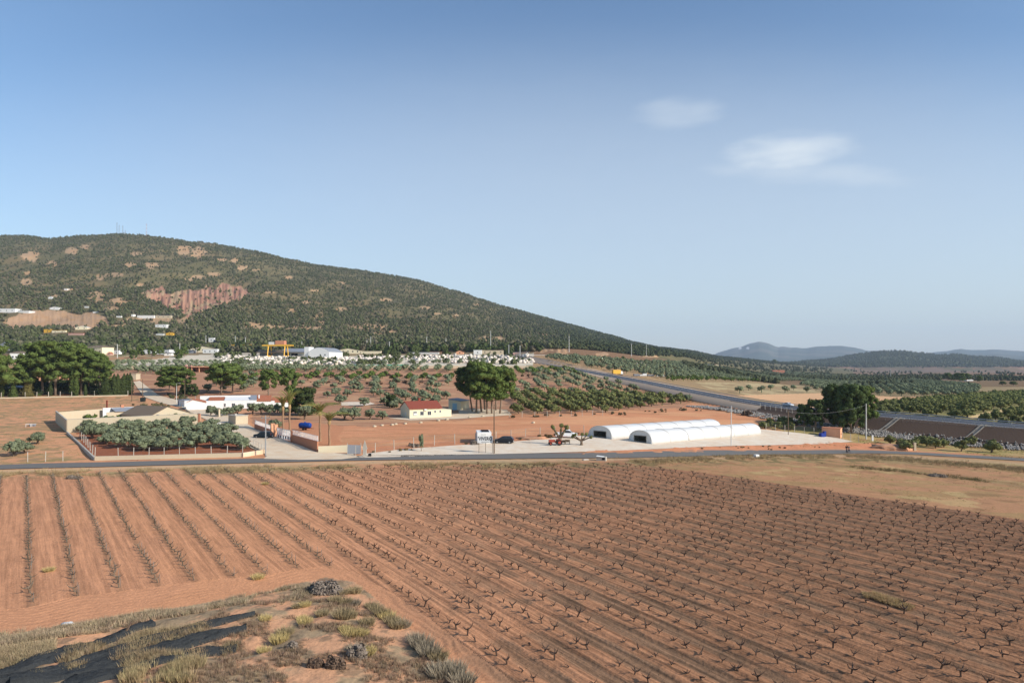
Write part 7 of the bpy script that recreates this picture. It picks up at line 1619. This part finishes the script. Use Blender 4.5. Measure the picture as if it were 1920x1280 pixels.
# pruned old olives in the yard
def old_olive(u, v, hpx, lab, seed, wide):
    p = G(u, v); s = H(hpx, p.y) / 3.2; rng = np.random.default_rng(seed); t = thing('old_olive_tree', lab, 'olive tree', p + Vector((0, 0, .1))); m = MB(); L = []
    m.tube([(0, 0, -.2), (.05, 0, .5 * s), (0, .05, .95 * s)], [.36 * s, .24 * s, .26 * s], 9)
    for i in range(5 if wide else 3):
        a = (i - (2 if wide else 1)) * (.62 if wide else .42) + math.pi / 2 + rng.uniform(-.15, .15); yy = rng.uniform(-.5, .5); r = (1.7 if wide else 1.9) * s
        if wide: e = (r * math.cos(a) * 1.1, yy, (1.5 + .5 * math.sin(a)) * s)
        else: e = (r * math.cos(a), yy, (.9 + 1.7 * math.sin(a)) * s)
        mid = (e[0] * .5, yy * .5, (.95 * s + e[2]) * .48); m.tube([(0, 0, .85 * s), mid, e], [.19 * s, .14 * s, .10 * s], 7)
        for k in range(3): L.append((e[0] + rng.uniform(-.25, .25), e[1] + rng.uniform(-.2, .2), e[2] + rng.uniform(-.1, .35) * s, .26 * s, .26 * s, .28 * s))
        if not wide:
            for q in (.45, .7): L.append((e[0] * q, e[1] * q, .9 * s + (e[2] - .9 * s) * q, .22, .22, .26))
    m.build('trunk', M['bark'], t, smooth=True); V, T = leafy(L, 60, .09, rng); npmesh('crown', V, T, M['olive_y'], t)
old_olive(1050, 834, 42, 'pruned old olive opening in a V behind the red tractor', 2, False); old_olive(1090, 835, 30, 'pruned old olive with a knotty candelabra trunk before the farther tunnel', 3, True)
# ---- two people walking on the road
M['skin'] = material('skin', srgb(196, 146, 118), .6); M['hair'] = material('dark_hair', srgb(46, 36, 30), .8); M['cloth_dark'] = material('black_jacket', srgb(34, 30, 34), .9); M['cloth_grey'] = material('grey_brown_jacket', srgb(96, 84, 84), .9); M['jeans'] = material('dark_blue_trousers', srgb(32, 38, 54), .9)
def person(p, rz, lab, jacket, stride, h=1.72):
    def skin(name, P, E, Rr, mat, par, sub=2):
        me = bpy.data.meshes.new(name); me.from_pydata(P, E, []); me.update(); o = bpy.data.objects.new(name, me); C.objects.link(o); o.parent = par; me.materials.append(mat)
        md = o.modifiers.new('skin', 'SKIN'); md.use_smooth_shade = True; md.branch_smoothing = .6
        for v_, r in zip(me.skin_vertices[0].data, Rr): v_.radius = r if isinstance(r, tuple) else (r, r)
        me.skin_vertices[0].data[0].use_root = True; s_ = o.modifiers.new('sub', 'SUBSURF'); s_.levels = s_.render_levels = sub; return o
    t = thing('person', lab, 'person', p, rz); s = stride; k = h / 1.72
    P = [(0, 0, .93), (0, 0, 1.1), (0, .0, 1.28), (0, 0, 1.42), (0, 0, 1.5), (0, .02, 1.56), (0, .03, 1.64), (0, .02, 1.70)]; E = [(i, i + 1) for i in range(7)]; Rr = [(.15, .11), (.13, .10), (.16, .11), (.14, .09), .055, .065, .085, .06]
    for sd in (-1, 1):
        n = len(P); f = s * sd; P += [(sd * .09, 0, .86), (sd * .10, f * .16 + .02, .49), (sd * .10, f * .30 - (.06 if f < 0 else 0), .10), (sd * .10, f * .30 + .13, .04)]; E += [(0, n), (n, n + 1), (n + 1, n + 2), (n + 2, n + 3)]; Rr += [.095, .062, .043, .035]
        n = len(P); g_ = -f; P += [(sd * .19, 0, 1.40), (sd * .24, -.03 + g_ * .10, 1.13), (sd * .25, g_ * .22 + .04, .90), (sd * .245, g_ * .24 + .06, .83)]; E += [(3, n), (n, n + 1), (n + 1, n + 2), (n + 2, n + 3)]; Rr += [.058, .045, .032, .034]
        for q in range(5): m_ = len(P); ox = (q - 2) * .017; P += [(sd * .245 + ox * .4, g_ * .24 + .06 + ox, .80), (sd * .245 + ox * .5, g_ * .24 + .075 + ox * 1.2, .745 + abs(q - 2) * .008)]; E += [(n + 3, m_), (m_, m_ + 1)]; Rr += [.009, .007]
    P = [(a * k, b * k, c_ * k) for a, b, c_ in P]; skin('body', P, E, Rr, M['skin'], t)
    J = [(0, 0, .90), (0, 0, 1.1), (0, 0, 1.28), (0, 0, 1.42), (0, 0, 1.475)]; E = [(0, 1), (1, 2), (2, 3), (3, 4)]; Rj = [(.19, .145), (.165, .13), (.185, .135), (.16, .105), (.07, .07)]
    for sd in (-1, 1): n = len(J); g_ = -s * sd; J += [(sd * .20, 0, 1.39), (sd * .245, -.03 + g_ * .10, 1.13), (sd * .25, g_ * .20 + .03, .93)]; E += [(3, n), (n, n + 1), (n + 1, n + 2)]; Rj += [.078, .062, .05]
    skin('jacket', [(a * k, b * k, c_ * k) for a, b, c_ in J], E, Rj, jacket, t)
    J = [(0, 0, .95), (0, 0, .86)]; E = [(0, 1)]; Rj = [(.175, .135), (.17, .13)]
    for sd in (-1, 1): n = len(J); f = s * sd; J += [(sd * .10, 0, .78), (sd * .10, f * .16 + .02, .49), (sd * .10, f * .30 - (.06 if f < 0 else 0), .10)]; E += [(1, n), (n, n + 1), (n + 1, n + 2)]; Rj += [.115, .085, .062]
    skin('trousers', [(a * k, b * k, c_ * k) for a, b, c_ in J], E, Rj, M['jeans'], t)
    V, T = I3; V = V * np.array([.098, .11, .10]) * k + np.array([0, -.005, 1.665 * k]); keep = [f for f in T if V[list(f)][:, 2].mean() > 1.66 * k or V[list(f)][:, 1].mean() < -.02 and V[list(f)][:, 2].mean() > 1.58 * k]; npmesh('hair', V, np.array(keep), M['hair'], t, smooth=True)
    V, T = I2; m = MB()
    for x in (-.032, .032): m.box((x * k, .112 * k, 1.645 * k), (.018, .012, .012))
    m.build('eyes', M['hair'], t); MB().box((0, .118 * k, 1.615 * k), (.022, .035, .035), 0, .5).build('nose', M['skin'], t); MB().box((0, .105 * k, 1.58 * k), (.045, .02, .010)).build('mouth', M['rust'], t)
    m = MB()
    for sd in (-1, 1): f = s * sd; m.box((sd * .10 * k, (f * .30 + .07) * k, .045 * k), (.10, .27, .09), 0, .85); MB().box((sd * .095 * k, .01, 1.635 * k), (.02, .04, .06)).build('ear', M['skin'], t)
    m.build('shoes', M['tyre'], t)
person(G(1587.5, 848.6) + Vector((0, 0, .11)), R(196), 'person in a black jacket and dark trousers walking on the road', M['cloth_dark'], .8)
person(G(1591.8, 849.0) + Vector((0, 0, .11)), R(190), 'person in a grey-brown jacket walking beside the one in black', M['cloth_grey'], -.7, 1.68)
# ------------------------------------------------------------------ the air
bm = bmesh.new(); bmesh.ops.create_cube(bm, size=1.0); me = bpy.data.meshes.new('haze'); bm.to_mesh(me); bm.free()
hz = bpy.data.objects.new('haze', me); C.objects.link(hz); hz.scale = (44000, 15500, 900); hz.location = (0, 7000, 380)
hm = bpy.data.materials.new('thin_air'); hm.use_nodes = True; nt = hm.node_tree; nt.nodes.clear(); ou = nt.nodes.new('ShaderNodeOutputMaterial'); pv = nt.nodes.new('ShaderNodeVolumePrincipled')
pv.inputs['Color'].default_value = (.66, .80, .98, 1); pv.inputs['Density'].default_value = 6.6e-5; pv.inputs['Anisotropy'].default_value = .0
nt.links.new(pv.outputs[0], ou.inputs['Volume']); me.materials.append(hm); prop(hz, 'pale blue haze over the valley', None, kind='stuff')
